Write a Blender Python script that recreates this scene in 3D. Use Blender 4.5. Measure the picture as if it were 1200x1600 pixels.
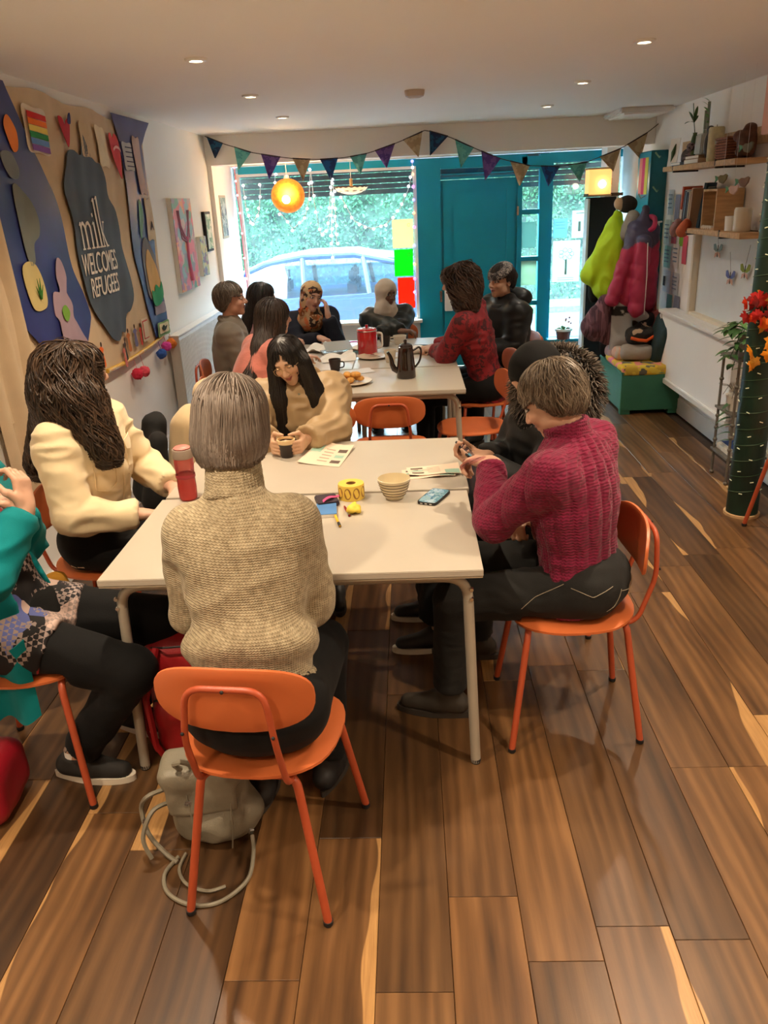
import bpy, bmesh, math, random
import numpy as np
from mathutils import Vector, Matrix, Euler
random.seed(7); RNG = np.random.default_rng(7)
for o in list(bpy.data.objects): bpy.data.objects.remove(o)
C = bpy.context.scene.collection
S = bpy.context.scene
PI = math.pi
# ---------------------------------------------------------------- camera
FPX = 1240.0; CAMH = 1.78
def cam_axes():
    d = np.array([35.0, -488.0, FPX]); d /= np.linalg.norm(d)
    r = math.radians(1.8); u = np.array([-math.sin(r), -math.cos(r), 0.0])
    u = u - d * (u @ d); u /= np.linalg.norm(u)
    x = np.cross(d, u); x = -x if x[0] < 0 else x
    return np.array([x, d, u])
RC = cam_axes()
cam = bpy.data.cameras.new('camera'); cam_o = bpy.data.objects.new('camera', cam); C.objects.link(cam_o)
cam.sensor_fit = 'VERTICAL'; cam.sensor_height = 36.0; cam.lens = 36.0 * FPX / 1600.0
m = Matrix.Identity(4)
for i in range(3):
    m[i][0] = RC[i][0]; m[i][1] = -RC[i][1]; m[i][2] = -RC[i][2]
m[2][3] = CAMH
cam_o.matrix_world = m; cam.clip_start = 0.05; S.camera = cam_o
# ---------------------------------------------------------------- world, exposure
S.view_settings.view_transform = 'Standard'; S.view_settings.look = 'None'
S.view_settings.exposure = 0.75; S.view_settings.gamma = 1.0; S.view_settings.use_curve_mapping = False
W = bpy.data.worlds.new('overcast'); S.world = W; W.use_nodes = True
bg = W.node_tree.nodes["Background"]; bg.inputs[0].default_value = (0.55, 0.82, 1.0, 1); bg.inputs[1].default_value = 26.0
sun = bpy.data.lights.new('soft_daylight', 'SUN'); sun.energy = 16.0; sun.color = (.74, .90, 1.0); sun.angle = math.radians(60)
sun_o = bpy.data.objects.new('soft_daylight', sun); C.objects.link(sun_o); sun_o.rotation_euler = (math.radians(-58), 0, math.radians(8))
S.cycles.diffuse_bounces = 7
# ---------------------------------------------------------------- lights of the room (recessed spots)
WARM = (1.0, 0.79, 0.56)
def spot(x, y, e, col=None):
    col = col or (WARM if y < 4.5 else (1.0, .87, .70))
    l = bpy.data.lights.new('downlight_lamp', 'SPOT'); l.energy = e; l.color = col
    l.spot_size = math.radians(125); l.spot_blend = 0.9; l.shadow_soft_size = 0.035
    o = bpy.data.objects.new('downlight_lamp', l); C.objects.link(o); o.location = (x, y, 2.385); return o
LEFT_SPOTS = [-1.3, 0.0, 1.33, 2.66, 3.97, 5.29, 6.6]
RIGHT_SPOTS = [-1.2, 0.13, 1.46, 2.79, 4.12, 5.46, 6.77]
ENERGY = lambda y: 78 if y < 4.5 else 24
for y in LEFT_SPOTS: spot(-0.91, y, ENERGY(y))
for y in RIGHT_SPOTS: spot(1.09, y, ENERGY(y))
# ================================================================ materials
def srgb(r, g, b): 
    f = lambda c: c / 12.92 if c <= 0.04045 else ((c + 0.055) / 1.055) ** 2.4
    return (f(r / 255), f(g / 255), f(b / 255), 1)
class NT:
    def __init__(s, name):
        s.m = bpy.data.materials.new(name); s.m.use_nodes = True; s.t = s.m.node_tree
        s.b = s.t.nodes['Principled BSDF']; s.out = s.t.nodes['Material Output']
    def n(s, typ, **k):
        n = s.t.nodes.new('ShaderNode' + typ)
        for a, v in k.items():
            if a in n.inputs: n.inputs[a].default_value = v
            else: setattr(n, a, v)
        return n
    def l(s, a, b): s.t.links.new(a, b)
    def coord(s, kind='Object', scale=(1, 1, 1)):
        tc = s.n('TexCoord'); mp = s.n('Mapping'); mp.inputs['Scale'].default_value = scale
        s.l(tc.outputs[kind], mp.inputs[0]); return mp.outputs[0]
    def mix(s, f, a, b, typ='MIX'):
        n = s.n('Mix', data_type='RGBA', blend_type=typ)
        for sock, v in ((n.inputs[0], f), (n.inputs[6], a), (n.inputs[7], b)):
            if isinstance(v, (int, float)): sock.default_value = v
            elif isinstance(v, tuple): sock.default_value = v
            else: s.l(v, sock)
        return n.outputs[2]
    def math(s, op, a, b=0.0, c=None):
        n = s.n('Math', operation=op)
        for i, v in enumerate((a, b, c)):
            if v is None: continue
            if isinstance(v, (int, float)): n.inputs[i].default_value = v
            else: s.l(v, n.inputs[i])
        return n.outputs[0]
    def ramp(s, f, stops, interp='LINEAR'):
        n = s.n('ValToRGB'); e = n.color_ramp; e.interpolation = interp
        while len(e.elements) < len(stops): e.elements.new(0.5)
        for el, (p, c) in zip(e.elements, stops): el.position = p; el.color = c
        s.l(f, n.inputs[0]); return n.outputs[0]
    def noise(s, co, scale, detail=3, rough=.5, **k):
        n = s.n('TexNoise'); n.inputs['Scale'].default_value = scale; n.inputs['Detail'].default_value = detail
        n.inputs['Roughness'].default_value = rough
        if co is not None: s.l(co, n.inputs['Vector'])
        return n.outputs[0]
    def bump(s, h, strength=.3, dist=.005, prev=None):
        n = s.n('Bump'); n.inputs['Strength'].default_value = strength; n.inputs['Distance'].default_value = dist
        s.l(h, n.inputs['Height'])
        if prev is not None: s.l(prev, n.inputs['Normal'])
        s.l(n.outputs[0], s.b.inputs['Normal']); return n.outputs[0]
    def base(s, v):
        if isinstance(v, tuple): s.b.inputs['Base Color'].default_value = v
        else: s.l(v, s.b.inputs['Base Color'])
MATS = {}
def mat(name, col, rough=.6, metal=0.0, var=0.12, vscale=9.0, bump=0.0, bscale=120.0, stretch=(1, 1, 1), sheen=0.0, spec=None, emit=None, es=0.0, trans=0.0, coat=0.0):
    if name in MATS: return MATS[name]
    t = NT(name); b = t.b
    co = t.coord('Object', stretch)
    if var > 0:
        nz = t.noise(co, vscale, 4)
        dark = tuple(c * (1 - var * 1.6) for c in col[:3]) + (1,); lite = tuple(min(1, c * (1 + var)) for c in col[:3]) + (1,)
        t.base(t.ramp(nz, [(.3, dark), (.7, lite)]))
    else: t.base(col)
    b.inputs['Roughness'].default_value = rough; b.inputs['Metallic'].default_value = metal
    b.inputs['Sheen Weight'].default_value = sheen; b.inputs['Transmission Weight'].default_value = trans
    b.inputs['Coat Weight'].default_value = coat
    if spec is not None: b.inputs['Specular IOR Level'].default_value = spec
    if bump > 0: t.bump(t.noise(co, bscale, 3), bump, .004)
    if emit: b.inputs['Emission Color'].default_value = emit; b.inputs['Emission Strength'].default_value = es
    MATS[name] = t.m; return t.m
def vcol_mat(name, rough=.6, sheen=0.0, bump=0.0, bscale=200, spec=.4, sss=0.0, mult=None):
    if name in MATS: return MATS[name]
    t = NT(name); a = t.n('Attribute', attribute_name='Col'); t.base(a.outputs[0])
    t.b.inputs['Roughness'].default_value = rough; t.b.inputs['Sheen Weight'].default_value = sheen
    t.b.inputs['Specular IOR Level'].default_value = spec
    if bump: t.bump(t.noise(t.coord(), bscale, 2), bump, .003)
    MATS[name] = t.m; return t.m
def paint_mat(name, cols, scale=8, rough=.7, kind='voronoi', stretch=(1, 1, 1)):
    """patchy hand-painted / printed colours"""
    if name in MATS: return MATS[name]
    t = NT(name); co = t.coord('Object', stretch)
    if kind == 'voronoi':
        v = t.n('TexVoronoi'); v.inputs['Scale'].default_value = scale
        nz = t.n('TexNoise'); nz.inputs['Scale'].default_value = scale * .8; t.l(co, nz.inputs['Vector'])
        mx = t.n('Mix', data_type='VECTOR'); mx.inputs[0].default_value = .12; t.l(co, mx.inputs[4]); t.l(nz.outputs[1], mx.inputs[5])
        t.l(mx.outputs[1], v.inputs['Vector']); sp = t.n('SeparateColor'); t.l(v.outputs['Color'], sp.inputs[0]); f = sp.outputs[0]
    else: f = t.noise(co, scale, 3, .6)
    n = len(cols)
    lo, hi = (0, 1) if kind == 'voronoi' else (.32, .68)
    t.base(t.ramp(f, [(lo + (hi - lo) * i / n, c) for i, c in enumerate(cols)], 'CONSTANT'))
    t.b.inputs['Roughness'].default_value = rough; MATS[name] = t.m; return t.m
# ================================================================ mesh helpers
def link(name, me, mt=None, parent=None):
    o = bpy.data.objects.new(name, me); C.objects.link(o)
    if mt is not None and me is not None:
        for x in (mt if isinstance(mt, (list, tuple)) else [mt]): me.materials.append(x)
    if parent is not None: o.parent = parent
    return o
def tag(o, label=None, cat=None, group=None, kind=None):
    if label: o['label'] = label
    if cat: o['category'] = cat
    if group: o['group'] = group
    if kind: o['kind'] = kind
    return o
def thing(name, label, cat, loc=(0, 0, 0), rz=0.0, group=None):
    o = bpy.data.objects.new(name, None); C.objects.link(o); o.empty_display_size = .05
    o.location = loc; o.rotation_euler = (0, 0, rz); return tag(o, label, cat, group)
def dup(root, loc=None, rz=None, label=None, group=None):
    kids = {}
    for o in bpy.data.objects:
        if o.parent: kids.setdefault(o.parent, []).append(o)
    def rec(o, par):
        c = o.copy(); C.objects.link(c)
        if par: c.parent = par
        for k in kids.get(o, []): rec(k, c)
        return c
    r = rec(root, None)
    if loc is not None: r.location = loc
    if rz is not None: r.rotation_euler = (0, 0, rz)
    if label: r['label'] = label
    if group: r['group'] = group
    return r
class MB:
    def __init__(s): s.v = []; s.f = []; s.mi = []; s.col = None; s.cm = 0
    def add(s, v, f):
        o = len(s.v); s.v += [tuple(p) for p in v]; s.f += [tuple(o + i for i in q) for q in f]; s.mi += [s.cm] * len(f); return s
    def box(s, c, d, rot=None, taper=1.0):
        x, y, z = d[0] / 2, d[1] / 2, d[2] / 2
        v = [Vector((a * x * (taper if k > 0 else 1), b * y * (taper if k > 0 else 1), k * z)) for k in (-1, 1) for b in (-1, 1) for a in (-1, 1)]
        if rot is not None:
            R = rot if isinstance(rot, Matrix) else Euler(rot).to_matrix(); v = [R @ p for p in v]
        c = Vector(c); return s.add([p + c for p in v], [(0, 2, 3, 1), (4, 5, 7, 6), (0, 1, 5, 4), (2, 6, 7, 3), (0, 4, 6, 2), (1, 3, 7, 5)])
    def tube(s, pts, r, n=10, cap=True, closed=False):
        pts = [Vector(p) for p in pts]; N = len(pts); rs = r if isinstance(r, (list, tuple)) else [r] * N
        vs = []; up = None
        for i, p in enumerate(pts):
            if closed: t = pts[(i + 1) % N] - pts[i - 1]
            else: t = pts[min(i + 1, N - 1)] - pts[max(i - 1, 0)]
            t = t.normalized() if t.length > 1e-9 else Vector((0, 0, 1))
            if up is None: up = t.orthogonal().normalized()
            up = (up - t * up.dot(t)); up = up.normalized() if up.length > 1e-6 else t.orthogonal().normalized()
            b = t.cross(up)
            for k in range(n):
                a = 2 * PI * k / n; vs.append(p + (up * math.cos(a) + b * math.sin(a)) * rs[i])
        fs = []
        for i in range(N if closed else N - 1):
            j = (i + 1) % N
            for k in range(n): fs.append((i * n + k, i * n + (k + 1) % n, j * n + (k + 1) % n, j * n + k))
        if cap and not closed: fs.append(tuple(range(n - 1, -1, -1))); fs.append(tuple((N - 1) * n + k for k in range(n)))
        return s.add(vs, fs)
    def lathe(s, prof, c=(0, 0, 0), n=24, rot=None, sx=1, sy=1):
        vs = []; fs = []; c = Vector(c); R = Euler(rot).to_matrix() if rot else None
        for (r, z) in prof:
            for k in range(n):
                a = 2 * PI * k / n; p = Vector((r * math.cos(a) * sx, r * math.sin(a) * sy, z)); vs.append((R @ p if R else p) + c)
        for i in range(len(prof) - 1):
            for k in range(n): fs.append((i * n + k, i * n + (k + 1) % n, (i + 1) * n + (k + 1) % n, (i + 1) * n + k))
        return s.add(vs, fs)
    def prism(s, out, a, b, axis='z', M=None):
        """outline (list of 2D) extruded from a to b along axis; M optional 4x4"""
        n = len(out); mk = {'z': lambda p, h: (p[0], p[1], h), 'y': lambda p, h: (p[0], h, p[1]), 'x': lambda p, h: (h, p[0], p[1])}[axis]
        v = [Vector(mk(p, a)) for p in out] + [Vector(mk(p, b)) for p in out]
        if M is not None: v = [M @ p for p in v]
        return s.add(v, [tuple(range(n - 1, -1, -1)), tuple(range(n, 2 * n))] + [(i, (i + 1) % n, n + (i + 1) % n, n + i) for i in range(n)])
    def ball(s, c, r, n=12, m_=8, R=None):
        r = r if isinstance(r, (tuple, list)) else (r, r, r); c = Vector(c); vs = []; fs = []
        for i in range(m_ + 1):
            th = PI * i / m_
            for k in range(n):
                a = 2 * PI * k / n; p = Vector((r[0] * math.sin(th) * math.cos(a), r[1] * math.sin(th) * math.sin(a), r[2] * math.cos(th)))
                vs.append((R @ p if R else p) + c)
        for i in range(m_):
            for k in range(n): fs.append((i * n + k, (i + 1) * n + k, (i + 1) * n + (k + 1) % n, i * n + (k + 1) % n))
        return s.add(vs, fs)
    def sheet(s, fn, nu, nv, thick=0.0):
        """grid surface fn(u,v)->xyz, closed into a thin solid when thick"""
        P = [[Vector(fn(i / nu, j / nv)) for j in range(nv + 1)] for i in range(nu + 1)]
        w = nv + 1; vs = [p for r in P for p in r]; fs = [(i * w + j, (i + 1) * w + j, (i + 1) * w + j + 1, i * w + j + 1) for i in range(nu) for j in range(nv)]
        if thick:
            nb = []
            for i in range(nu + 1):
                for j in range(nv + 1):
                    a = P[min(i + 1, nu)][j] - P[max(i - 1, 0)][j]; b = P[i][min(j + 1, nv)] - P[i][max(j - 1, 0)]
                    nn = a.cross(b); nn = nn.normalized() if nn.length > 1e-12 else Vector((0, 0, 1)); nb.append(P[i][j] - nn * thick)
            o = len(vs); vs += nb; fs += [tuple(reversed([o + q for q in f])) for f in fs[:]]
            ring = [i * w for i in range(nu)] + [nu * w + j for j in range(nv)] + [i * w + nv for i in range(nu, 0, -1)] + [j for j in range(nv, 0, -1)]
            for a, b in zip(ring, ring[1:] + ring[:1]): fs.append((b, a, o + a, o + b))
        return s.add(vs, fs)
    def build(s, name, mt=None, parent=None, smooth=True, angle=38, bevel=0.0, loc=None, rz=None, label=None):
        me = bpy.data.meshes.new(name); me.from_pydata([tuple(p) for p in s.v], [], s.f)
        if bevel > 0:
            bm = bmesh.new(); bm.from_mesh(me); bmesh.ops.bevel(bm, geom=[e for e in bm.edges if e.is_manifold and e.calc_face_angle(0) > .6], offset=bevel, segments=2, affect='EDGES', clamp_overlap=True); bm.to_mesh(me); bm.free()
        elif any(s.mi): me.polygons.foreach_set('material_index', s.mi)
        if smooth:
            me.polygons.foreach_set('use_smooth', [True] * len(me.polygons)); me.set_sharp_from_angle(angle=math.radians(angle))
        o = link(name, me, mt, parent)
        if loc is not None: o.location = loc
        if rz is not None: o.rotation_euler = (0, 0, rz)
        if label: o['label'] = label
        return o
def arc(c, r, a0, a1, n, plane='xz'):
    out = []
    for i in range(n + 1):
        a = a0 + (a1 - a0) * i / n; u, v = r * math.cos(a), r * math.sin(a)
        out.append((c[0] + u, c[1], c[2] + v) if plane == 'xz' else (c[0], c[1] + u, c[2] + v) if plane == 'yz' else (c[0] + u, c[1] + v, c[2]))
    return out
def fillet(pts, rad, n=5):
    """round the corners of a 3D polyline"""
    pts = [Vector(p) for p in pts]; out = [pts[0]]
    for i in range(1, len(pts) - 1):
        a, b, c = pts[i - 1], pts[i], pts[i + 1]; u = (a - b); v = (c - b); r = min(rad, u.length * .49, v.length * .49)
        p0 = b + u.normalized() * r; p1 = b + v.normalized() * r
        for k in range(n + 1):
            t = k / n; out.append(p0 * (1 - t) ** 2 + b * 2 * t * (1 - t) + p1 * t * t)
    out.append(pts[-1]); return out
def cat(pts, k=6):
    P = [Vector(p) for p in pts]; P = [P[0]] + P + [P[-1]]; out = []
    for i in range(1, len(P) - 2):
        for j in range(k): f = j / k; a, b, c, d = P[i - 1:i + 3]; out.append(.5 * ((2 * b) + (c - a) * f + (2 * a - 5 * b + 4 * c - d) * f * f + (3 * b - a - 3 * c + d) * f ** 3))
    return out + [P[-2]]
def supell(w, d, e=2.6, n=32, cx=0, cy=0):
    o = []
    for i in range(n):
        a = 2 * PI * i / n; c, s = math.cos(a), math.sin(a)
        o.append((cx + w / 2 * math.copysign(abs(c) ** (2 / e), c), cy + d / 2 * math.copysign(abs(s) ** (2 / e), s)))
    return o
def text_part(txt, size, mt, parent, M, name='lettering', extrude=.0006, shear=0.0, sx=1.0, spacing=1.0, align='CENTER'):
    cu = bpy.data.curves.new(name, 'FONT'); cu.body = txt; cu.size = size; cu.extrude = extrude; cu.align_x = align; cu.align_y = 'CENTER'
    cu.space_character = spacing; cu.shear = shear; cu.resolution_u = 3
    o = bpy.data.objects.new(name, cu); C.objects.link(o); dg = bpy.context.evaluated_depsgraph_get()
    me = bpy.data.meshes.new_from_object(o.evaluated_get(dg)); bpy.data.objects.remove(o); bpy.data.curves.remove(cu)
    me.transform(M @ Matrix.Diagonal((sx, 1, 1, 1))); me.materials.clear(); return link(name, me, mt, parent)
# ================================================================ signed-distance modelling
def A(*v): return np.array(v, float)
def nrm(v): v = np.asarray(v, float); return v / (np.linalg.norm(v) + 1e-12)
def cap(a, b, ra, rb=None, cut0=None, cut1=None, sq=None):
    """tapered capsule; cut1/cut0: flat cut at that fraction; sq=(axis, factor) thinner along an axis"""
    a = A(*a); b = A(*b); rb = ra if rb is None else rb; ba = b - a; L2 = ba @ ba + 1e-12; L = math.sqrt(L2)
    def f(p):
        pa = p - a; h = (pa @ ba) / L2; hc = np.clip(h, 0, 1); q = pa - hc[:, None] * ba
        if sq is not None:
            ax = sq[0]; q = q + np.outer(q @ ax, ax) * (1 / sq[1] - 1)
        d = np.sqrt((q * q).sum(1)) - (ra + (rb - ra) * hc)
        if sq is not None: d = d * (.5 + .5 * sq[1])
        if cut1 is not None: d = np.maximum(d, (h - cut1) * L)
        if cut0 is not None: d = np.maximum(d, (cut0 - h) * L)
        return d
    return f
def ell(c, r, R=None):
    c = A(*c); r = A(*r) if np.ndim(r) else A(r, r, r)
    def f(p):
        q = p - c
        if R is not None: q = q @ R          # columns of R are the local axes
        k0 = np.sqrt(((q / r) ** 2).sum(1)); k1 = np.sqrt(((q / r ** 2) ** 2).sum(1)) + 1e-9
        return k0 * (k0 - 1) / k1
    return f
def rbox(c, h, rad=.01, R=None):
    c = A(*c); h = A(*h)
    def f(p):
        q = p - c
        if R is not None: q = q @ R
        q = np.abs(q) - (h - rad); return np.sqrt((np.maximum(q, 0) ** 2).sum(1)) + np.minimum(q.max(1), 0) - rad
    return f
def torus(c, R_, r, ax):
    c = A(*c); ax = nrm(ax)
    def f(p):
        q = p - c; h = q @ ax; w = np.sqrt(np.maximum((q * q).sum(1) - h * h, 0)) - R_; return np.sqrt(w * w + h * h) - r
    return f
def above(f, z): return lambda p: np.maximum(f(p), z - p[:, 2])
def smin(a, b, k):
    if k <= 0: return np.minimum(a, b)
    h = np.clip(.5 + .5 * (b - a) / k, 0, 1); return b + (a - b) * h - k * h * (1 - h)
def union(prims, k=.02):
    def f(p):
        d = None
        for q in prims:
            kk = k
            if isinstance(q, tuple): q, kk = q
            e = q(p); d = e if d is None else smin(d, e, kk)
        return d
    return f
def minus(f, g, k=.01): return lambda p: -smin(-f(p), g(p), k)
def hashn(ix, iy, iz):
    h = (ix * 374761393 + iy * 668265263 + iz * 2147483647 + 12345) & 0x7fffffff
    h = ((h ^ (h >> 13)) * 1274126177) & 0x7fffffff; return ((h ^ (h >> 16)) & 0xffff) / 32767.5 - 1
def vnoise(p, s=1.0, seed=0):
    p = np.asarray(p, float) * s + seed * 17.13; i = np.floor(p).astype(np.int64); f = p - i; u = f * f * (3 - 2 * f); r = 0
    for dx in (0, 1):
        for dy in (0, 1):
            for dz in (0, 1):
                w = (u[:, 0] if dx else 1 - u[:, 0]) * (u[:, 1] if dy else 1 - u[:, 1]) * (u[:, 2] if dz else 1 - u[:, 2])
                r = r + w * hashn(i[:, 0] + dx, i[:, 1] + dy, i[:, 2] + dz)
    return r
def axis_coords(lo, hi, h, fine=()):
    """grid lines from lo to hi with spacing h, finer inside given (a,b,hf) zones"""
    x = [lo]
    while x[-1] < hi:
        st = h
        for a, b, hf in fine:
            if x[-1] >= a - h and x[-1] < b: st = min(st, hf)
        x.append(x[-1] + st)
    return np.array(x)
def polygonize(f, lo, hi, h, fine=None):
    """surface nets on a rectilinear grid evaluated only near the surface"""
    fine = fine or ((), (), ())
    ax = [axis_coords(lo[i] - 2 * h, hi[i] + 2 * h, h, fine[i]) for i in range(3)]
    B = 4; n = [((len(a) + B) // B) * B + 1 for a in ax]
    for i in range(3):
        e = n[i] - len(ax[i]); ax[i] = np.concatenate([ax[i], ax[i][-1] + h * np.arange(1, e + 1)])
    nb = [(k - 1) // B for k in n]
    cs = [(a[:-1:B][:b] + a[B::B][:b]) / 2 for a, b in zip(ax, nb)]; hw = [(a[B::B][:b] - a[:-1:B][:b]) / 2 for a, b in zip(ax, nb)]
    G = np.stack(np.meshgrid(*cs, indexing='ij'), -1).reshape(-1, 3); Hh = np.stack(np.meshgrid(*hw, indexing='ij'), -1).reshape(-1, 3)
    dc = f(G); diag = np.sqrt((Hh ** 2).sum(1)); act = np.abs(dc) < diag * 1.25 + .012
    D = np.repeat(np.repeat(np.repeat(dc.reshape(nb), B, 0), B, 1), B, 2).astype(np.float32)
    D = np.pad(D, ((0, 1),) * 3, mode='edge')
    bi = np.argwhere(act.reshape(nb)); off = np.stack(np.meshgrid(*([np.arange(B + 1)] * 3), indexing='ij'), -1).reshape(-1, 3)
    I = (bi[:, None, :] * B + off[None]).reshape(-1, 3); lin = np.unique((I[:, 0] * n[1] + I[:, 1]) * n[2] + I[:, 2])
    i0 = lin // (n[1] * n[2]); r = lin % (n[1] * n[2]); i1 = r // n[2]; i2 = r % n[2]
    D.reshape(-1)[lin] = f(np.stack([ax[0][i0], ax[1][i1], ax[2][i2]], 1))
    s = D < 0; c8 = [s[i:n[0] - 1 + i, j:n[1] - 1 + j, k:n[2] - 1 + k] for i in (0, 1) for j in (0, 1) for k in (0, 1)]
    tot = sum(c.astype(np.int8) for c in c8); cell = np.argwhere((tot > 0) & (tot < 8))
    if len(cell) == 0: return np.zeros((0, 3)), []
    idx = -np.ones((n[0] - 1, n[1] - 1, n[2] - 1), np.int64); idx[tuple(cell.T)] = np.arange(len(cell))
    acc = np.zeros((len(cell), 3)); cnt = np.zeros(len(cell)); cor = [(i, j, k) for i in (0, 1) for j in (0, 1) for k in (0, 1)]
    def cp(c): q = cell + c; return np.stack([ax[0][q[:, 0]], ax[1][q[:, 1]], ax[2][q[:, 2]]], 1), D[q[:, 0], q[:, 1], q[:, 2]].astype(float)
    CP = {c: cp(np.array(c)) for c in cor}
    for a in cor:
        for d in range(3):
            if a[d] == 0:
                b = tuple(1 if i == d else a[i] for i in range(3)); pa, da = CP[a]; pb, db = CP[b]; m_ = (da < 0) != (db < 0)
                t = np.where(m_, da / (da - db + 1e-20), 0)[:, None]; acc += np.where(m_[:, None], pa + (pb - pa) * t, 0); cnt += m_
    V = acc / cnt[:, None]; F = []
    for d in range(3):
        e = [0, 0, 0]; e[d] = 1; sl0 = tuple(slice(0, n[i] - e[i]) for i in range(3)); sl1 = tuple(slice(e[i], n[i]) for i in range(3))
        ch = np.argwhere(s[sl0] != s[sl1]); u, v = [(1, 2), (2, 0), (0, 1)][d]
        ch = ch[(ch[:, u] > 0) & (ch[:, v] > 0) & (ch[:, u] < n[u] - 1) & (ch[:, v] < n[v] - 1) & (ch[:, d] < n[d] - 1)]
        flip = s[tuple(ch.T)]; q = []
        for du, dv in ((-1, -1), (0, -1), (0, 0), (-1, 0)):
            w = ch.copy(); w[:, u] += du; w[:, v] += dv; q.append(idx[tuple(w.T)])
        Q = np.stack(q, 1); Q[~flip] = Q[~flip][:, ::-1]; F.append(Q[(Q >= 0).all(1)])
    return V, np.concatenate(F)
def grad(f, p, e=.003):
    g = np.stack([f(p + A(e, 0, 0)) - f(p - A(e, 0, 0)), f(p + A(0, e, 0)) - f(p - A(0, e, 0)), f(p + A(0, 0, e)) - f(p - A(0, 0, e))], 1)
    return g / (np.linalg.norm(g, axis=1)[:, None] + 1e-9)
def sdf_obj(name, f, lo, hi, h, mt, parent=None, fine=None, disp=None, color=None, relax=1):
    V, F = polygonize(f, lo, hi, h, fine)
    if disp is not None: V = V + grad(f, V) * disp(V)[:, None]
    if relax:
        for _ in range(relax):
            acc = np.zeros_like(V); c = np.zeros(len(V))
            for k in range(4):
                np.add.at(acc, F[:, k], V[F[:, (k + 1) % 4]]); np.add.at(c, F[:, k], 1)
            V = V * .5 + acc / np.maximum(c, 1)[:, None] * .5
    me = bpy.data.meshes.new(name); nf = len(F); me.vertices.add(len(V)); me.vertices.foreach_set('co', V.astype(np.float32).ravel())
    me.loops.add(nf * 4); me.loops.foreach_set('vertex_index', np.asarray(F, np.int32).ravel())
    me.polygons.add(nf); me.polygons.foreach_set('loop_start', np.arange(0, nf * 4, 4, dtype=np.int32))
    me.polygons.foreach_set('use_smooth', np.ones(nf, bool)); me.update(calc_edges=True); me.validate()
    if color is not None:
        at = me.color_attributes.new('Col', 'FLOAT_COLOR', 'POINT'); c = color(V); at.data.foreach_set('color', np.c_[c, np.ones(len(V))].astype(np.float32).ravel())
    return link(name, me, mt, parent)
def strand_obj(name, paths, rad, cols, mt, parent, taper=True):
    """many thin tapered locks: paths (N,K,3), three-sided"""
    N, K, _ = paths.shape; t = np.gradient(paths, axis=1); t /= np.linalg.norm(t, axis=2)[..., None] + 1e-9
    ref = nrm(RNG.normal(size=3)); u = np.cross(t, ref); u /= np.linalg.norm(u, axis=2)[..., None] + 1e-9; w = np.cross(t, u)
    prof = np.interp(np.linspace(0, 1, K), [0, .15, .6, 1], [.5, 1, .9, .12]) if taper else np.ones(K)
    rr = (np.asarray(rad).reshape(-1, 1) * prof[None])[..., None]
    V = np.stack([paths + rr * (math.cos(a) * u + math.sin(a) * w) for a in (0, 2.094, 4.189)], 2).reshape(-1, 3)
    i = np.arange(N)[:, None, None] * K * 3; k = np.arange(K - 1)[None, :, None] * 3; s = np.arange(3)[None, None, :]; s2 = (s + 1) % 3
    F = np.stack([i + k + s, i + k + s2, i + k + 3 + s2, i + k + 3 + s], -1).reshape(-1, 4); nf = len(F)
    me = bpy.data.meshes.new(name); me.vertices.add(len(V)); me.vertices.foreach_set('co', V.astype(np.float32).ravel())
    me.loops.add(nf * 4); me.loops.foreach_set('vertex_index', F.astype(np.int32).ravel()); me.polygons.add(nf)
    me.polygons.foreach_set('loop_start', np.arange(0, nf * 4, 4, dtype=np.int32)); me.polygons.foreach_set('use_smooth', np.ones(nf, bool)); me.update(calc_edges=True)
    c = np.repeat(np.asarray(cols), K * 3, axis=0); at = me.color_attributes.new('Col', 'FLOAT_COLOR', 'POINT')
    at.data.foreach_set('color', np.c_[c, np.ones(len(V))].astype(np.float32).ravel()); return link(name, me, mt, parent)
def comb(f, seeds, crown, K=12, step=.02, off=.003, wave=0.0, wf=30, jit=.15, down=1.0, zmin=-9, curl=0.0, stop=None):
    """locks that start at seeds on surface f and flow away from the crown and down along it"""
    p = seeds.copy(); P = [p.copy()]; N = len(p); j = RNG.normal(size=(N, 3)) * jit; ph = RNG.random(N) * 6.28
    for k in range(K - 1):
        g = grad(f, p); d = f(p); v = (p - crown); v /= np.linalg.norm(v, axis=1)[:, None] + 1e-9
        v = v * .6 + j; v[:, 2] -= down
        v = v - g * (v * g).sum(1)[:, None] * .9; v /= np.linalg.norm(v, axis=1)[:, None] + 1e-9
        if wave:
            sd = np.cross(g, v); v = v + sd * (np.sin(ph + (k * step) * wf) * wave)[:, None]
        live = (g[:, 2] > -.45)[:, None] * 1.0
        if stop is not None: live = live * (~stop(p))[:, None]
        p0 = p; p = p + v * step; d = f(p); g = grad(f, p); p = p - g * (np.clip(d - off, -.02, .012))[:, None] * .8; p = p0 + (p - p0) * live + A(0, 0, -.0012) * (1 - live)
        p[:, 2] = np.maximum(p[:, 2], zmin); P.append(p.copy())
    P = np.stack(P, 1)
    if curl:                                       # locks that coil together in clumps
        cl = (vnoise(seeds, 16, 2) * 5)[:, None]; t_ = np.arange(K)[None, :] * step; ph2 = t_ * wf * 1.6 + cl + RNG.random((N, 1)) * .8; am = curl * np.minimum(1, t_ / .08); g = grad(f, P.reshape(-1, 3)).reshape(P.shape); sd = np.cross(g, A(0, 0, 1)); sd /= np.linalg.norm(sd, axis=2)[..., None] + 1e-6
        P = P + g * (am * (.6 + .6 * np.sin(ph2)))[..., None] + sd * (am * np.cos(ph2))[..., None]
    return P
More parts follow.
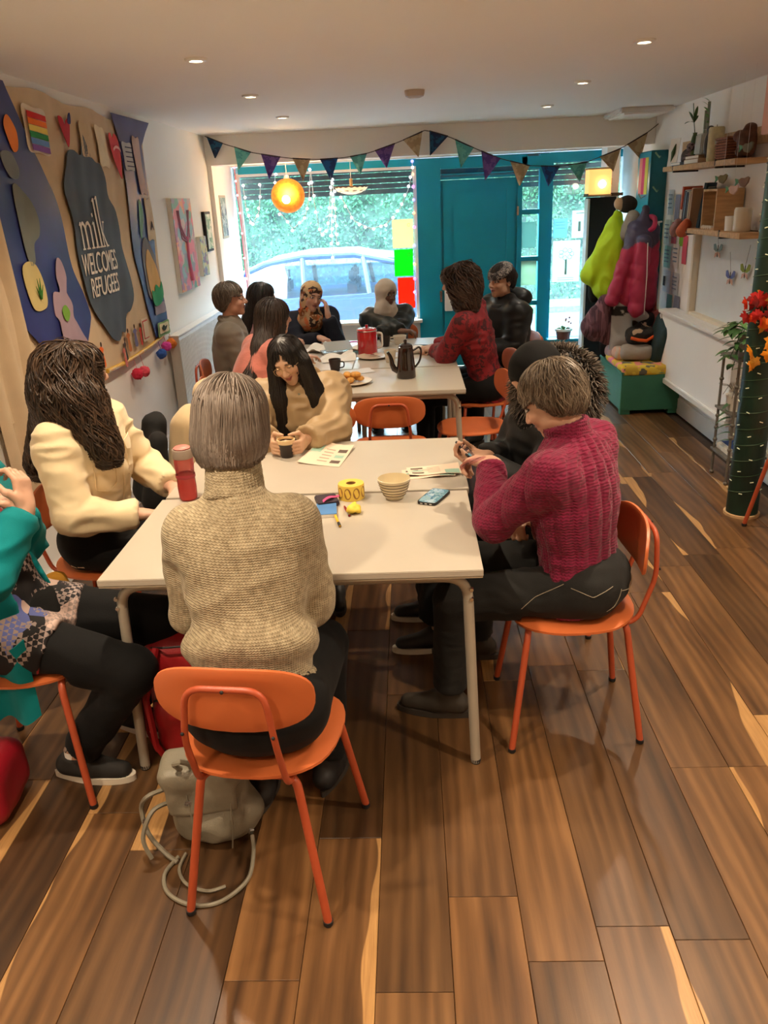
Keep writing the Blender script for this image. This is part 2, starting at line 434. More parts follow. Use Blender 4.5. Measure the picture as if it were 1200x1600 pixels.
def surf_seeds(f, lo, hi, n, keep=None):
    out = np.zeros((0, 3)); lo = A(*lo); hi = A(*hi)
    for _ in range(12):
        p = lo + (hi - lo) * RNG.random((n * 3, 3)); d = f(p); p = p[np.abs(d) < .03]
        for _ in range(3): p = p - grad(f, p) * f(p)[:, None]
        if keep is not None: p = p[keep(p)]
        out = np.concatenate([out, p])
        if len(out) >= n: break
    return out[:n]
# ================================================================ people
def frame(yaw, pitch=0, roll=0):
    """columns: right, forward, up in the person's local space. yaw>0 turns left; pitch>0 looks down; roll>0 tips to the right"""
    R = (Matrix.Rotation(yaw, 3, 'Z') @ Matrix.Rotation(-pitch, 3, 'X') @ Matrix.Rotation(roll, 3, 'Y')); return np.array(R)
def ik(a, b, l1, l2, pole):
    a = A(*a); b = A(*b); d = b - a; L = np.linalg.norm(d); Lm = min(L, (l1 + l2) * .999); d = d / (L + 1e-9); b = a + d * Lm
    x = (l1 * l1 - l2 * l2 + Lm * Lm) / (2 * Lm); hh = math.sqrt(max(l1 * l1 - x * x, 0)); p = A(*pole); p = p - d * (p @ d); p = nrm(p)
    return a + d * x + p * hh, b
def hand_prims(w, fwd, nrm_, side, curl=(.5, .6, .5), spread=.06, thumb=(.5, .35), s=1.0):
    """w wrist, fwd finger direction, nrm_ palm normal (out of the palm), side +1 right hand, -1 left (thumb side)"""
    w = A(*w); F = nrm(fwd); Nn = A(*nrm_); Nn = nrm(Nn - F * (Nn @ F)); T = np.cross(F, Nn) * side   # towards the thumb
    R = np.stack([T, F, Nn], 1); P = [(rbox(w + F * .045 * s, (.036 * s, .046 * s, .013 * s), .012 * s, R), .012), (cap(w - F * .02, w + F * .02, .024 * s, .026 * s, sq=(Nn, .75)), .015)]
    tips = []
    for i, (x, ln) in enumerate(((.028, .95), (.0095, 1.05), (-.0095, .97), (-.027, .78))):
        p = w + F * .085 * s + T * x * s; ang = 0; sp = x / .028 * spread
        for j, (L, c) in enumerate(((.042, curl[0]), (.026, curl[1]), (.021, curl[2]))):
            ang += c * (1 + .07 * i); d = nrm(F * math.cos(ang) + Nn * math.sin(ang) + T * sp); q = p + d * L * ln * s
            P.append((cap(p, q, (.0092 - .0008 * j) * s, (.0085 - .0009 * j) * s), .004)); p = q
        tips.append(p)
    p = w + F * .022 * s + T * .028 * s; d = nrm(F * .55 + T * .75 + Nn * .3); q = p + d * .042 * s; P.append((cap(p, q, .0135 * s, .011 * s), .012))
    d = nrm(F * (1 - thumb[1]) + T * (.35 - thumb[0] * .5) + Nn * thumb[0]); p = q + d * .030 * s; P.append((cap(q, p, .0105 * s, .0095 * s), .005))
    q = p + nrm(d + Nn * .2) * .024 * s; P.append((cap(p, q, .0095 * s, .0075 * s), .005)); return P
def head_prims(c, R, s=1.0, smile=0.0, fem=1.0):
    X = lambda x, y, z: c + R @ (A(x, y, z) * s)
    P = [ell(X(0, -.014, .033), A(.076, .094, .083) * s, R), (ell(X(0, .022, -.030), A(.059, .068, .078) * s, R), .03), (ell(X(0, .064, -.094), A(.021, .018, .017) * s, R), .03)]
    for q in (-1, 1):
        P += [(ell(X(q * .045, .012, -.062), A(.018, .028, .022) * s, R), .03), (ell(X(q * .036, .060, -.028 + .006 * smile), A(.024, .024, .022) * s, R), .02),
              (ell(X(q * .078, -.008, -.006), A(.008, .018, .031) * s, R), .008)]
    P += [(cap(X(-.028, .082, .026), X(.028, .082, .026), .011 * s), .018), (cap(X(0, .088, .014), X(0, .108, -.026), .0075 * s, .0115 * s), .012)]
    for q in (-1, 1): P.append((ell(X(q * .012, .098, -.031), A(.008, .010, .007) * s, R), .008))
    body = union(P, .02)
    for q in (-1, 1): body = minus(body, ell(X(q * .031, .101, .005), A(.016, .014, .010) * s, R), .014)
    z = -.058
    Q = [(body, 0)]
    for q in (-1, 1): Q.append((ell(X(q * .031, .0775, .004), A(.0145, .0135, .0125) * s, R), .006))
    Q += [(cap(X(-.020, .080, z + .004 + .007 * smile), X(0, .091, z + .004), .0042 * s, .006 * s), .006), (cap(X(.020, .080, z + .004 + .007 * smile), X(0, .091, z + .004), .0042 * s, .006 * s), .006),
          (cap(X(-.014, .082, z - .007), X(.014, .082, z - .007), .0062 * s), .006)]
    return union(Q, .006)
def face_paint(V, c, R, s, skin, lip, brow, eye=(.03, .02, .015), smile=0.0, blush=.12, closed=False):
    q = ((V - c) @ R) / s; col = np.tile(A(*skin), (len(V), 1)); x = np.abs(q[:, 0]); front = q[:, 1] > .05
    n1 = vnoise(V, 18) * .05; col *= (1 + n1)[:, None]
    ck = np.exp(-(((x - .036) / .02) ** 2 + ((q[:, 2] + .028) / .02) ** 2)) * front * blush; col[:, 1] *= 1 - ck; col[:, 2] *= 1 - ck
    def put(mask, cc): col[mask] = A(*cc)
    lz = -.058 + smile * .007 * (x / .02) ** 2
    put(front & (x < .023) & (np.abs(q[:, 2] - lz + .001) < .0115 * (1 - (x / .026) ** 2)), lip)
    put(front & (x < .020) & (np.abs(q[:, 2] - lz + .001) < .0017), tuple(k * .35 for k in lip))
    bz = .026 - ((x - .03) / .02) ** 2 * .004; put(front & (x > .012) & (x < .047) & (np.abs(q[:, 2] - bz) < .0038), brow)
    er = ((x - .031) / .0145) ** 2 + ((q[:, 2] - .005) / (.0022 if closed else .0065)) ** 2
    if closed: put(front & (er < 1), (.05, .03, .02))
    else: 
        put(front & (er < 1.5), tuple(k * .5 for k in eye)); put(front & (er < 1), (.62, .58, .54)); put(front & (er < 1) & (np.abs(x - .031) < .0062), eye)
    return col
BODYM = vcol_mat('skin', rough=.5, spec=.35)
HAIRM = vcol_mat('hair', rough=.45, spec=.45)
class Person:
    def __init__(s, label, x, y, yaw, z=.465, lean=0.0, side=0.0, twist=0.0, hy=0.0, hp=0.0, hr=0.0, sc=1.0, hL=None, hR=None, poleL=None, poleR=None, fL=None, fR=None, skin=(.55, .3, .2), group=None, neck=.0, wide=1.0, head=None, rise=0.0, shf=.45):
        s.root = thing('person', label, 'person', (x, y, 0), yaw, group); s.yaw = yaw; s.x = x; s.y = y; s.sc = sc; s.skin = skin
        M = np.array(Matrix.Rotation(yaw, 3, 'Z')); s.M = M
        s.seat = z; s.pel = A(0, -.03, z + .085 * sc); H = frame(twist + hy, hp, hr); s.H = H
        if head is not None:                       # spine leans so that the head comes to its place
            t = s.loc(head) - H[:, 1] * .022 * sc; v = t - H[:, 2] * .085 * sc - s.pel; L = np.linalg.norm(v); s.up = v / L; s.sc = sc = min(.99, max(.86, L / .575)); sp = L / .575 / sc; s.pel = A(0, -.03, z + .085 * sc)
            F0 = frame(twist)[:, 1]; Rr = nrm(np.cross(F0, s.up)); T = np.stack([Rr, np.cross(s.up, Rr), s.up], 1)
        else: T = frame(twist, lean, side); s.up = T[:, 2]; t = None; sp = 1.0
        s.T = T; s.hip = [s.pel + A(q * .088 * sc, .01, 0) for q in (-1, 1)]
        s.ch = s.pel + s.up * .33 * sc * sp; s.sh = [s.pel + s.up * shf * sc * sp + T[:, 0] * q * .168 * sc * wide for q in (-1, 1)]
        s.nb = s.pel + s.up * .495 * sc * sp; s.hc = t + H[:, 1] * .022 * sc if t is not None else s.nb + nrm(s.up * .7 + H[:, 2] * .6) * .165 * sc + H[:, 1] * .022
        s.wr = []; s.el = []
        for i, (hd, pole, dflt) in enumerate(((hL, poleL, A(-.12, .33, z + .14)), (hR, poleR, A(.12, .33, z + .14)))):
            t = dflt if hd is None else s.loc(hd); pl = A((-.5, .5)[i], -.5, -.9) if pole is None else A(*pole)
            e, w = ik(s.sh[i], t, .275 * sc, .245 * sc, pl); s.el.append(e); s.wr.append(w)
        s.kn = []; s.an = []
        for i, ft in enumerate((fL, fR)):
            t = A((-.11, .11)[i], .40, .075) if ft is None else s.loc(ft); k, a = ik(s.hip[i], t, .43 * sc, .41 * sc, (0, .6, 1)); s.kn.append(k); s.an.append(a)
    def loc(s, p): return s.M.T @ (A(*p) - A(s.x, s.y, 0))
    def wdir(s, v): return s.M.T @ A(*v)
    def hx(s, x, y, z): return s.hc + s.H @ (A(x, y, z) * s.sc)
    def body(s, hands, lip=(.35, .12, .1), brow=(.06, .04, .03), smile=0, closed=False, res=.006, eye=(.03, .02, .015), fineface=True):
        sc = s.sc; T = s.T
        P = [cap(s.pel, s.pel + s.up * .2 * sc, .125 * sc, .11 * sc, sq=(T[:, 1], .75)), (ell(s.ch, A(.145, .095, .15) * sc, T), .05), (cap(s.sh[0], s.sh[1], .05 * sc), .06), (cap(s.nb - s.up * .03, s.hc + s.H @ A(0, -.02, -.05), .055 * sc, .05 * sc), .03)]
        for i in (0, 1):
            P += [(cap(s.sh[i], s.el[i], .044 * sc, .034 * sc), .03), (cap(s.el[i], s.wr[i], .035 * sc, .024 * sc), .015), (cap(s.hip[i], s.kn[i], .078 * sc, .052 * sc), .03), (cap(s.kn[i], s.an[i], .05 * sc, .036 * sc), .02),
                  (cap(s.an[i] - A(0, 0, .02), s.an[i] + A(0, .075, -.04), .030, .018), .02)]
            if hands[i]: P += hands[i]
        hd = head_prims(s.hc, s.H, sc, smile); P.append((hd, .012)); f = union(P, .02)
        fine = [[], [], []]
        for k in range(3):
            fine[k].append((s.hc[k] - .12, s.hc[k] + .12, res))
            for i in (0, 1):
                if hands[i]: fine[k].append((s.wr[i][k] - .11, s.wr[i][k] + .11, res))
        pts = np.array([s.pel, s.hc, *s.sh, *s.el, *s.wr, *s.kn, *s.an]); lo = pts.min(0) - .17; hi = pts.max(0) + .17; lo[2] = max(lo[2], .0)
        sk = A(*s.skin)
        o = sdf_obj('body', f, lo, hi, .016, BODYM, s.root, fine, color=lambda V: face_paint(V, s.hc, s.H, sc, sk, lip, brow, eye, smile, closed=closed), relax=0); return o
    def torso(s, b=.02, hem=-.06, sleeve=True, cuff=.93, sb=.014, k=.035, shb=0.0, chest=0.0, cut=True, wide=0.0, hemup=None, belly=0.0):
        """garment distance: torso with sleeves; b looseness"""
        sc = s.sc; T = s.T; z0 = s.pel + s.up * hem
        R = T
        P = [cap(s.pel + s.up * (hem - .1), s.pel + s.up * .22 * sc, .135 * sc + b + wide + belly, .118 * sc + b + wide, sq=(T[:, 1], .72)), (ell(s.ch + T[:, 1] * chest * .4, A(.150 * sc + b + wide, .098 * sc + b + chest, .165 * sc + b), R), .06),
             (cap(s.sh[0] * .93 + s.sh[1] * .07 - s.up * .012, s.sh[1] * .93 + s.sh[0] * .07 - s.up * .012, .048 * sc + b + shb), .06), (cap(s.nb - s.up * .05, s.nb + s.up * .012, .075 * sc + b * .4, .055 * sc + b * .4), .05)]
        f = union(P, k); 
        if cut: 
            g = f; zc = (z0 - s.up * 0)@s.up; f = lambda p: np.maximum(g(p), zc - p @ s.up)
        Q = [f]
        if sleeve:
            for i in (0, 1):
                Q += [(cap(s.sh[i], s.el[i], .05 * sc + sb, .043 * sc + sb), .035), (cap(s.el[i], s.wr[i], .044 * sc + sb, .031 * sc + sb * .75, cut1=cuff), .018)]
        return union(Q, .03)
    def trousers(s, b=.012, ank=.93, k=.03, flare=0.0, hipb=0.0):
        sc = s.sc; zs = s.seat + .003; P = [above(ell(s.pel + A(0, -.015, .02), A(.165 * sc + b + hipb, .13 * sc + b + hipb, .125 * sc), None), zs)]
        for i in (0, 1):
            th = cap(s.hip[i] - A(0, .02, 0), s.kn[i], .088 * sc + b, .06 * sc + b); sh_ = zs - .0
            th2 = (lambda th: lambda p: np.where(p[:, 1] < .17, np.maximum(th(p), zs - p[:, 2]), th(p)))(th)
            P += [(th2, .03), (cap(s.kn[i], s.an[i], .058 * sc + b, .043 * sc + b + flare, cut1=ank), .02)]
        return union(P, k)
    def bounds(s, low=0.0, pad=.14):
        pts = np.array([s.pel, s.nb, *s.sh, *s.el, *s.wr]); lo = pts.min(0) - pad; hi = pts.max(0) + pad; return lo, hi
    def lbounds(s, pad=.15):
        pts = np.array([s.pel, *s.hip, *s.kn, *s.an]); lo = pts.min(0) - pad; hi = pts.max(0) + pad; lo[2] = .0; return lo, hi
    def folds(s, amp=.006, seed=0, base=9):
        """cloth folds: ridged noise running around the limbs"""
        def d(V):
            q = V + .04 * np.stack([vnoise(V, 7, seed), vnoise(V, 7, seed + 1), vnoise(V, 7, seed + 2)], 1)
            a = 1 - np.abs(vnoise(q * A(1, 1, 2.2), base, seed + 3)) * 2; b = vnoise(q * A(1.2, 1.2, .7), base * 1.6, seed + 5)
            return amp * (.75 * a + .4 * b)
        return d
    def garment(s, name, f, h, mt, amp=.006, seed=1, extra=None, bounds=None, label=None, fine=None, base=9, color=None):
        lo, hi = bounds or s.bounds(); fo = s.folds(amp, seed, base); dd = (lambda V: fo(V) + extra(V)) if extra else fo
        o = sdf_obj(name, f, lo, hi, h, mt, s.root, disp=dd, fine=fine, color=color)
        if label: o['label'] = label
        return o
    def shoes(s, mt, solem, h=.008, boot=0.0, dirs=None, size=1.0, label=None):
        for i in (0, 1):
            a = s.an[i]; d = A(*dirs[i]) if dirs is not None else A((-.12, .12)[i], 1, 0); d = nrm(d * A(1, 1, 0)); c = A(a[0], a[1], 0) ; R = np.stack([np.cross(d, A(0, 0, 1)), d, A(0, 0, 1)], 1)
            heel = c - d * .035; toe = c + d * .155 * size
            P = [cap(heel + A(0, 0, .055), c + d * .04 + A(0, 0, .058), .04, .038), (cap(c + d * .05 + A(0, 0, .045), toe + A(0, 0, .036), .041, .031), .03), (cap(c + A(0, 0, .06), c + A(0, 0, .10 + boot), .042, .043 + .01 * (boot > 0), cut1=.92), .02)]
            g = union(P, .02); f = (lambda g: lambda p: np.maximum(g(p), .022 - p[:, 2]))(g); pts = np.array([heel, toe, c + A(0, 0, .12 + boot)])
            o = sdf_obj('shoe', f, pts.min(0) - .06, pts.max(0) + .06, h, mt, s.root, relax=1)
            out = []
            for k in range(24):
                t = 2 * PI * k / 24; y = math.sin(t); w = .040 + .006 * y - .012 * max(0, -y); out.append((c[0] + d[0] * (.055 + y * .145 * size) + R[0, 0] * math.cos(t) * w, c[1] + d[1] * (.055 + y * .145 * size) + R[1, 0] * math.cos(t) * w))
            MB().prism(out, .001, .024).build('sole', solem, o, angle=50)
    def hair_cap(s, thick=.014, fringe=.045, low=-.02, back=-.05, side=0.0):
        """short hair shell: cranium offset, open at the face"""
        sc = s.sc; c, H = s.hc, s.H
        f0 = union([ell(s.hx(0, -.016, .036), A(.078 + thick, .096 + thick, .084 + thick) * sc, H), (ell(s.hx(0, -.04, -.01), A(.068 + thick * .7, .062 + thick, .075) * sc, H), .03)], .02)
        def f(p):
            q = ((p - c) @ H) / sc; d = f0(p)
            # hairline: front edge rises to the forehead, drops behind the ears
            lim = np.where(q[:, 1] > .02, fringe - (q[:, 1] - .02) * .1, np.interp(q[:, 1], [-.06, -.01, .02], [back, low, .012]))
            lim = lim - side * (np.abs(q[:, 0]) > .05) * (q[:, 1] > .0)
            return np.maximum(d, (lim - q[:, 2]) * sc)
        return f
def strands(s, f, n, crown, cols, rad=.0028, K=12, step=.02, wave=0.0, wf=30, keep=None, box=.16, low=.0, name='hair_locks', parent=None, off=.003, jit=.15, mt=None, down=1.0, zmin=-9, curl=0.0):
    lo = s.hc - box; hi = s.hc + box; lo = lo - A(0, 0, low); sd = surf_seeds(f, lo, hi, n, keep); P = comb(f, sd, crown, K, step, off, wave, wf, jit, down, zmin, curl, lambda q: (lambda l: (np.abs(l[:, 0]) < .054) & (l[:, 1] > .04) & (l[:, 2] < .060) & (l[:, 2] > -.13))(((q - s.hc) @ s.H) / s.sc))
    cols = np.asarray(cols, float); t = RNG.random((len(sd), 1)); cc = cols[0] * (1 - t) + cols[1] * t
    return strand_obj(name, P, rad * (.6 + .8 * RNG.random(len(sd))), cc, mt or HAIRM, parent or s.root)
# ================================================================ materials of the place
def wood_floor():
    t = NT('walnut_plank'); oi = t.n('ObjectInfo'); tc = t.n('TexCoord'); rnd = oi.outputs['Random']
    off = t.n('CombineXYZ'); t.l(t.math('MULTIPLY', rnd, 37.0), off.inputs[0]); t.l(t.math('MULTIPLY', rnd, 91.0), off.inputs[1]); t.l(t.math('MULTIPLY', rnd, 13.0), off.inputs[2])
    ad = t.n('VectorMath', operation='ADD'); t.l(tc.outputs['Object'], ad.inputs[0]); t.l(off.outputs[0], ad.inputs[1])
    mp = t.n('Mapping'); mp.inputs['Scale'].default_value = (9, 1.0, 1); t.l(ad.outputs[0], mp.inputs[0])
    big = t.noise(mp.outputs[0], 1.3, 3, .5)
    mp2 = t.n('Mapping'); mp2.inputs['Scale'].default_value = (60, 2.6, 1); t.l(ad.outputs[0], mp2.inputs[0]); fine = t.noise(mp2.outputs[0], 2.0, 5, .65)
    w = t.n('TexWave', bands_direction='X'); w.inputs['Scale'].default_value = 3.0; w.inputs['Distortion'].default_value = 9; w.inputs['Detail'].default_value = 3
    mp3 = t.n('Mapping'); mp3.inputs['Scale'].default_value = (2.2, .28, 1); t.l(ad.outputs[0], mp3.inputs[0]); t.l(mp3.outputs[0], w.inputs[0])
    f = t.math('ADD', t.math('MULTIPLY', big, .75), t.math('MULTIPLY', w.outputs[0], .16)); f = t.math('ADD', f, t.math('MULTIPLY', fine, .16))
    wal = t.ramp(f, [(.28, srgb(66, 48, 33)), (.45, srgb(98, 71, 46)), (.60, srgb(118, 87, 57)), (.76, srgb(140, 105, 70))])
    tone = t.ramp(rnd, [(0, srgb(158, 152, 146)), (.35, srgb(215, 210, 200)), (.7, srgb(250, 238, 218)), (1, srgb(190, 186, 184))]); wal = t.mix(1.0, wal, tone, 'MULTIPLY')
    # sapwood: a pale band that hugs one long edge of some boards
    sx = t.n('SeparateXYZ'); t.l(tc.outputs['Object'], sx.inputs[0])
    sgn = t.math('SUBTRACT', t.math('MULTIPLY', t.math('GREATER_THAN', t.math('FRACT', t.math('MULTIPLY', rnd, 7.3)), .5), 2.0), 1.0)
    mp4 = t.n('Mapping'); mp4.inputs['Scale'].default_value = (.6, 1.5, 1); t.l(ad.outputs[0], mp4.inputs[0])
    wob = t.math('MULTIPLY', t.math('SUBTRACT', t.noise(mp4.outputs[0], .9, 2), .5), .26)
    edge = t.math('ADD', t.math('MULTIPLY', sx.outputs[0], sgn), wob)
    has = t.math('GREATER_THAN', t.math('FRACT', t.math('MULTIPLY', rnd, 23.7)), .35)
    sap = t.math('MULTIPLY', t.math('MULTIPLY', t.math('SUBTRACT', edge, .066), 260), has)
    sp = t.n('Clamp'); t.l(sap, sp.inputs[0])
    sc_ = t.ramp(fine, [(.3, srgb(150, 112, 68)), (.7, srgb(184, 142, 90))])
    t.base(t.mix(sp.outputs[0], wal, sc_)); t.b.inputs['Roughness'].default_value = .36; t.b.inputs['Specular IOR Level'].default_value = .45
    t.bump(fine, .12, .002); return t.m
M_PLANK = wood_floor()
M_WALL = mat('white_wall_paint', srgb(238, 236, 232), .85, var=.02, vscale=1.5, bump=.05, bscale=60)
M_CEIL = mat('white_ceiling_paint', srgb(244, 241, 236), .85, var=.015, vscale=.7)
M_TRIMW = mat('white_gloss_trim', srgb(228, 226, 222), .4, var=.03)
M_CREAM = mat('cream_frame_paint', srgb(222, 212, 192), .5, var=.04)
M_PINKW = mat('pink_wall_paint', srgb(232, 178, 158), .8, var=.03)
M_TEAL = mat('teal_gloss_paint', srgb(0, 156, 186), .38, var=.05, vscale=3)
M_TEAL_SHADE = mat('shaded_teal_paint', srgb(2, 104, 118), .5, var=.06)  # darker copy of the teal: shade of the cupboard's camera-side face put into colour
M_LAM = mat('greige_laminate', srgb(184, 176, 162), .34, var=.02, vscale=4)
M_EDGE = mat('laminate_edge', srgb(176, 164, 142), .5, var=.03)
M_GREY = mat('grey_steel_tube', srgb(176, 168, 152), .38, metal=.25, var=.03)
M_STEEL = mat('bright_steel', (.6, .6, .6, 1), .25, metal=1, var=0)
M_ORANGE = mat('orange_laminate', srgb(198, 104, 56), .42, var=.03, vscale=3)
M_ORTUBE = mat('burnt_orange_steel', srgb(172, 76, 44), .4, var=.04)
M_BLACK = mat('black_rubber', (.012, .012, .013, 1), .6, var=.1)
M_LWOOD = mat('pale_pine', srgb(196, 160, 116), .6, var=.16, vscale=6, stretch=(1, 8, 8))
M_DWOOD = mat('dark_stained_wood', srgb(92, 62, 36), .55, var=.2, vscale=7, stretch=(1, 8, 1))
M_WHITE = mat('white_plastic', srgb(236, 234, 228), .45, var=.0)
M_PAPER = mat('white_paper', srgb(232, 228, 218), .8, var=.03)
def glass_mat(name, tint=(1, 1, 1, 1), gl=.1, veil=0.05, vc=(.75, .9, 1, 1)):
    t = NT(name); tr = t.n('BsdfTransparent'); tr.inputs[0].default_value = tint; g = t.n('BsdfGlossy'); g.inputs['Roughness'].default_value = .02
    fr = t.n('Fresnel'); fr.inputs[0].default_value = 1.45; mx = t.n('MixShader'); t.l(t.math('MULTIPLY', fr.outputs[0], gl * 10), mx.inputs[0]); t.l(tr.outputs[0], mx.inputs[1]); t.l(g.outputs[0], mx.inputs[2])
    tl = t.n('BsdfTranslucent'); tl.inputs[0].default_value = vc; m2 = t.n('MixShader'); m2.inputs[0].default_value = veil; t.l(mx.outputs[0], m2.inputs[1]); t.l(tl.outputs[0], m2.inputs[2])
    t.l(m2.outputs[0], t.out.inputs[0]); return t.m
M_GLASS = glass_mat('window_glass', (.93, .98, 1, 1), .08, .012)
def emit_mat(name, col, s):
    t = NT(name); t.b.inputs['Base Color'].default_value = col; t.b.inputs['Emission Color'].default_value = col; t.b.inputs['Emission Strength'].default_value = s; return t.m
M_BULB = emit_mat('lamp_glow', (1, .82, .55, 1), 14)
# ================================================================ the room
WL, WR, YB, YF, CZ = -1.83, 2.25, -2.4, 9.0, 2.40
def struct(name, b, m, **k): o = b.build(name, m, **k); o['kind'] = 'structure'; return o
floor = struct('floor', MB().box(((WL + WR) / 2, 3.5, -.045), (WR - WL + .5, 12.4, .05)), mat('screed', srgb(60, 45, 32), .9))
pm = {}; PW = .189
def plank_mesh(L):
    k = round(L, 2)
    if k not in pm:
        b = MB(); w = PW / 2 - .0007; l = L / 2 - .0008; c = .0012
        b.add([(-w, -l, -.012), (w, -l, -.012), (w, l, -.012), (-w, l, -.012), (-w, -l, -c), (w, -l, -c), (w, l, -c), (-w, l, -c), (-w + c, -l + c, 0), (w - c, -l + c, 0), (w - c, l - c, 0), (-w + c, l - c, 0)],
              [(0, 1, 5, 4), (1, 2, 6, 5), (2, 3, 7, 6), (3, 0, 4, 7), (4, 5, 9, 8), (5, 6, 10, 9), (6, 7, 11, 10), (7, 4, 8, 11), (8, 9, 10, 11)])
        o = b.build('plank', M_PLANK, floor, smooth=False); pm[k] = o.data; return o
    o = bpy.data.objects.new('plank', pm[k]); C.objects.link(o); o.parent = floor; return o
ends = {-.418: 1.393, .155: 1.64, .342: 1.44, .908: 2.15, 1.10: 3.39, -.6: 2.3, -.04: 2.6, -.23: 3.1}
rp = random.Random(4)
for i in range(-10, 14):
    xc = -.418 + PW * (i)
    if xc < WL - .02 or xc > WR + .02: continue
    L = 1.24; e = next((v for k, v in ends.items() if abs(k - xc) < .08), None); y0 = (e if e is not None else rp.random() * L) % L - 2 * L
    while y0 < YF + .2:
        a, b_ = max(y0, YB), min(y0 + L, YF + .2)
        if b_ - a > .05:
            o = plank_mesh(round(b_ - a, 2)); o.location = (xc, (a + b_) / 2, 0)
            if rp.random() < .5: o.rotation_euler.z = PI
        y0 += L
struct('ceiling', MB().box(((WL + WR) / 2, 3.4, CZ + .05), (WR - WL + .5, 12.2, .1)), M_CEIL)
struct('wall_left', MB().box((WL - .1, 3.3, CZ / 2), (.2, 11.6, CZ + .1)), M_WALL)
struct('wall_right', MB().box((WR + .1, 3.3, CZ / 2), (.2, 11.6, CZ + .1)), M_WALL)
struct('wall_rear', MB().box(((WL + WR) / 2, YB - .1, CZ / 2), (WR - WL + .4, .2, CZ + .1)), mat('rear_wall_paint', srgb(222, 196, 160), .85, var=.03))
struct('trim_1', MB().box(((WL + WR) / 2, 8.02, 2.275), (WR - WL - .002, .2, .25)), M_CEIL, bevel=.004)         # ceiling beam
struct('trim_2', MB().box((WL + .02, 8.02, 1.2), (.04, .16, 2.4)), M_WALL)                                       # nib on the left
struct('wall_front', MB().box(((WL + WR) / 2, 9.08, 2.30), (WR - WL, .16, .25)).box((-.82, 9.08, .26), (2.0, .16, .52)).box((1.80, 9.08, .13), (.9, .16, .26)), M_WALL)
struct('baseboard_left', MB().box((WL + .012, 3.3, .065), (.022, 11.3, .13)), M_TRIMW, bevel=.003)
struct('baseboard_right', MB().box((WR - .012, 3.3, .065), (.022, 11.3, .13)).box((WR - .008, 3.3, .155), (.014, 11.3, .05)), M_TRIMW, bevel=.003)
struct('trim_3', MB().box((2.16, 4.72, 2.22), (.17, .9, .36)), M_PINKW, bevel=.004)                               # pink downstand
# ---- shopfront: big window, door with sidelight, narrow window
def frame_box(x0, x1, z0, z1, w, y, d): 
    b = MB(); b.box(((x0 + x1) / 2, y, z1 - w / 2), (x1 - x0, d, w)); b.box(((x0 + x1) / 2, y, z0 + w / 2), (x1 - x0, d, w))
    b.box((x0 + w / 2, y, (z0 + z1) / 2), (w, d, z1 - z0 - 2 * w)); b.box((x1 - w / 2, y, (z0 + z1) / 2), (w, d, z1 - z0 - 2 * w)); return b
w1 = struct('window_1', MB().box((-.82, 9.0, 2.135), (1.86, .07, .07)), M_TEAL)
frame_box(-1.78, .11, .52, 2.11, .035, 9.0, .06).build('window_frame', M_TRIMW, w1, bevel=.003)
MB().box((-.835, 9.0, 1.31), (1.83, .006, 1.54)).build('pane', M_GLASS, w1)
MB().box((-.83, 8.93, .535), (1.93, .18, .03)).build('sill', M_TRIMW, w1, bevel=.004)
d1 = struct('door_1', MB().box((.235, 9.0, 1.08), (.25, .1, 2.16)).box((.81, 9.0, 2.11), (.9, .1, .10)).box((1.185, 9.0, 1.03), (.05, .1, 2.06)).box((1.445, 9.0, 1.08), (.11, .1, 2.16)).box((1.30, 9.0, 2.08), (.20, .1, .12)).box((1.30, 9.0, .14), (.2, .1, .28)), M_TEAL, bevel=.004)
MB().box((.76, 9.0, .98), (.80, .045, 1.94)).build('door_leaf', M_TEAL, d1, bevel=.003)
frame_box(.38, 1.14, .04, 1.93, .09, 8.972, .014).build('door_stile', M_TEAL, d1, bevel=.003)
MB().box((.76, 9.0, 2.005), (.78, .05, .012)).box((.76, 9.0, 1.965), (.78, .05, .02)).build('transom_bar', M_TEAL, d1)
MB().box((.76, 9.01, 2.03), (.78, .006, .06)).build('transom_pane', glass_mat('transom_glass', (.35, .5, .55, 1), .12, .05), d1)
for i, (a, b_) in enumerate(((1.63, 2.01), (1.15, 1.58), (.70, 1.11), (.29, .64))):
    MB().box((1.30, 9.0, (a + b_) / 2), (.19, .006, b_ - a + .01)).build('pane', M_GLASS, d1)
for z in (1.605, 1.13, .67): MB().box((1.30, 9.0, z), (.185, .07, .05)).build('glazing_bar', M_TEAL, d1, bevel=.004)
MB().box((1.165, 8.955, 1.62), (.02, .02, .09)).build('hinge', M_STEEL, d1); MB().box((1.165, 8.955, .72), (.02, .02, .09)).build('hinge', M_STEEL, d1)
MB().box((.43, 8.955, .75), (.09, .03, .26)).build('letter_box', M_WHITE, d1, bevel=.006)
MB().box((.345, 8.945, .78), (.025, .02, .12)).build('door_handle', M_STEEL, d1, bevel=.004)
w2 = struct('window_2', MB().box((1.86, 9.0, 2.13), (.74, .07, .07)), M_TEAL)
frame_box(1.50, 2.2, .26, 2.10, .03, 9.0, .06).build('window_frame', M_TEAL, w2, bevel=.003)
MB().box((1.85, 9.0, 1.18), (.66, .006, 1.8)).build('pane', M_GLASS, w2)
MB().box((1.85, 8.92, .27), (.72, .2, .03)).build('sill', M_TEAL, w2, bevel=.004)
struct('trim_4', MB().box((2.05, 8.72, 1.2), (.13, .24, 2.4)), M_WALL)
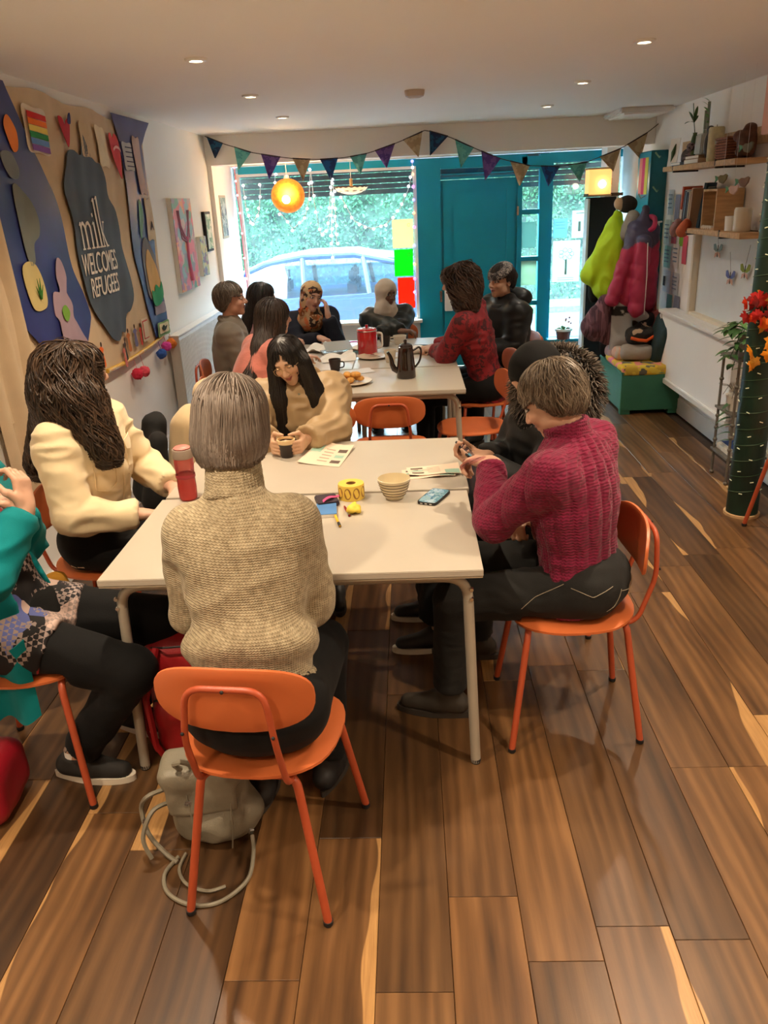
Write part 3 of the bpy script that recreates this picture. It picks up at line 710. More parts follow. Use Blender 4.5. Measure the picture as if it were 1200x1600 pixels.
# ---- roller shutter outside, above the glass
sh = thing('roller_shutter', 'dark grey slatted roller shutter hanging above the shop windows outside', 'shutter', (0, 9.32, 1.85))
M_SH = mat('dark_shutter_steel', srgb(74, 72, 66), .5, metal=.4, var=.1)
for k in range(5): MB().box((.2, 0, .025 + k * .055), (4.4, .02, .048)).build('slat', M_SH, sh, bevel=.008)
MB().box((.2, .08, .36), (4.4, .3, .2)).build('shutter_box', M_SH, sh, bevel=.01)
for x in (-2.02, 2.42): MB().box((x, 0, -.8), (.06, .05, 2.5)).build('guide_rail', M_SH, sh)
# daylight portals in the glass openings
for (x, z, w, h) in ((-.83, 1.2, 1.85, 1.3), (1.3, 1.15, .2, 1.75), (1.85, 1.1, .66, 1.6)):
    l = bpy.data.lights.new('daylight_portal', 'AREA'); l.shape = 'RECTANGLE'; l.size = w; l.size_y = h; l.cycles.is_portal = True
    o = bpy.data.objects.new('daylight_portal', l); C.objects.link(o); o.location = (x, 9.06, z); o.rotation_euler = (PI / 2 * -1, 0, 0)
# ================================================================ outside
struct('ground_outside', MB().box((0, 20, -.43), (40, 21.6, .1)), mat('wet_asphalt', srgb(60, 64, 68), .7, var=.1, vscale=2))
struct('pavement', MB().box((0, 10.2, -.30), (40, 1.7, .2)), mat('concrete_paving', srgb(88, 88, 88), .8, var=.08, vscale=3))
g = struct('verge', MB().box((0, 16.4, -.33), (40, 1.2, .12)), mat('verge_turf', srgb(66, 100, 46), .9, var=.3, vscale=20))
def hedge_obj():
    h = thing('hedge', 'tall clipped green hedge across the road seen through the shop windows', 'hedge', (0, 18, -.35))
    def f(u, v):
        x = -14 + 28 * u; z = v * 4.6; p = np.array([[x, 0, z]]); n1 = vnoise(p, 1.1)[0] * .35 + vnoise(p, 3.3)[0] * .16
        return (x, -.2 + n1 + (.8 * max(0, v - .85) * 6), z)
    MB().sheet(f, 90, 24, .8).build('twigs', mat('hedge_inner', srgb(40, 62, 44), .9, var=.4, vscale=3), h)
    n = 42000; x = RNG.uniform(-9, 9, n); z = RNG.uniform(0, 4.5, n); P = np.stack([x, 0 * x, z], 1)
    y = -.22 + vnoise(P, 1.1) * .35 + vnoise(P, 3.3) * .16 - RNG.random(n) * .16; c = np.stack([x, y, z], 1)
    d1_ = RNG.normal(size=(n, 3)); d1_ /= np.linalg.norm(d1_, axis=1)[:, None]; d2 = np.cross(d1_, RNG.normal(size=(n, 3))); d2 /= np.linalg.norm(d2, axis=1)[:, None]
    s = (.028 + RNG.random(n) * .032)[:, None]; V = np.stack([c - d1_ * s, c + d2 * s * .5, c + d1_ * s, c - d2 * s * .5], 1).reshape(-1, 3); me = bpy.data.meshes.new('leaves')
    me.vertices.add(4 * n); me.vertices.foreach_set('co', V.astype(np.float32).ravel()); me.loops.add(4 * n); me.loops.foreach_set('vertex_index', np.arange(4 * n, dtype=np.int32)); me.polygons.add(n); me.polygons.foreach_set('loop_start', np.arange(0, 4 * n, 4, dtype=np.int32)); me.update(calc_edges=True)
    at = me.color_attributes.new('Col', 'FLOAT_COLOR', 'POINT'); k = np.repeat(RNG.random(n), 4)[:, None]; at.data.foreach_set('color', np.c_[A(.032, .085, .045) * (1 - k) + A(.062, .135, .065) * k, np.ones(4 * n)].astype(np.float32).ravel())
    o = link('leaves', me, vcol_mat('hedge_leaf', .8, spec=.08), h); o['kind'] = 'stuff'
hedge_obj()
def make_car():
    cx, cy = -1.75, 12.1
    r = thing('car', 'dark blue hatchback parked outside the shop window', 'car', (cx, cy, -.38)); P = mat('dark_blue_car_paint', srgb(34, 46, 90), .3, metal=.0, var=.02, coat=0.0, spec=.22); G = glass_mat('car_glass', (.40, .55, .66, 1), .25, .04, (.5, .75, .9, 1)); K = M_BLACK
    def sect(x):                                     # half width, belt height etc along the car (x forward = -X)
        return x
    prof = [(-2.05, .30), (-2.08, .62), (-1.95, .80), (-1.05, .93), (2.0, 1.0), (2.06, .75), (2.02, .30)]
    b = MB(); ys = [(-.86, .95), (-.80, 1.0), (.80, 1.0), (.86, .95)]
    n = len(prof); vs = [(x, y, .62 + (z - .62) * s if True else z) for (y, s) in ys for (x, z) in prof]; fs = []
    for j in range(3):
        for i in range(n): fs.append((j * n + i, j * n + (i + 1) % n, (j + 1) * n + (i + 1) % n, (j + 1) * n + i))
    fs += [tuple(range(n - 1, -1, -1)), tuple(3 * n + i for i in range(n))]; b.add(vs, fs); b.build('body_shell', P, r, bevel=.04)
    # roof on pillars
    rp_ = [(-.62, 1.26), (-.25, 1.40), (.3, 1.49), (1.0, 1.49), (1.6, 1.42), (1.82, 1.30)]
    MB().sheet(lambda u, v: (np.interp(u * 5, range(6), [p[0] for p in rp_]), -.62 + 1.24 * v, np.interp(u * 5, range(6), [p[1] for p in rp_]) + .05 * math.sin(PI * v)), 20, 10, .035).build('roof', P, r)
    for s in (-1, 1):
        y0, y1 = s * .80, s * .62
        for pts in (((-1.15, y0, .93), (-.62, y1, 1.26), (-.2, y1, 1.42)), ((.30, y0, .96), (.28, y1, 1.48)), ((1.20, y0, .97), (1.12, y1, 1.48)), ((2.0, y0, .99), (1.82, y1, 1.30))): MB().tube(pts, .035, 8).build('pillar', mat('black_pillar_trim', srgb(20, 24, 34), .4), r)
        MB().tube([(-.62, y1, 1.26), (-.25, y1, 1.41), (.3, y1, 1.49), (1.0, y1, 1.49), (1.82, y1, 1.31)], .04, 8).build('roof_rail', P, r)
        for q in (((-1.05, .93), (.28, .96), (.26, 1.46), (-.2, 1.38), (-.58, 1.24)), ((.34, .96), (1.18, .97), (1.10, 1.46), (.32, 1.46)), ((1.24, .97), (1.95, .99), (1.78, 1.28), (1.5, 1.42), (1.16, 1.45))):
            MB().add([(x, y0 * 1.0 + (y1 - y0) * (z - .95) / .5, z) for x, z in q], [tuple(range(len(q)))]).build('side_window', G, r)
        for wx in (-1.35, 1.30):
            w = MB().lathe([(.0, -.1), (.30, -.1), (.32, -.06), (.32, .06), (.30, .1), (0, .1)], (wx, s * .78, .32), 28, (PI / 2, 0, 0)).build('wheel', K, r); MB().lathe([(0, -.02), (.19, -.02), (.2, .02), (0, .03)], (wx, s * .86, .32), 20, (PI / 2, 0, 0)).build('hub_cap', M_STEEL, w)
        MB().box((1.98, s * .68, 1.0), (.1, .14, .30)).build('tail_light', mat('tail_light_red', srgb(220, 40, 50), .25, var=0), r, bevel=.02)
        MB().ball((-.55, s * .93, .98), (.09, .06, .07)).build('wing_mirror', P, r)
    MB().add([(-1.1, -.72, .94), (-1.1, .72, .94), (-.60, .58, 1.25), (-.60, -.58, 1.25)], [(0, 1, 2, 3)]).build('windscreen', G, r)
    MB().add([(2.0, -.72, 1.0), (2.0, .72, 1.0), (1.82, .58, 1.29), (1.82, -.58, 1.29)], [(0, 1, 2, 3)]).build('rear_window', G, r)
    for x in (-.1, .95):
        for y in (-.35, .35): MB().box((x, y, .85), (.14, .46, .55)).box((x, y, 1.2), (.1, .22, .16)).build('car_seat', mat('car_seat_cloth', srgb(60, 62, 70), .9), r, bevel=.03)
make_car()
# ================================================================ ceiling fittings
def downlight(x, y):
    t = thing('ceiling_light', DLAB[(x, y)], 'ceiling light', (x, y, CZ), group=None)
    MB().lathe([(.030, -.012), (.046, -.010), (.050, -.004), (.050, .0), (.030, .0)], n=28).build('trim_ring', M_WHITE, t)
    MB().lathe([(.0, -.006), (.029, -.007), (.030, -.002), (0, -.001)], n=24).build('diffuser', M_BULB, t); return t
names_l = {2.66: 'recessed ceiling light cut by the top edge above the banner', 3.97: 'recessed ceiling light nearest of the whole ones on the left, above the banner', 5.29: 'recessed ceiling light second of three on the left side', 6.6: 'recessed ceiling light on the left closest to the bunting'}
names_r = {4.12: 'recessed ceiling light on the right nearest the camera', 5.46: 'recessed ceiling light in the middle of the right row', 6.77: 'recessed ceiling light on the right closest to the bunting'}
DLAB = {(-.91, y): names_l.get(y, 'recessed ceiling light behind the camera on the left') for y in LEFT_SPOTS}
DLAB.update({(1.09, y): names_r.get(y, 'recessed ceiling light behind the camera on the right') for y in RIGHT_SPOTS})
for (x, y) in DLAB:
    if y > 2.5 and not (x > 0 and y < 3): downlight(x, y)
t = thing('smoke_alarm', 'round white smoke alarm fixed to the middle of the ceiling', 'smoke alarm', (.07, 5.46, CZ))
MB().lathe([(0, -.042), (.035, -.042), (.055, -.034), (.06, -.02), (.062, 0), (0, 0)], n=32).build('housing', mat('alarm_plastic', srgb(190, 178, 168), .5, var=0), t)
MB().lathe([(.0, -.048), (.018, -.047), (.02, -.041), (0, -.041)], n=16).build('sensor_cap', M_WHITE, t)
t = thing('ceiling_hatch', 'shallow white boxed hatch on the ceiling near the right wall', 'hatch', (1.98, 7.55, CZ))
MB().box((0, 0, -.02), (.44, .62, .04)).build('panel', M_TRIMW, t, bevel=.012); MB().box((0, 0, -.045), (.36, .54, .012)).build('lid', M_CEIL, t, bevel=.004)
# ================================================================ tables
def make_table(x0, y0, label, rz=0.0):
    w, d, h = 1.172, .70, .745
    t = thing('folding_table', label, 'table', (x0 + w / 2, y0 + d / 2, 0), rz, 'greige laminate tables in two pairs')
    MB().box((0, 0, h - .011), (w, d, .022)).build('tabletop', M_LAM, t, bevel=.002)
    MB().box((0, 0, h - .024), (w - .004, d - .004, .006)).build('table_edge', M_EDGE, t)
    for s in (-1, 1):
        y = s * (d / 2 - .055); pts = fillet([(-w / 2 + .02, y, .006), (-w / 2 + .045, y, h - .047), (w / 2 - .045, y, h - .047), (w / 2 - .02, y, .006)], .075, 6)
        k = next(i for i, p in enumerate(pts) if p.x > 0)
        MB().tube(pts[1:-1], .0165, 14).build('leg_rail', M_GREY, t)
        for e, p, q in ((-1, pts[0], pts[1]), (1, pts[-1], pts[-2])):
            lg = MB().tube([p, q], .0168, 16).build('leg', M_GREY, t); MB().lathe([(0, 0), (.015, 0), (.017, .008), (.017, .018), (0, .018)], (p.x, p.y, 0), 14).build('foot_cap', M_BLACK, lg)
        for e in (-1, 1):
            for dz in (.085, .118): MB().lathe([(0, .004), (.006, .004), (.0075, 0), (.0075, -.004), (0, -.004)], (e * (w / 2 - .033 + .001 * 0), y + s * .0165, h - dz), 12, (PI / 2 * -s, 0, 0)).build('bolt', M_STEEL, t)
    for s in (-1, 1): MB().tube([(s * (w / 2 - .09), -d / 2 + .07, h - .045), (s * (w / 2 - .09), d / 2 - .07, h - .045)], .013, 10).build('side_rail', M_GREY, t)
    return t
make_table(-.977, 2.142, 'greige table nearest the camera with the phone and striped bowl', 0)
make_table(-.968, 2.858, 'greige table behind the nearest one with the two leaflets')
make_table(-.862, 4.545, 'greige table in the middle of the room carrying the dark coffee pot')
tt = make_table(-.40 - .236 + .0, 5.262 + .236, 'greige table furthest from the camera with the red pot and mugs', PI / 2)
tt.location = (-.044, 5.848, 0)
tt = make_table(0, 0, 'greige table at the far left beside the radiator under the crumpled wrappers', PI / 2); tt.location = (-.748, 5.848, 0)
# ================================================================ chairs (local +Y is forward)
def make_chair(label, x, y, rz):
    t = thing('dining_chair', label, 'chair', (x, y, 0), rz, 'orange laminate chairs round the tables')
    def seat_z(px, py): return .458 - .012 * math.exp(-((px / .15) ** 2 + ((py + .02) / .13) ** 2)) + (.010 * max(0, (-py - .12) / .09)) - (.012 * max(0, (py - .13) / .08)) ** 1
    ring = supell(.425, .42, 2.5, 36); ring = [(p[0] * (1.0 + .06 * p[1] / .2), p[1]) for p in ring]; b = MB(); vs = []; n = 36
    lev = [0, .25, .5, .75, .93, 1.0]
    for top in (1, 0):
        for f in lev:
            for p in ring: z = seat_z(p[0] * f, p[1] * f) - (0 if top else .016) - (.004 if f == 1.0 and top else 0) + (.004 if f == 1.0 and not top else 0); vs.append((p[0] * f, p[1] * f, z))
    L = len(lev); fs = []
    for top in (0, 1):
        o = top * L * n
        for i in range(L - 1):
            for k in range(n):
                q = (o + i * n + k, o + (i + 1) * n + k, o + (i + 1) * n + (k + 1) % n, o + i * n + (k + 1) % n); fs.append(q if top == 0 else q[::-1])
    o = (L - 1) * n
    for k in range(n): fs.append((o + k, o + L * n + k, o + L * n + (k + 1) % n, o + (k + 1) % n))
    b.add(vs, fs); b.build('seat', M_ORANGE, t, angle=60)
    # backrest: rounded board curved round the back
    out = supell(.40, .178, 2.7, 40); b = MB()
    def bp(u, w, off): 
        cur = .035 * (u / .2) ** 2; return (u, -.222 + cur - .10 * (w - .0) * .35 + off, .695 + w)
    rings = [0, .35, .7, .94, 1.0]; vs = []
    for side in (1, 0):
        for f in rings:
            for p in out: vs.append(bp(p[0] * f, p[1] * f, (.007 if side else -.007) * (.6 if f == 1 else 1)))
    n = 40; L = len(rings); fs = []
    for side in (0, 1):
        o = side * L * n
        for i in range(L - 1):
            for k in range(n):
                q = (o + i * n + k, o + (i + 1) * n + k, o + (i + 1) * n + (k + 1) % n, o + i * n + (k + 1) % n); fs.append(q if side else q[::-1])
    o = (L - 1) * n
    for k in range(n): fs.append((o + (k + 1) % n, o + L * n + (k + 1) % n, o + L * n + k, o + k))
    b.add(vs, fs); b.build('backrest', M_ORANGE, t, angle=60)
    # back frame: inverted U behind the board, feet tucked under the seat
    up = fillet([(-.115, .06, .430), (-.115, -.20, .430), (-.112, -.255, .60), (-.095, -.251, .745), (.095, -.251, .745), (.112, -.255, .60), (.115, -.20, .430), (.115, .06, .430)], .045, 6)
    MB().tube(up, .0085, 12).build('back_frame', M_ORTUBE, t)
    for sx in (-1, 1): MB().ball((sx * .111, -.264, .625), (.005, .004, .005), 8, 6).build('screw', M_BLACK, t)
    MB().ball((0, -.262, .745), (.005, .004, .005), 8, 6).build('screw', M_BLACK, t)
    for sy, hw in ((1, .222), (-1, .190)):
        for sx in (-1, 1):
            pts = fillet([(sx * .06, sy * .145, .432), (sx * (hw - .065), sy * .165, .432), (sx * hw, sy * .222, .012)], .06, 6)
            l = MB().tube(pts, .0115, 14).build('leg', M_ORTUBE, t); MB().lathe([(0, 0), (.011, 0), (.0135, .005), (.0135, .016), (0, .016)], (sx * hw, sy * .222, 0), 14).build('foot_cap', M_BLACK, l)
    for yy in (-.14, .14): MB().box((0, yy, .428), (.24, .05, .012)).build('seat_bracket', M_ORTUBE, t)
    return t
CH = [('orange chair nearest the camera under the woman in the oatmeal jumper', -.432, 1.795, -.107),
      ('orange chair under the person in the magenta cable cardigan', .522, 2.47, PI / 2 + .01),
      ('orange chair under the person in the teal shirt at the left edge', -1.285, 2.235, -PI / 2 - .02),
      ('orange chair under the woman in the cream shirt', -1.27, 2.98, -PI / 2 - .1),
      ('orange chair under the woman in the fur-trimmed black coat', .52, 3.20, PI / 2 - .12),
      ('empty orange chair facing away, tucked under the middle table', -.135, 4.48, .02),
      ('empty orange chair side-on at the right corner of the middle table', .36, 4.82, PI / 2 + .1),
      ('orange chair under the woman in the red shirt', .50, 5.52, PI / 2 + .15),
      ('orange chair under the woman in the black padded jacket and patterned headband', .75, 6.25, PI / 2 + .3),
      ('orange chair under the woman in the cream hijab, its backrest showing beside her', -.16, 6.88, PI - .15),
      ('orange chair under the woman in the floral headscarf', -.85, 6.88, PI + .2),
      ('orange chair under the grey-haired man by the radiator', -1.27, 5.62, -PI / 2 + .1),
      ('orange chair under the woman with the long dark hair over a pink fleece', -1.12, 5.0, -PI / 2 + .2),
      ('orange chair under the dark-haired woman in the pale pink top', -1.24, 6.3, -PI / 2 - .2),
      ('orange chair under the woman in glasses and beige padded coat', -.50, 3.98, PI + .05),
      ('orange chair behind the near table draped with the cream hooded coat', -.96, 4.04, .1)]
c0 = None
for (lb, x, y, r) in CH:
    c0 = make_chair(lb, x, y, r) if c0 is None else dup(c0, (x, y, 0), r, lb) and c0
dup(c0, (2.09, 3.98, 0), PI / 2 + .2, 'orange chair cut by the right edge beside the dark green post')
# ================================================================ left wall: banner
bn = thing('banner', 'big patchwork cloth banner with navy borders hung along the left wall', 'banner', (WL, 0, 0))
M_CAL = mat('calico', srgb(208, 186, 154), .9, var=.04, bump=.2, bscale=500)
M_NAVY = mat('navy_satin', srgb(40, 46, 112), .5, var=.14, vscale=5)
M_SLATE = mat('slate_cotton', srgb(76, 90, 104), .8, var=.08, vscale=6)
def bwave(y, z): return .018 + .0055 * math.sin(y * 19 + z * 2.5) * (2.4 - z) * .6 + .0018 * math.sin(y * 37 - z * 5) + .005 * math.sin(z * 9 + y * 4)
def top_z(y): return np.interp(y, [3.2, 4.3, 5.3, 6.0], [2.36, 2.355, 2.335, 2.33]) + .012 * math.sin(y * 9)
def bot_z(y): return np.interp(y, [3.2, 4.0, 4.8, 5.4, 6.02], [.92, .92, .90, .90, .955]) + .01 * math.sin(y * 14)
MB().sheet(lambda u, v: ((lambda y: (lambda z: (bwave(y, z), y, z))(bot_z(y) + (top_z(y) - bot_z(y)) * v))(3.25 + 2.75 * u)), 110, 40, .003).build('calico_ground', M_CAL, bn)
def strip(name, yl, yr, m, off, parent=None, z0=.95, z1=2.36, nu=6, nv=44, **k):
    """cloth strip between two edge curves y(z)"""
    return MB().sheet(lambda u, v: ((lambda z: (lambda y: (bwave(y, z) + off + .009, y, z))(yl(z) + (yr(z) - yl(z)) * u))(z0 + (z1 - z0) * v)), nu, nv, .002).build(name, m, parent or bn, **k)
strip('navy_border', lambda z: np.interp(z, [.95, 1.3, 1.8, 2.1, 2.36], [4.12, 3.72, 3.6, 3.55, 3.5]), lambda z: np.interp(z, [.95, 1.25, 1.5, 1.9, 2.15, 2.36], [4.30, 4.52, 4.42, 4.30, 4.16, 3.98]) + .02 * math.sin(z * 11), M_NAVY, .006)
nv_r = strip('navy_border', lambda z: np.interp(z, [.95, 1.2, 1.5, 1.9, 2.2, 2.36], [5.62, 5.5, 5.44, 5.46, 5.48, 5.40]), lambda z: np.interp(z, [.95, 1.2, 1.5, 1.9, 2.2, 2.36], [5.90, 5.93, 5.88, 5.92, 5.93, 6.15]) + .015 * math.sin(z * 13), M_NAVY, .006)
MB().tube([(.035, 4.62 + .0, .915), (.032, 4.9, .905), (.03, 5.2, .908), (.028, 5.5, .915), (.026, 5.8, .935), (.022, 6.0, .985)], [.014, .013, .012, .012, .011, .008], 10).build('gold_hem', mat('gold_satin', srgb(214, 168, 62), .4, var=.1), bn)
# slate coffee-house style badge shape: a soft-edged jar
def blob(name, pts, m, off, z_amp=0, parent=None, n=64, thick=.002, label=None):
    """closed outline in (y,z) laid on the banner as cloth"""
    P = [Vector((p[0], p[1], 0)) for p in pts]; P = smooth_loop(P, n); cy = sum(p.x for p in P) / n; cz = sum(p.y for p in P) / n; b = MB(); L = 7 if n < 80 else 26; vs = []
    for side in (0, 1):
        for i in range(L + 1):
            f = i / L
            for p in P: y = cy + (p.x - cy) * f; z = cz + (p.y - cz) * f; vs.append((bwave(y, z) + off + .009 - side * thick, y, z))
    fs = []
    for side in (0, 1):
        o = side * (L + 1) * n
        for i in range(L):
            for k in range(n): q = (o + i * n + k, o + (i + 1) * n + k, o + (i + 1) * n + (k + 1) % n, o + i * n + (k + 1) % n); fs.append(q if side == 0 else q[::-1])
    o = L * n
    for k in range(n): fs.append((o + k, o + (L + 1) * n + k, o + (L + 1) * n + (k + 1) % n, o + (k + 1) % n))
    b.add(vs, fs); ob = b.build(name, m, parent or bn, angle=70)
    if label: ob['label'] = label
    return ob
def smooth_loop(P, n):
    m_ = len(P); out = []
    for i in range(n):
        t = i / n * m_; k = int(t); f = t - k; a, b_, c, d = (P[(k + j - 1) % m_] for j in range(4))
        out.append(.5 * ((2 * b_) + (c - a) * f + (2 * a - 5 * b_ + 4 * c - d) * f * f + (3 * b_ - a - 3 * c + d) * f ** 3))
    return out
bd = blob('slate_badge', [(4.83, 2.20), (4.90, 2.10), (4.98, 2.06), (5.04, 2.05), (5.09, 1.97), (5.10, 1.88), (5.19, 1.80), (5.22, 1.68), (5.20, 1.58), (5.26, 1.42), (5.27, 1.28), (5.18, 1.20), (5.10, 1.18), (5.06, 1.08), (4.98, 1.09), (4.90, 1.05), (4.80, 1.08), (4.70, 1.18), (4.62, 1.23), (4.55, 1.32), (4.50, 1.45), (4.47, 1.60), (4.49, 1.76), (4.46, 1.90), (4.50, 1.97), (4.55, 2.03), (4.60, 2.10), (4.68, 2.11), (4.76, 2.09)], M_SLATE, .010, n=90, label='slate grey cloth shape carrying white lettering')
M_INK = mat('white_fabric_paint', srgb(232, 226, 214), .8, var=0)
def bt(txt, y, z, size, sx, tilt=0, par=bd, name='lettering', m=M_INK, bold=0): 
    M = Matrix.Translation((0, y, z)) @ Matrix.Rotation(tilt, 4, 'X') @ Matrix(((0, 0, 1, 0), (1, 0, 0, 0), (0, 1, 0, 0), (0, 0, 0, 1)))
    o = text_part(txt, size, m, par, M, name, .0008, sx=sx, spacing=.95); me = o.data; bm = bmesh.new(); bm.from_mesh(me); bmesh.ops.triangulate(bm, faces=bm.faces)
    bmesh.ops.subdivide_edges(bm, edges=[e for e in bm.edges if e.calc_length() > .03], cuts=2, use_grid_fill=False); bmesh.ops.triangulate(bm, faces=bm.faces); bm.to_mesh(me); bm.free()
    for v in me.vertices: v.co.x += bwave(v.co.y, v.co.z) + .0265
    return o
def stroke(pts, w, y0, z0, sx, sz, par=bd):
    """a painted letter stroke laid on the cloth"""
    P = [Vector((p[0] * sx, p[1] * sz, 0)) for p in pts]; ws = w if isinstance(w, (list, tuple)) else [w] * len(P)
    def f(u, v):
        t = u * (len(P) - 1); k = min(int(t), len(P) - 2); q = P[k].lerp(P[k + 1], t - k); d = (P[k + 1] - P[k]).normalized(); n = Vector((-d.y, d.x, 0)); ww = ws[k] + (ws[k + 1] - ws[k]) * (t - k); q = q + n * ww * (v - .5) * sx
        y, z = y0 + q.x, z0 + q.y; return (bwave(y, z) + .0255, y, z)
    return MB().sheet(f, 6 * (len(P) - 1), 1, -.0012).build('letter_stroke', M_INK, par)
def serif_word(y0, z0, sx, sz):
    st = []; stem = lambda x, a, b: st.append(([(x, a), (x, b)], .075)); tick = lambda x, z, l=.09: st.append(([(x - l, z), (x + l, z)], .03)); flag = lambda x, z: st.append(([(x - .09, z - .04), (x, z)], [.02, .05]))
    for x in (0, .26, .52): stem(x, 0, .42 if x else .5); tick(x, .012)
    flag(0, .48)
    for x in (0, .26): st.append(([(x + .02, .38), (x + .09, .46), (x + .18, .48), (x + .26, .40)], [.03, .05, .07, .075]))
    stem(.76, 0, .48); tick(.76, .012); flag(.76, .48); st.append(([(.73, .60), (.79, .62)], .07))
    stem(.96, 0, .92); tick(.96, .012); flag(.96, .90); stem(1.14, 0, .96); tick(1.14, .012); flag(1.14, .94)
    st.append(([(1.16, .20), (1.36, .46)], .03)); tick(1.36, .47, .06); st.append(([(1.20, .28), (1.38, .0)], [.06, .08])); tick(1.40, .012, .07)
    for pts, w in st: stroke(pts, w, y0, z0, sx, sz)
serif_word(4.56, 1.60, .275, .29)
bt('WELCOMES', 4.77, 1.515, .165, .66); bt('REFUGEES', 4.80, 1.385, .155, .66)
# patches
def quad(name, y0, y1, z0, z1, m, off=.011, skew=0, label=None, parent=None):
    return blob(name, [(y0, z0), ((y0 + y1) / 2, z0 + skew / 2), (y1, z0 + skew), (y1, (z0 + z1) / 2 + skew), (y1, z1 + skew), ((y0 + y1) / 2, z1 + skew / 2), (y0, z1), (y0, (z0 + z1) / 2)], m, off, n=40, label=label, parent=parent)
F_ = lambda r, g, b: mat('felt_%d_%d_%d' % (r, g, b), srgb(r, g, b), .9, var=.05)
pr = quad('rainbow_patch', 4.13, 4.37, 2.08, 2.28, F_(225, 214, 196), .010, -.01, 'white patch painted with six rainbow stripes')
for i, c in enumerate(((206, 40, 36), (238, 120, 36), (240, 214, 100), (40, 140, 70), (96, 140, 196), (132, 90, 170))):
    z = 2.255 - i * .029; MB().sheet(lambda u, v: (bwave(4.15 + .20 * u, z) + .0315, 4.15 + .20 * u, z - .027 + .027 * v - .01 * u), 8, 1, .001).build('stripe', F_(*c), pr)
hp_ = blob('heart_patch', [(4.53, 2.26), (4.56, 2.19), (4.62, 2.12), (4.66, 2.2), (4.67, 2.26), (4.62, 2.25), (4.60, 2.23), (4.57, 2.26)], F_(190, 48, 62), .011, n=40, label='dark red heart shaped patch with a blue tip')
blob('blue_tip', [(4.64, 2.24), (4.68, 2.24), (4.69, 2.29), (4.66, 2.28)], F_(60, 70, 130), .014, parent=hp_, n=20)
quad('stitched_patch', 4.80, 4.98, 2.09, 2.26, F_(206, 184, 148), .010, -.01, 'tan patch with faint stitched lettering')
quad('lace_patch', 5.05, 5.20, 2.05, 2.26, F_(228, 214, 182), .010, -.01)
hh = blob('heart_patch', [(5.27, 2.22), (5.31, 2.24), (5.345, 2.215), (5.38, 2.24), (5.43, 2.21), (5.43, 2.12), (5.40, 2.03), (5.38, 1.98), (5.33, 2.05), (5.28, 2.12)], F_(214, 74, 80), .011, n=50, label='coral red heart patch near the right border')
MB().sheet(lambda u, v: (bwave(5.3 + .12 * u, 2.14) + .0295, 5.29 + .13 * u, 2.135 + .02 * math.sin(u * 3.1) + .016 * v), 8, 1, .001).build('pale_stripe', F_(232, 170, 160), hh)
# right border patches
quad('lined_patch', 5.50, 5.68, 2.04, 2.20, F_(196, 192, 190), .014, label='white patch with dark squiggled lines', parent=nv_r)
for i in range(5): MB().box((bwave(5.59, 2.1) + .0325, 5.59, 2.06 + i * .028), (.002, .15, .006)).build('ink_line', F_(60, 60, 90), nv_r)
sq = quad('portrait_patch', 5.72, 5.86, 1.90, 2.24, F_(196, 168, 160), .014, label='tall patch with pink yellow and green shapes', parent=nv_r)
blob('leaf_print', [(5.62, 1.72), (5.66, 1.86), (5.70, 1.78), (5.66, 1.66), (5.62, 1.62)], F_(120, 160, 140), .014, parent=nv_r, n=24)
quad('arrow_patch', 5.76, 5.90, 1.60, 1.86, F_(206, 186, 158), .014, parent=nv_r); blob('arrow_print', [(5.81, 1.66), (5.84, 1.72), (5.87, 1.66), (5.84, 1.69)], F_(70, 70, 70), .020, parent=nv_r, n=16)
blob('arch_patch', [(5.60, 1.22), (5.58, 1.42), (5.62, 1.56), (5.70, 1.62), (5.80, 1.54), (5.88, 1.40), (5.90, 1.22)], F_(122, 120, 124), .012, parent=nv_r, n=50)
blob('arch_patch', [(5.64, 1.22), (5.62, 1.40), (5.66, 1.50), (5.71, 1.54), (5.78, 1.48), (5.86, 1.36), (5.88, 1.22)], F_(206, 166, 108), .017, parent=nv_r, n=50, label='tan arch shaped patch above a green hill')
blob('hill_patch', [(5.63, 1.18), (5.64, 1.27), (5.70, 1.25), (5.76, 1.30), (5.82, 1.27), (5.89, 1.31), (5.89, 1.22), (5.76, 1.16)], F_(44, 150, 100), .022, parent=nv_r, n=40)
quad('lettered_patch', 5.66, 5.89, 1.10, 1.17, F_(150, 144, 160), .016, parent=nv_r)
quad('lion_patch', 5.66, 5.90, 1.085 - .14, 1.04, F_(130, 170, 120), .020, parent=nv_r); quad('bird_patch', 5.69, 5.87, .965, 1.03, F_(222, 212, 176), .026, parent=nv_r)
blob('bird_print', [(5.73, 1.0), (5.76, 1.02), (5.79, 1.005), (5.83, 1.01), (5.80, .985), (5.76, .98)], F_(40, 56, 50), .032, parent=nv_r, n=20)
# left border patches
blob('orange_print', [(3.90, 2.17), (3.96, 2.22), (4.02, 2.16), (4.00, 2.08), (3.94, 2.07)], F_(240, 138, 60), .013, n=30)
blob('grey_print', [(3.80, 2.05), (3.9, 2.06), (3.96, 2.0), (3.93, 1.95), (3.84, 1.96)], F_(120, 128, 132), .013, n=30)
blob('grey_print', [(3.85, 1.92), (3.98, 1.88), (4.06, 1.78), (4.05, 1.70), (3.98, 1.66), (3.96, 1.58), (3.9, 1.57), (3.86, 1.7)], F_(112, 118, 112), .013, n=40, label='grey leafy patch outlined in cream')
lp = blob('leaf_patch', [(3.80, 1.56), (3.93, 1.58), (4.0, 1.50), (4.01, 1.40), (3.95, 1.36), (3.82, 1.38)], F_(198, 180, 120), .013, n=36, label='tan patch with a green plant drawing')
for a in (-.9, -.3, .3, .9): MB().tube([(bwave(3.92, 1.45) + .03, 3.92, 1.41), (bwave(3.92, 1.45) + .032, 3.92 + .05 * math.sin(a), 1.41 + .1 * math.cos(a))], [.006, .001], 5).build('leaf_stroke', F_(52, 120, 40), lp)
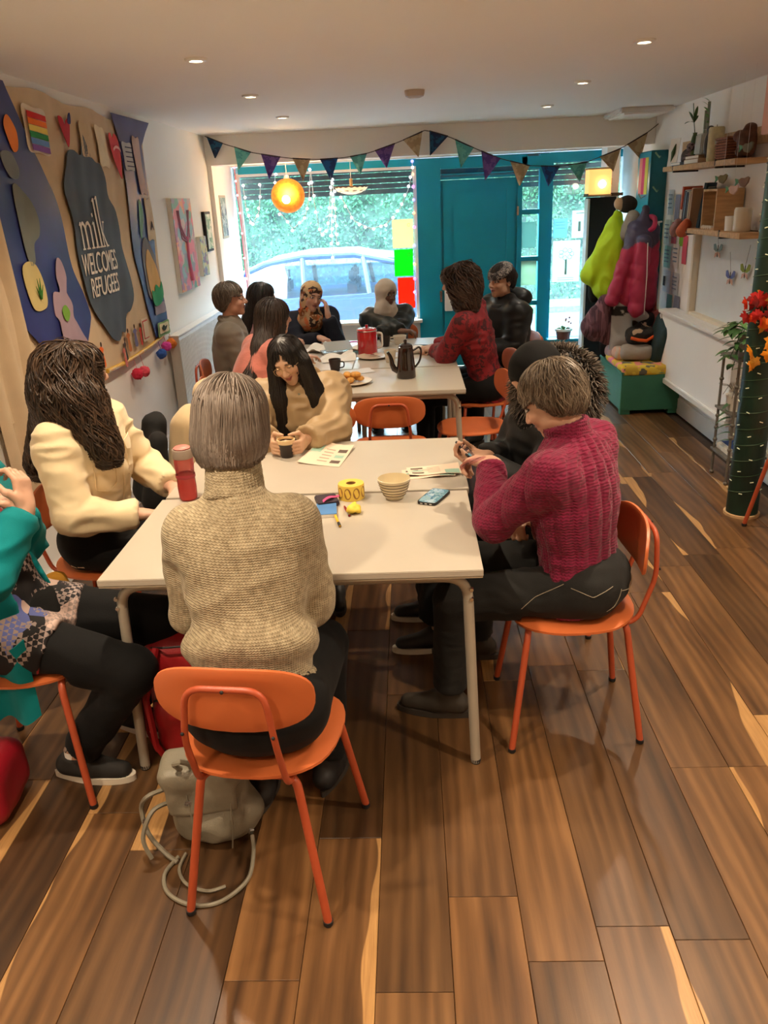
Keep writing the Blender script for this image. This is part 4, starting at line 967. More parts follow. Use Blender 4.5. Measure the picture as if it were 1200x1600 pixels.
fp = blob('figure_patch', [(4.19, 1.58), (4.25, 1.56), (4.28, 1.48), (4.24, 1.42), (4.29, 1.34), (4.27, 1.27), (4.36, 1.18), (4.40, 1.05 + .06), (4.24, 1.10), (4.20, 1.16), (4.10, 1.18), (4.09, 1.28), (4.06, 1.32), (4.09, 1.42), (4.16, 1.42), (4.15, 1.50)], F_(164, 142, 156), .014, n=70, label='mauve cut-out figure patch with a green dot')
blob('green_dot', [(4.13, 1.33), (4.18, 1.35), (4.22, 1.31), (4.18, 1.27), (4.14, 1.28)], F_(112, 160, 60), .020, parent=fp, n=24)
tp = quad('tree_patch', 4.12, 4.42, .97, 1.09, F_(206, 186, 148), .016, label='cream patch painted with a dark green tree')
MB().tube([(bwave(4.26, 1.0) + .035, 4.28, .94), (bwave(4.26, 1.0) + .035, 4.275, 1.02)], .008, 6).build('trunk_print', F_(60, 66, 50), tp)
for i in range(14): a = i * 2.4; r_ = .012 + .05 * math.sqrt(i / 14); MB().ball((bwave(4.27, 1.03) + .035, 4.275 + r_ * math.cos(a) * 1.4, 1.045 + r_ * math.sin(a) * .5), (.002, .014, .012), 8, 6).build('leaf_print', F_(50, 76, 52), tp)
# little figures along the hem
for (y, z, c) in ((4.30 + .26, 1.02, (236, 110, 40)), (5.08, 1.02, (196, 120, 70)), (5.20, 1.03, (110, 110, 150)), (4.98, .98, (60, 56, 60)), (5.31, 1.02, (210, 60, 50)), (4.93, .95, (200, 110, 100))):
    ob = blob('figure_print', [(y - .02, z - .06), (y - .012, z + .02), (y - .03, z + .03), (y, z + .05), (y + .03, z + .03), (y + .012, z + .02), (y + .025, z - .06)], F_(*c), .012, n=30)
    MB().ball((bwave(y, z) + .021, y, z + .062), (.003, .012, .015), 8, 6).build('head_print', F_(70, 50, 40), ob)
MB().box((bwave(5.42, 1.02) + .022, 5.42, 1.04), (.003, .13, .15)).build('picture_patch', F_(214, 196, 170), bn); MB().box((bwave(5.42, 1.02) + .0245, 5.42, 1.04), (.003, .10, .12)).build('picture_frame_print', F_(190, 60, 60), bn)
MB().box((bwave(5.42, 1.02) + .027, 5.42, 1.04), (.003, .086, .106)).build('picture_print', F_(206, 190, 168), bn)
for (y, z, c) in ((5.93, .86, (240, 140, 60)), (5.80, .86, (216, 70, 160)), (5.66, .83, (50, 90, 170)), (5.24, .79, (220, 80, 100)), (5.10, .80, (200, 40, 70)), (3.9, .84, (200, 120, 90))):
    pb = MB(); rr = random.Random(int(y * 100))
    m_ = F_(*c); o = sdf_obj('pompom', ell((.045, y, z), .036), A(.0, y - .06, z - .06), A(.1, y + .06, z + .06), .007, m_, bn, disp=lambda V: .007 * vnoise(V, 120), relax=0)
    MB().tube([(.045, y, z + .03), (.03, y, bot_z(y) + .01)], .0015, 5).build('cord', m_, o)
# curtain edge of the banner falling at the far left
MB().sheet(lambda u, v: (.03 + .03 * math.sin(u * 14) * (1 - v * .4), 3.22 + .40 * u + .12 * (1 - v), .55 + 1.80 * v), 40, 20, .004).build('folded_calico_edge', M_CAL, bn)
# ---- paintings on the left wall
def painting(label, y0, y1, z0, z1, m, frame=None, d=.035, fw=.0):
    t = thing('painting', label, 'painting', (WL, (y0 + y1) / 2, (z0 + z1) / 2)); w, h = y1 - y0, z1 - z0
    MB().box((d / 2, 0, 0), (d, w, h)).build('canvas' if not frame else 'picture_frame', frame or M_PAPER, t, bevel=.003)
    MB().box((d + .001, 0, 0), (.003, w - .004 - fw * 2, h - .004 - fw * 2)).build('painted_surface', m, t); return t
pt = painting('tall colourful canvas of a pink tree with raised hands, beside the banner', 6.45, 7.03, 1.17, 1.87, paint_mat('patchy_mural', [srgb(140, 176, 190), srgb(216, 130, 150), srgb(150, 150, 170), srgb(120, 170, 160), srgb(226, 160, 130), srgb(176, 130, 160), srgb(196, 176, 180)], 14))
MB().tube([(.04, .02, -.28), (.04, .0, -.1), (.04, .02, .06)], [.022, .016, .014], 8).build('tree_trunk_stroke', F_(206, 110, 140), pt)
for s in (-1, 1):
    for k in (-.5, 0, .5): MB().tube([(.04, .02, .02), (.04, s * .12, .10 + k * .1), (.04, s * .15 + k * .06, .26)], [.010, .007, .004], 6).build('branch_stroke', F_(170, 120, 140), pt)
painting('small framed painting in a thin black frame on the left wall', 7.50, 7.72, 1.42, 1.76, paint_mat('green_white_print', [srgb(170, 200, 180), srgb(210, 220, 210), srgb(120, 160, 140)], 20), M_BLACK, .03, .02)
painting('small unframed blue and yellow canvas below the black framed one', 7.20, 7.42, 1.23, 1.56, paint_mat('small_mural', [srgb(120, 140, 170), srgb(176, 190, 170), srgb(150, 130, 160), srgb(200, 200, 150)], 22))
painting('narrow grey blue picture in the window recess at the left', 8.22, 8.5, 1.50, 1.90, paint_mat('sea_print', [srgb(110, 140, 150), srgb(160, 180, 190), srgb(90, 110, 130)], 9, kind='noise'), M_GREY, .02, .02)
# ---- radiator on the left wall
t = thing('radiator', 'white panel radiator on the left wall behind the seated man', 'radiator', (WL, 6.9, 0))
MB().box((.09, .0, .62), (.012, 1.9, .56)).build('front_panel', M_TRIMW, t, bevel=.005); MB().box((.035, 0, .62), (.012, 1.9, .54)).build('rear_panel', M_TRIMW, t)
MB().box((.062, -.952, .62), (.075, .008, .58)).build('end_panel', mat('radiator_end', srgb(196, 190, 178), .5, var=.02), t, bevel=.003); MB().box((.06, 0, .905), (.08, 1.9, .01)).build('top_grille', M_TRIMW, t)
for k in range(44): MB().box((.097, -.92 + k * .0428, .62), (.004, .012, .5)).build('flute', M_TRIMW, t)
MB().lathe([(0, 0), (.016, 0), (.018, .01), (.014, .022), (0, .024)], (.06, -.956, .86), 14, (PI / 2, 0, 0)).build('vent_cap', M_STEEL, t)
MB().tube([(.05, -.93, .34), (.05, -.93, .02)], .008, 8).build('pipe', M_WHITE, t)
def at(px, py, Y=None, z=None, x=None):
    """point of the room seen at a photo pixel, at a known depth, height or side distance"""
    w = RC @ A(px - 600, py - 800, FPX); t = Y / w[1] if Y is not None else (z - CAMH) / w[2] if z is not None else x / w[0]
    return A(0, 0, CAMH) + w * t
# ================================================================ things on the near tables
TZ = .7455
t = thing('bowl', 'small cream bowl with thin brown rings beside the phone', 'bowl', (-.079, 2.78, TZ))
MB().lathe([(0, .003), (.026, .003), (.030, .0), (.034, .003), (.050, .035), (.059, .068), (.0615, .078), (.0595, .079), (.056, .068), (.046, .036), (.030, .010), (0, .008)], n=40).build('bowl_body', mat('cream_glaze', srgb(214, 200, 164), .3, var=.03, coat=.5), t)
for z, r in ((.018, .0428), (.030, .0486), (.042, .0530), (.054, .0564), (.066, .0596)): MB().tube([(r * math.cos(a), r * math.sin(a), z) for a in np.linspace(0, 2 * PI, 40, endpoint=False)], .0011, 6, closed=True).build('painted_ring', mat('brown_glaze_line', srgb(86, 66, 44), .35, var=0), t)
t = thing('smartphone', 'black-cased smartphone lying face up near the right table edge with its screen lit', 'phone', (.068, 2.765, TZ), -.42)
MB().prism(supell(.078, .158, 7, 40), 0, .0095).build('phone_case', M_BLACK, t, bevel=.0012); PS_ = paint_mat('phone_screen_map', [srgb(120, 160, 190), srgb(96, 140, 156), srgb(160, 184, 200), srgb(70, 110, 140), srgb(130, 164, 176)], 40, .15)
MB().prism(supell(.070, .148, 7, 40), .0095, .0101).build('screen', PS_, t)
for k in (-1, 0, 1): MB().box((k * .018, -.079, .005), (.010, .001, .004)).build('port', M_STEEL, t)
t = thing('sticker_roll', 'roll of yellow label tape printed with brown dots', 'sticker roll', (-.241, 2.80, TZ))
MB().lathe([(.019, 0), (.0485, 0), (.049, .004), (.049, .054), (.048, .058), (.019, .058), (.019, 0)], n=44).build('tape', mat('yellow_label', srgb(228, 196, 84), .5, var=.03), t); MB().lathe([(.0165, .001), (.019, .001), (.019, .057), (.0165, .057), (.0165, .001)], n=30).build('core', mat('kraft_core', srgb(150, 110, 60), .8), t)
for k in range(9):
    a = 2 * PI * k / 9 + .3; M_ = Matrix.Rotation(a, 4, 'Z'); b = MB(); n = 16; vs = [M_ @ Vector((math.sqrt(max(.0495 ** 2 - (math.cos(2 * PI * i / n) * .0135) ** 2, 0)), math.cos(2 * PI * i / n) * .0135, .029 + math.sin(2 * PI * i / n) * .022)) for i in range(n)]; b.add(vs, [tuple(range(n))]); b.build('dot_sticker', mat('brown_dot', srgb(150, 104, 44), .5, var=.05), t)
o = sdf_obj('label_backing', union([cap((-.225, 2.70, TZ + .012), (-.222, 2.655, TZ + .012), .008, .014), (ell((-.222, 2.635, TZ + .016), (.026, .026, .016)), .01)], .01), A(-.28, 2.58, TZ + .0), A(-.17, 2.74, TZ + .06), .004, mat('yellow_paper', srgb(236, 208, 76), .6, var=.06), disp=lambda V: .006 * vnoise(V, 60), relax=0); tag(o, 'crumpled strip of bright yellow label backing in front of the dotted roll', 'paper')
def pen(label, p0, p1, c, tip):
    p0, p1 = Vector(p0), Vector(p1); d = (p1 - p0); L = d.length; t = thing('pen', label, 'pen', p0, math.atan2(d.y, d.x) - PI / 2)
    MB().lathe([(0, 0), (.0035, .001), (.0045, .004), (.0048, L * .75), (.003, L * .95), (.0008, L)], (0, 0, .005), 12, (-PI / 2, 0, 0)).build('barrel', c, t); MB().lathe([(.0050, 0), (.0052, .02), (.0050, .032)], (0, .0, .005), 12, (-PI / 2, 0, 0)).build('grip', tip, t); MB().tube([(0, L * .62, .0105), (0, L * .84, .0105)], .0012, 6).build('clip', M_STEEL, t)
pen('yellow pen lying on the table left of the label roll', (-.262, 2.505, TZ), (-.300, 2.66, TZ), mat('pen_yellow', srgb(236, 184, 40), .35, var=0), M_BLACK)
pen('red and silver pen lying just right of the yellow pen', (-.236, 2.60, TZ), (-.262, 2.70, TZ), mat('pen_red', srgb(150, 26, 36), .3, var=0), M_STEEL)
t = thing('notepad', 'blue-edged notepad mostly hidden by the oatmeal sleeve', 'notepad', (-.322, 2.655, TZ), .1); MB().box((0, 0, .006), (.07, .11, .012)).build('pages', M_PAPER, t); MB().box((0, 0, .013), (.072, .112, .002)).build('cover', mat('notepad_blue', srgb(76, 130, 190), .5), t)
t = thing('wallet', 'dark wallet with a pink ribbon lying on the blue notepad', 'wallet', (-.33, 2.75, TZ), .25); MB().box((0, 0, .009), (.08, .10, .018)).build('wallet_body', mat('plum_leather', srgb(44, 32, 44), .5), t, bevel=.004); MB().sheet(lambda u, v: (-.02 + .07 * u, -.05 + .06 * u + .02 * v, .0225 + .006 * math.sin(u * 5)), 10, 3, .0015).build('ribbon', mat('pink_ribbon', srgb(214, 80, 140), .4), t)
t = thing('drinking_bottle', 'clear pink drinking bottle with a grey cap', 'bottle', (-.872, 2.84, TZ)); MP = glass_mat('pink_plastic', (.96, .60, .60, 1), .1, .30, (.85, .25, .25, 1))
MB().lathe([(0, .002), (.030, .002), (.034, .008), (.036, .05), (.034, .10), (.037, .145), (.037, .165), (.033, .170)], n=36).build('bottle_wall', MP, t); MB().lathe([(0, .004), (.028, .004), (.032, .01), (.033, .05), (.031, .098), (0, .10)], n=30).build('drink', mat('pink_drink', srgb(230, 150, 140), .15, var=0, coat=.5), t)
MB().lathe([(.034, .166), (.039, .168), (.0395, .198), (.037, .202), (0, .202)], n=36).build('cap', mat('bottle_cap_grey', srgb(146, 130, 116), .45, var=0), t); MB().lathe([(0, .2025), (.030, .2025), (.032, .206), (.026, .211), (0, .212)], n=30).build('lid_insert', mat('cap_pink', srgb(214, 130, 120), .4, var=0), t)
MB().lathe([(.0365, .09), (.0372, .092), (.0372, .102), (.0365, .104)], n=36).build('printed_band', mat('band_red', srgb(150, 40, 50), .4, var=0), t)
LF = NT('leaflet_print'); co = LF.coord('Object'); se = LF.n('SeparateXYZ'); LF.l(co, se.inputs[0]); LF.base(srgb(226, 206, 184)); LF.b.inputs['Roughness'].default_value = .6
M_MINT = mat('mint_ink', srgb(150, 188, 170), .6, var=.03); M_INK2 = mat('dark_ink', srgb(92, 76, 66), .7, var=.1)
def leaflet(label, corners, curl, group=None, marks=True):
    """folded leaflet: four table corners, curled up at the far edge"""
    c = [A(*q, 0) for q in corners]; ctr = sum(c) / 4; t = thing('leaflet', label, 'leaflet', (ctr[0], ctr[1], TZ), 0, group)
    def P(u, v, h=0): q = (c[0] * (1 - u) + c[1] * u) * (1 - v) + (c[3] * (1 - u) + c[2] * u) * v - ctr; return (q[0], q[1], .0012 + curl * (v ** 2) * (.4 + u * .6) + curl * .5 * (1 - u) ** 3 + .004 * math.sin(u * 6) * v + h)
    MB().sheet(lambda u, v: P(u, v), 16, 12, .0008).build('paper_sheet', LF.m, t)
    def mark(name, u0, u1, v0, v1, m): MB().sheet(lambda u, v: P(u0 + (u1 - u0) * u, v0 + (v1 - v0) * v, .0006), 6, 4).build(name, m, t)
    mark('mint_panel', .02, .30, .55, .98, M_MINT)
    for k in range(5): mark('print_line', .38, .62, .18 + k * .13, .22 + k * .13, mat('pale_ink', srgb(170, 148, 130), .7, var=0))
    for k in range(3): mark('print_block', .70, .93, .14 + k * .25, .28 + k * .25, (M_INK2, M_MINT, M_INK2)[k])
leaflet('curled cream and mint leaflet in front of the woman holding the cup', ((-.505, 3.24), (-.318, 3.17), (-.270, 3.44), (-.440, 3.51)), .016)
leaflet('fanned out cream and mint leaflet at the right edge behind the phone', ((.181, 3.165), (-.036, 3.13), (-.022, 3.015), (.186, 3.01)), .010)
leaflet('leaflet tucked under the fanned one at the right edge', ((.17, 3.15), (-.055, 3.10), (-.045, 2.985), (.16, 3.00)), .004)
t = thing('coffee_cup', 'dark brown takeaway cup with a cream rim held in two hands', 'cup', (-.562, 3.345, TZ)); MK = mat('cup_dark_glaze', srgb(40, 28, 24), .35, var=.05)
MB().lathe([(0, 0), (.026, 0), (.027, .004), (.038, .072), (.036, .072), (.026, .006), (0, .006)], n=32).build('cup_wall', MK, t); MB().lathe([(.0372, .062), (.0405, .075), (.0405, .082), (.036, .082), (.036, .066)], n=32).build('rim', mat('cream_rim', srgb(226, 196, 150), .4, var=0), t); MB().lathe([(0, .066), (.0355, .066)], n=28).build('coffee', mat('milky_coffee', srgb(214, 184, 136), .4, var=.05), t)
t = thing('smartphone', 'dark smartphone held up in the hands of the woman in black at the table edge', 'phone', (.205, 2.935, .865)); b = MB().prism(supell(.074, .15, 7, 32), -.004, .004).build('phone_case', M_BLACK, t, bevel=.001); s_ = MB().prism(supell(.068, .143, 7, 32), .0041, .0046).build('screen', mat('phone_glass_dark', srgb(30, 40, 60), .1, var=0), t)
t.rotation_euler = (.15, .62, .35)
# ================================================================ things on the far tables
t = thing('coffee_pot', 'tall dark brown coffee pot with a curved spout and looped handle', 'coffee pot', (-.035, 4.93, TZ)); MKG = mat('brown_black_glaze', srgb(34, 22, 18), .18, var=.08, coat=.7)
MB().lathe([(0, 0), (.056, 0), (.060, .006), (.058, .06), (.050, .14), (.0455, .185), (.0475, .192), (.044, .194), (.042, .188), (0, .186)], n=40).build('pot_body', MKG, t); MB().lathe([(.044, .194), (.040, .203), (.022, .212), (.008, .216), (.011, .226), (.008, .234), (0, .236)], n=32).build('lid', MKG, t)
MB().tube([(-.050, 0, .045), (-.075, 0, .058), (-.086, 0, .085), (-.090, 0, .115), (-.098, 0, .140), (-.112, 0, .162)], [.021, .019, .016, .0135, .011, .009], 14).build('spout', MKG, t)
MB().tube(fillet([(.045, 0, .165), (.085, 0, .190), (.098, 0, .165), (.088, 0, .10), (.055, 0, .062)], .03), .0065, 10).build('handle', MKG, t)
t = thing('cafetiere', 'glossy red enamel pot with a white rim and lid knob standing by the plate', 'coffee pot', (-.315, 5.80, TZ)); MR = mat('red_enamel', srgb(186, 28, 34), .15, var=.05, coat=1.0)
MB().lathe([(0, 0), (.070, 0), (.073, .004), (.073, .165), (.070, .172), (0, .172)], n=40).build('pot_body', MR, t); MB().lathe([(.0735, .168), (.075, .176), (.066, .186), (.020, .194), (.010, .196), (.012, .21), (0, .213)], n=36).build('lid', MR, t); MB().tube([(.0735 * math.cos(a), .0735 * math.sin(a), .171) for a in np.linspace(0, 2 * PI, 40, endpoint=False)], .003, 6, closed=True).build('rim', M_STEEL, t)
MB().tube(fillet([(.072, 0, .15), (.108, 0, .15), (.108, 0, .05), (.072, 0, .04)], .02), .007, 8).build('handle', M_WHITE, t)
def plate(label, x, y, r, cat='plate'):
    t = thing('plate', label, cat, (x, y, TZ)); MB().lathe([(0, .004), (r * .6, .004), (r * .65, .0), (r * .72, .004), (r, .015), (r * .99, .018), (r * .7, .008), (0, .007)], n=44).build('plate_dish', mat('stoneware', srgb(206, 190, 166), .35, var=.04, coat=.3), t); return t
plate('stoneware plate with crumbs and a teaspoon in front of the red pot', -.27, 5.64, .115)
t = thing('teaspoon', 'steel teaspoon resting across the crumb plate', 'spoon', (-.25, 5.62, TZ + .019), .5); MB().ball((0, .055, .0), (.013, .02, .003)).build('spoon_bowl', M_STEEL, t); MB().tube([(0, .04, 0), (0, -.07, .003)], .0022, 6).build('stem', M_STEEL, t)
plate('dark rimmed plate heaped with golden pastries at the table front', -.375, 4.82, .13)
MPA = mat('golden_pastry', srgb(214, 156, 74), .6, var=.2, vscale=40, bump=.4, bscale=80)
for i, (dx, dy, dz) in enumerate(((-.05, .02, 0), (.0, -.03, 0), (.05, .02, 0), (0, .045, 0), (-.02, .0, .028), (.03, .0, .028), (-.06, -.035, 0))):
    o = sdf_obj('pastry', ell((0, 0, 0), (.036, .022, .017)), A(-.05, -.05, -.03), A(.05, .05, .03), .0055, MPA, disp=lambda V, i=i: .005 * vnoise(V, 50, i)) if i == 0 else o0.copy()
    if i == 0: o0 = o
    else: C.objects.link(o)
    o.location = (-.375 + dx, 4.82 + dy, TZ + .026 + dz); o.rotation_euler = (0, 0, i * 1.3); tag(o, 'golden flaky pastry piled on the dark rimmed plate', 'pastry', 'pastries heaped on the front plate')
def mug(label, x, y, m, r=.040, h=.078, ha=0.0, tea=None, saucer=False):
    t = thing('mug', label, 'mug', (x, y, TZ), ha); MB().lathe([(0, 0), (r * .7, 0), (r * .74, .004), (r, h * .9), (r, h), (r * .93, h), (r * .9, h * .85), (r * .66, .007), (0, .006)], n=32).build('mug_wall', m, t)
    MB().tube(fillet([(r * .93, 0, h * .8), (r + .026, 0, h * .8), (r + .024, 0, h * .35), (r * .82, 0, h * .28)], .015), .0045, 8).build('handle', m, t)
    if tea: MB().lathe([(0, h * .8), (r * .89, h * .8)], n=24).build('drink', tea, t)
M_IVG = mat('ivory_glaze', srgb(214, 204, 184), .3, var=.03, coat=.4); M_TEA = mat('milky_tea', srgb(190, 150, 100), .3)
mug('dark brown mug between the red pot and the white teacup', -.195, 6.10, MK, ha=2.2, tea=M_TEA); mug('wide white teacup with its handle to the left behind the coffee pot', -.085, 6.18, M_IVG, .052, .066, PI, M_TEA)
mug('small ivory mug just left of the dark coffee pot', -.145, 5.46, M_IVG, .042, .085, .4); mug('dark brown cup with a cream rim near the beige coat sleeve', -.505, 5.22, MK, .040, .08, -.3, M_TEA)
o = sdf_obj('paper_bag', union([ell((.0, 0, .03), (.075, .04, .03)), (ell((.06, .02, .028), (.05, .05, .027)), .02)], .02), A(-.1, -.08, 0), A(.14, .1, .08), .008, M_PAPER, disp=lambda V: .008 * vnoise(V, 30)); o.location = (.0, 5.75, TZ - .002); tag(o, 'crumpled white paper bag lying behind the coffee pot', 'paper bag')
t = thing('paper_sheet', 'blank grey-white sheet of paper lying left of the coffee pot', 'paper', (-.36, 5.17, TZ), .35); MB().sheet(lambda u, v: (-.105 + .21 * u, -.075 + .15 * v, .001 + .003 * u * u), 8, 6, .0006).build('sheet', mat('grey_paper', srgb(206, 206, 206), .8, var=0), t)
for i, (x, y, rz, lb) in enumerate(((-.52, 5.62, .2, 'open white cake wrapper nearest the beige coat'), (-.45, 5.95, -.3, 'crumpled white wrapper beside the red pot'), (-.68, 6.02, .8, 'crumpled white wrapper furthest left on the far table'))):
    t = thing('wrapper', lb, 'wrapper', (x, y, TZ), rz); MB().sheet(lambda u, v, i=i: (-.12 + .24 * u, -.09 + .18 * v, .004 + .035 * abs(math.sin(u * 5 + i)) * abs(math.sin(v * 4 + i * 2)) + .02 * u * v), 14, 12, .001).build('crumpled_film', M_PAPER, t)
t = thing('tape_loop', 'curl of bright pink ribbon among the wrappers', 'ribbon', (-.52, 6.2, TZ)); MB().tube([(.14 * math.cos(a) * (1 - a * .05), .06 * math.sin(a), .012 + .01 * math.sin(a * 2)) for a in np.linspace(0, 5.2, 30)], .006, 6).build('ribbon_curl', mat('hot_pink', srgb(226, 90, 170), .4), t)
t = thing('tray', 'clear plastic cake tray with the lid ajar on the far table', 'tray', (-.55, 5.86, TZ), .3); MB().box((0, 0, .012), (.2, .14, .022), taper=1.1).build('tray_base', mat('clear_tray', srgb(196, 200, 196), .2, var=0, trans=.5), t); MB().box((.02, .03, .052), (.2, .14, .004), rot=(.35, 0, 0)).build('tray_lid', MATS['clear_tray'], t)
t = thing('smartphone', 'dark phone lying at the far right of the table behind the paper bag', 'phone', (.09, 6.02, TZ), 1.2); MB().prism(supell(.075, .155, 7, 28), 0, .009).build('phone_case', M_BLACK, t); MB().prism(supell(.068, .146, 7, 28), .009, .0095).build('screen', MATS['phone_glass_dark'], t)
# ================================================================ bags and coats by the near chairs
MG = mat('grey_faux_leather', srgb(126, 120, 104), .5, var=.08, vscale=14, bump=.25, bscale=260)
t = thing('backpack', 'small grey-green faux leather backpack slumped on the floor beside the front chair', 'backpack', (-.645, 1.90, 0), .12)
f = union([rbox((0, 0, .14), (.115, .062, .135), .055), (ell((.03, -.01, .08), (.125, .085, .08)), .04)], .03); g = lambda q: np.maximum(f(q), .004 - q[:, 2]); bb = sdf_obj('bag_body', g, A(-.2, -.16, 0), A(.22, .14, .34), .008, MG, t, disp=lambda V: .005 * vnoise(V, 14) + .003 * vnoise(V, 34)); 
fl = sdf_obj('flap', union([rbox((-.01, -.02, .262), (.122, .070, .032), .028), (rbox((-.01, -.078, .215), (.10, .012, .075), .011), .02)], .02), A(-.2, -.16, .12), A(.2, .12, .36), .007, MG, t, disp=lambda V: .005 * vnoise(V, 20))
MB().tube([(-.06, -.065, .29), (-.07, -.09, .33), (-.05, -.10, .345), (-.03, -.08, .32), (-.03, -.062, .29)], .008, 6).build('grab_loop', MG, t)
MB().tube(cat([(-.13, -.02, .19), (-.17, -.05, .195), (-.20, -.03, .14), (-.185, -.06, .07), (-.14, -.09, .02), (-.10, -.12, .006)]), .007, 6).build('strap', MG, t); MB().tube(cat([(-.12, -.03, .15), (-.16, -.07, .155), (-.19, -.10, .09), (-.17, -.12, .03)]), .007, 6).build('strap', MG, t)
MB().tube(cat([(-.10, -.10, .008), (-.13, -.16, .006), (-.11, -.23, .006), (-.04, -.28, .006), (.04, -.28, .006), (.11, -.22, .012), (.125, -.14, .03), (.12, -.09, .05)]), .006, 8).build('strap', MG, t); MB().tube(cat([(-.08, -.09, .008), (-.09, -.15, .008), (-.06, -.21, .01), (0, -.24, .008), (.05, -.23, .008)]), .005, 6).build('strap', MG, t)
MB().tube([(-.05 + .0, -.088, .22), (-.045, -.093, .14), (-.03, -.1, .06)], .0025, 5).build('seam', MG, t); MB().tube([(.07, -.085, .2), (.07, -.10, .1), (.06, -.10, .02)], .0025, 5).build('seam', MG, t)
for (x, y, z) in ((-.185, -.065, .12), (.118, -.085, .06), (-.05, -.09, .19)): MB().box((x, y, z), (.016, .006, .02), rot=(.2, .3, .2)).build('buckle', M_STEEL, t, bevel=.002)
MRB = mat('red_nylon', srgb(150, 12, 20), .55, var=.1, vscale=8, bump=.15, bscale=300)
t = thing('backpack', 'large bright red backpack standing under the near table', 'backpack', (-.77, 2.38, 0), .1)
f = union([rbox((0, 0, .23), (.185, .11, .225), .09), (rbox((.0, -.10, .15), (.155, .065, .12), .05), .03)], .03); bb = sdf_obj('bag_body', lambda q: np.maximum(f(q), .003 - q[:, 2]), A(-.28, -.24, 0), A(.28, .2, .52), .011, MRB, t, disp=lambda V: .010 * vnoise(V, 10) + .004 * vnoise(V, 30))
MB().tube([(-.17, -.06, .36), (-.18, -.12, .30), (-.185, -.13, .12), (-.175, -.10, .02)], .006, 6).build('piping', MATS['red_nylon'], t); MB().tube([(-.05, .06, .44), (-.05, .05, .52), (.03, .05, .52), (.04, .06, .44)], .010, 8).build('grab_handle', MRB, t)
MB().tube([(-.14, -.155, .26), (0, -.175, .30), (.14, -.155, .26)], .004, 6).build('zip', M_BLACK, t); MB().tube([(-.17, -.04, .40), (-.09, -.12, .44), (.09, -.12, .44), (.17, -.04, .40)], .004, 6).build('zip', M_BLACK, t); MB().tube([(-.12, -.10, .43), (-.16, -.17, .28), (-.15, -.18, .10), (-.13, -.15, .02)], .012, 6).build('strap', MRB, t)
t = thing('backpack', 'dark red bag cut by the left edge on the floor', 'bag', (-1.40, 2.02, 0), .1); sdf_obj('bag_body', lambda q: np.maximum(rbox((0, 0, .1), (.09, .13, .10), .05)(q), .003 - q[:, 2]), A(-.15, -.2, 0), A(.15, .2, .25), .011, mat('crimson_nylon', srgb(150, 16, 34), .5, var=.1), t, disp=lambda V: .008 * vnoise(V, 14)); MB().tube([(0, -.05, .19), (0, -.03, .26), (0, .05, .26), (0, .06, .19)], .008, 6).build('grab_handle', M_BLACK, t)
# hooded cream coat over a chair back, dark coat below it, mustard scarf
MCC = mat('cream_wool_coat', srgb(208, 186, 146), .9, var=.05, sheen=.3, bump=.2, bscale=220)
t = thing('coat', 'cream hooded duffle coat draped over a chair back by the wall', 'coat', (-.95, 3.78, 0), .1)
f = union([cap((-.15, 0, .82), (.15, 0, .82), .075), (cap((-.13, -.02, .78), (-.15, -.03, .50), .09, .10), .05), (cap((.13, -.02, .78), (.15, -.03, .50), .09, .10), .05), (rbox((0, -.03, .62), (.16, .05, .22), .04), .05), (cap((-.19, -.02, .80), (-.25, -.06, .42), .055, .05), .02), (cap((.19, -.02, .80), (.24, -.08, .42), .055, .05), .02)], .04)
cb = sdf_obj('coat_body', f, A(-.36, -.2, .32), A(.36, .2, .98), .012, MCC, t, disp=lambda V: .010 * vnoise(V * A(1, 1, .3), 14))
hd = minus(union([ell((.02, -.04, .96), (.13, .10, .085))], 0), ell((.02, .04, .99), (.09, .08, .06)), .02); sdf_obj('hood', hd, A(-.2, -.2, .82), A(.24, .14, 1.1), .009, MCC, t, disp=lambda V: .010 * vnoise(V, 13))
o = sdf_obj('coat', union([cap((-1.28, 3.80, .80), (-1.34, 3.76, .48), .06, .09), (cap((-1.24, 3.68, .74), (-1.28, 3.64, .46), .05, .07), .04)], .04), A(-1.5, 3.5, .3), A(-1.1, 3.96, .92), .013, mat('black_wool', srgb(16, 16, 18), .9, var=.1), disp=lambda V: .010 * vnoise(V * A(1, 1, .4), 18)); tag(o, 'black coat bunched between the wall and the cream hooded coat', 'coat')
o = sdf_obj('scarf', union([cap((-1.50, 2.70, .80), (-1.50, 2.60, .80), .05), (cap((-1.50, 2.60, .78), (-1.44, 2.55, .46), .05, .06), .03), (cap((-1.35, 2.62, .50), (-1.30, 2.64, .42), .05, .04), .04)], .03), A(-1.62, 2.45, .34), A(-1.2, 2.8, .9), .011, mat('mustard_knit', srgb(176, 124, 30), .95, var=.12, bump=.5, bscale=120), disp=lambda V: .009 * vnoise(V, 22)); tag(o, 'mustard yellow scarf hanging on the chair behind the teal shirt', 'scarf')
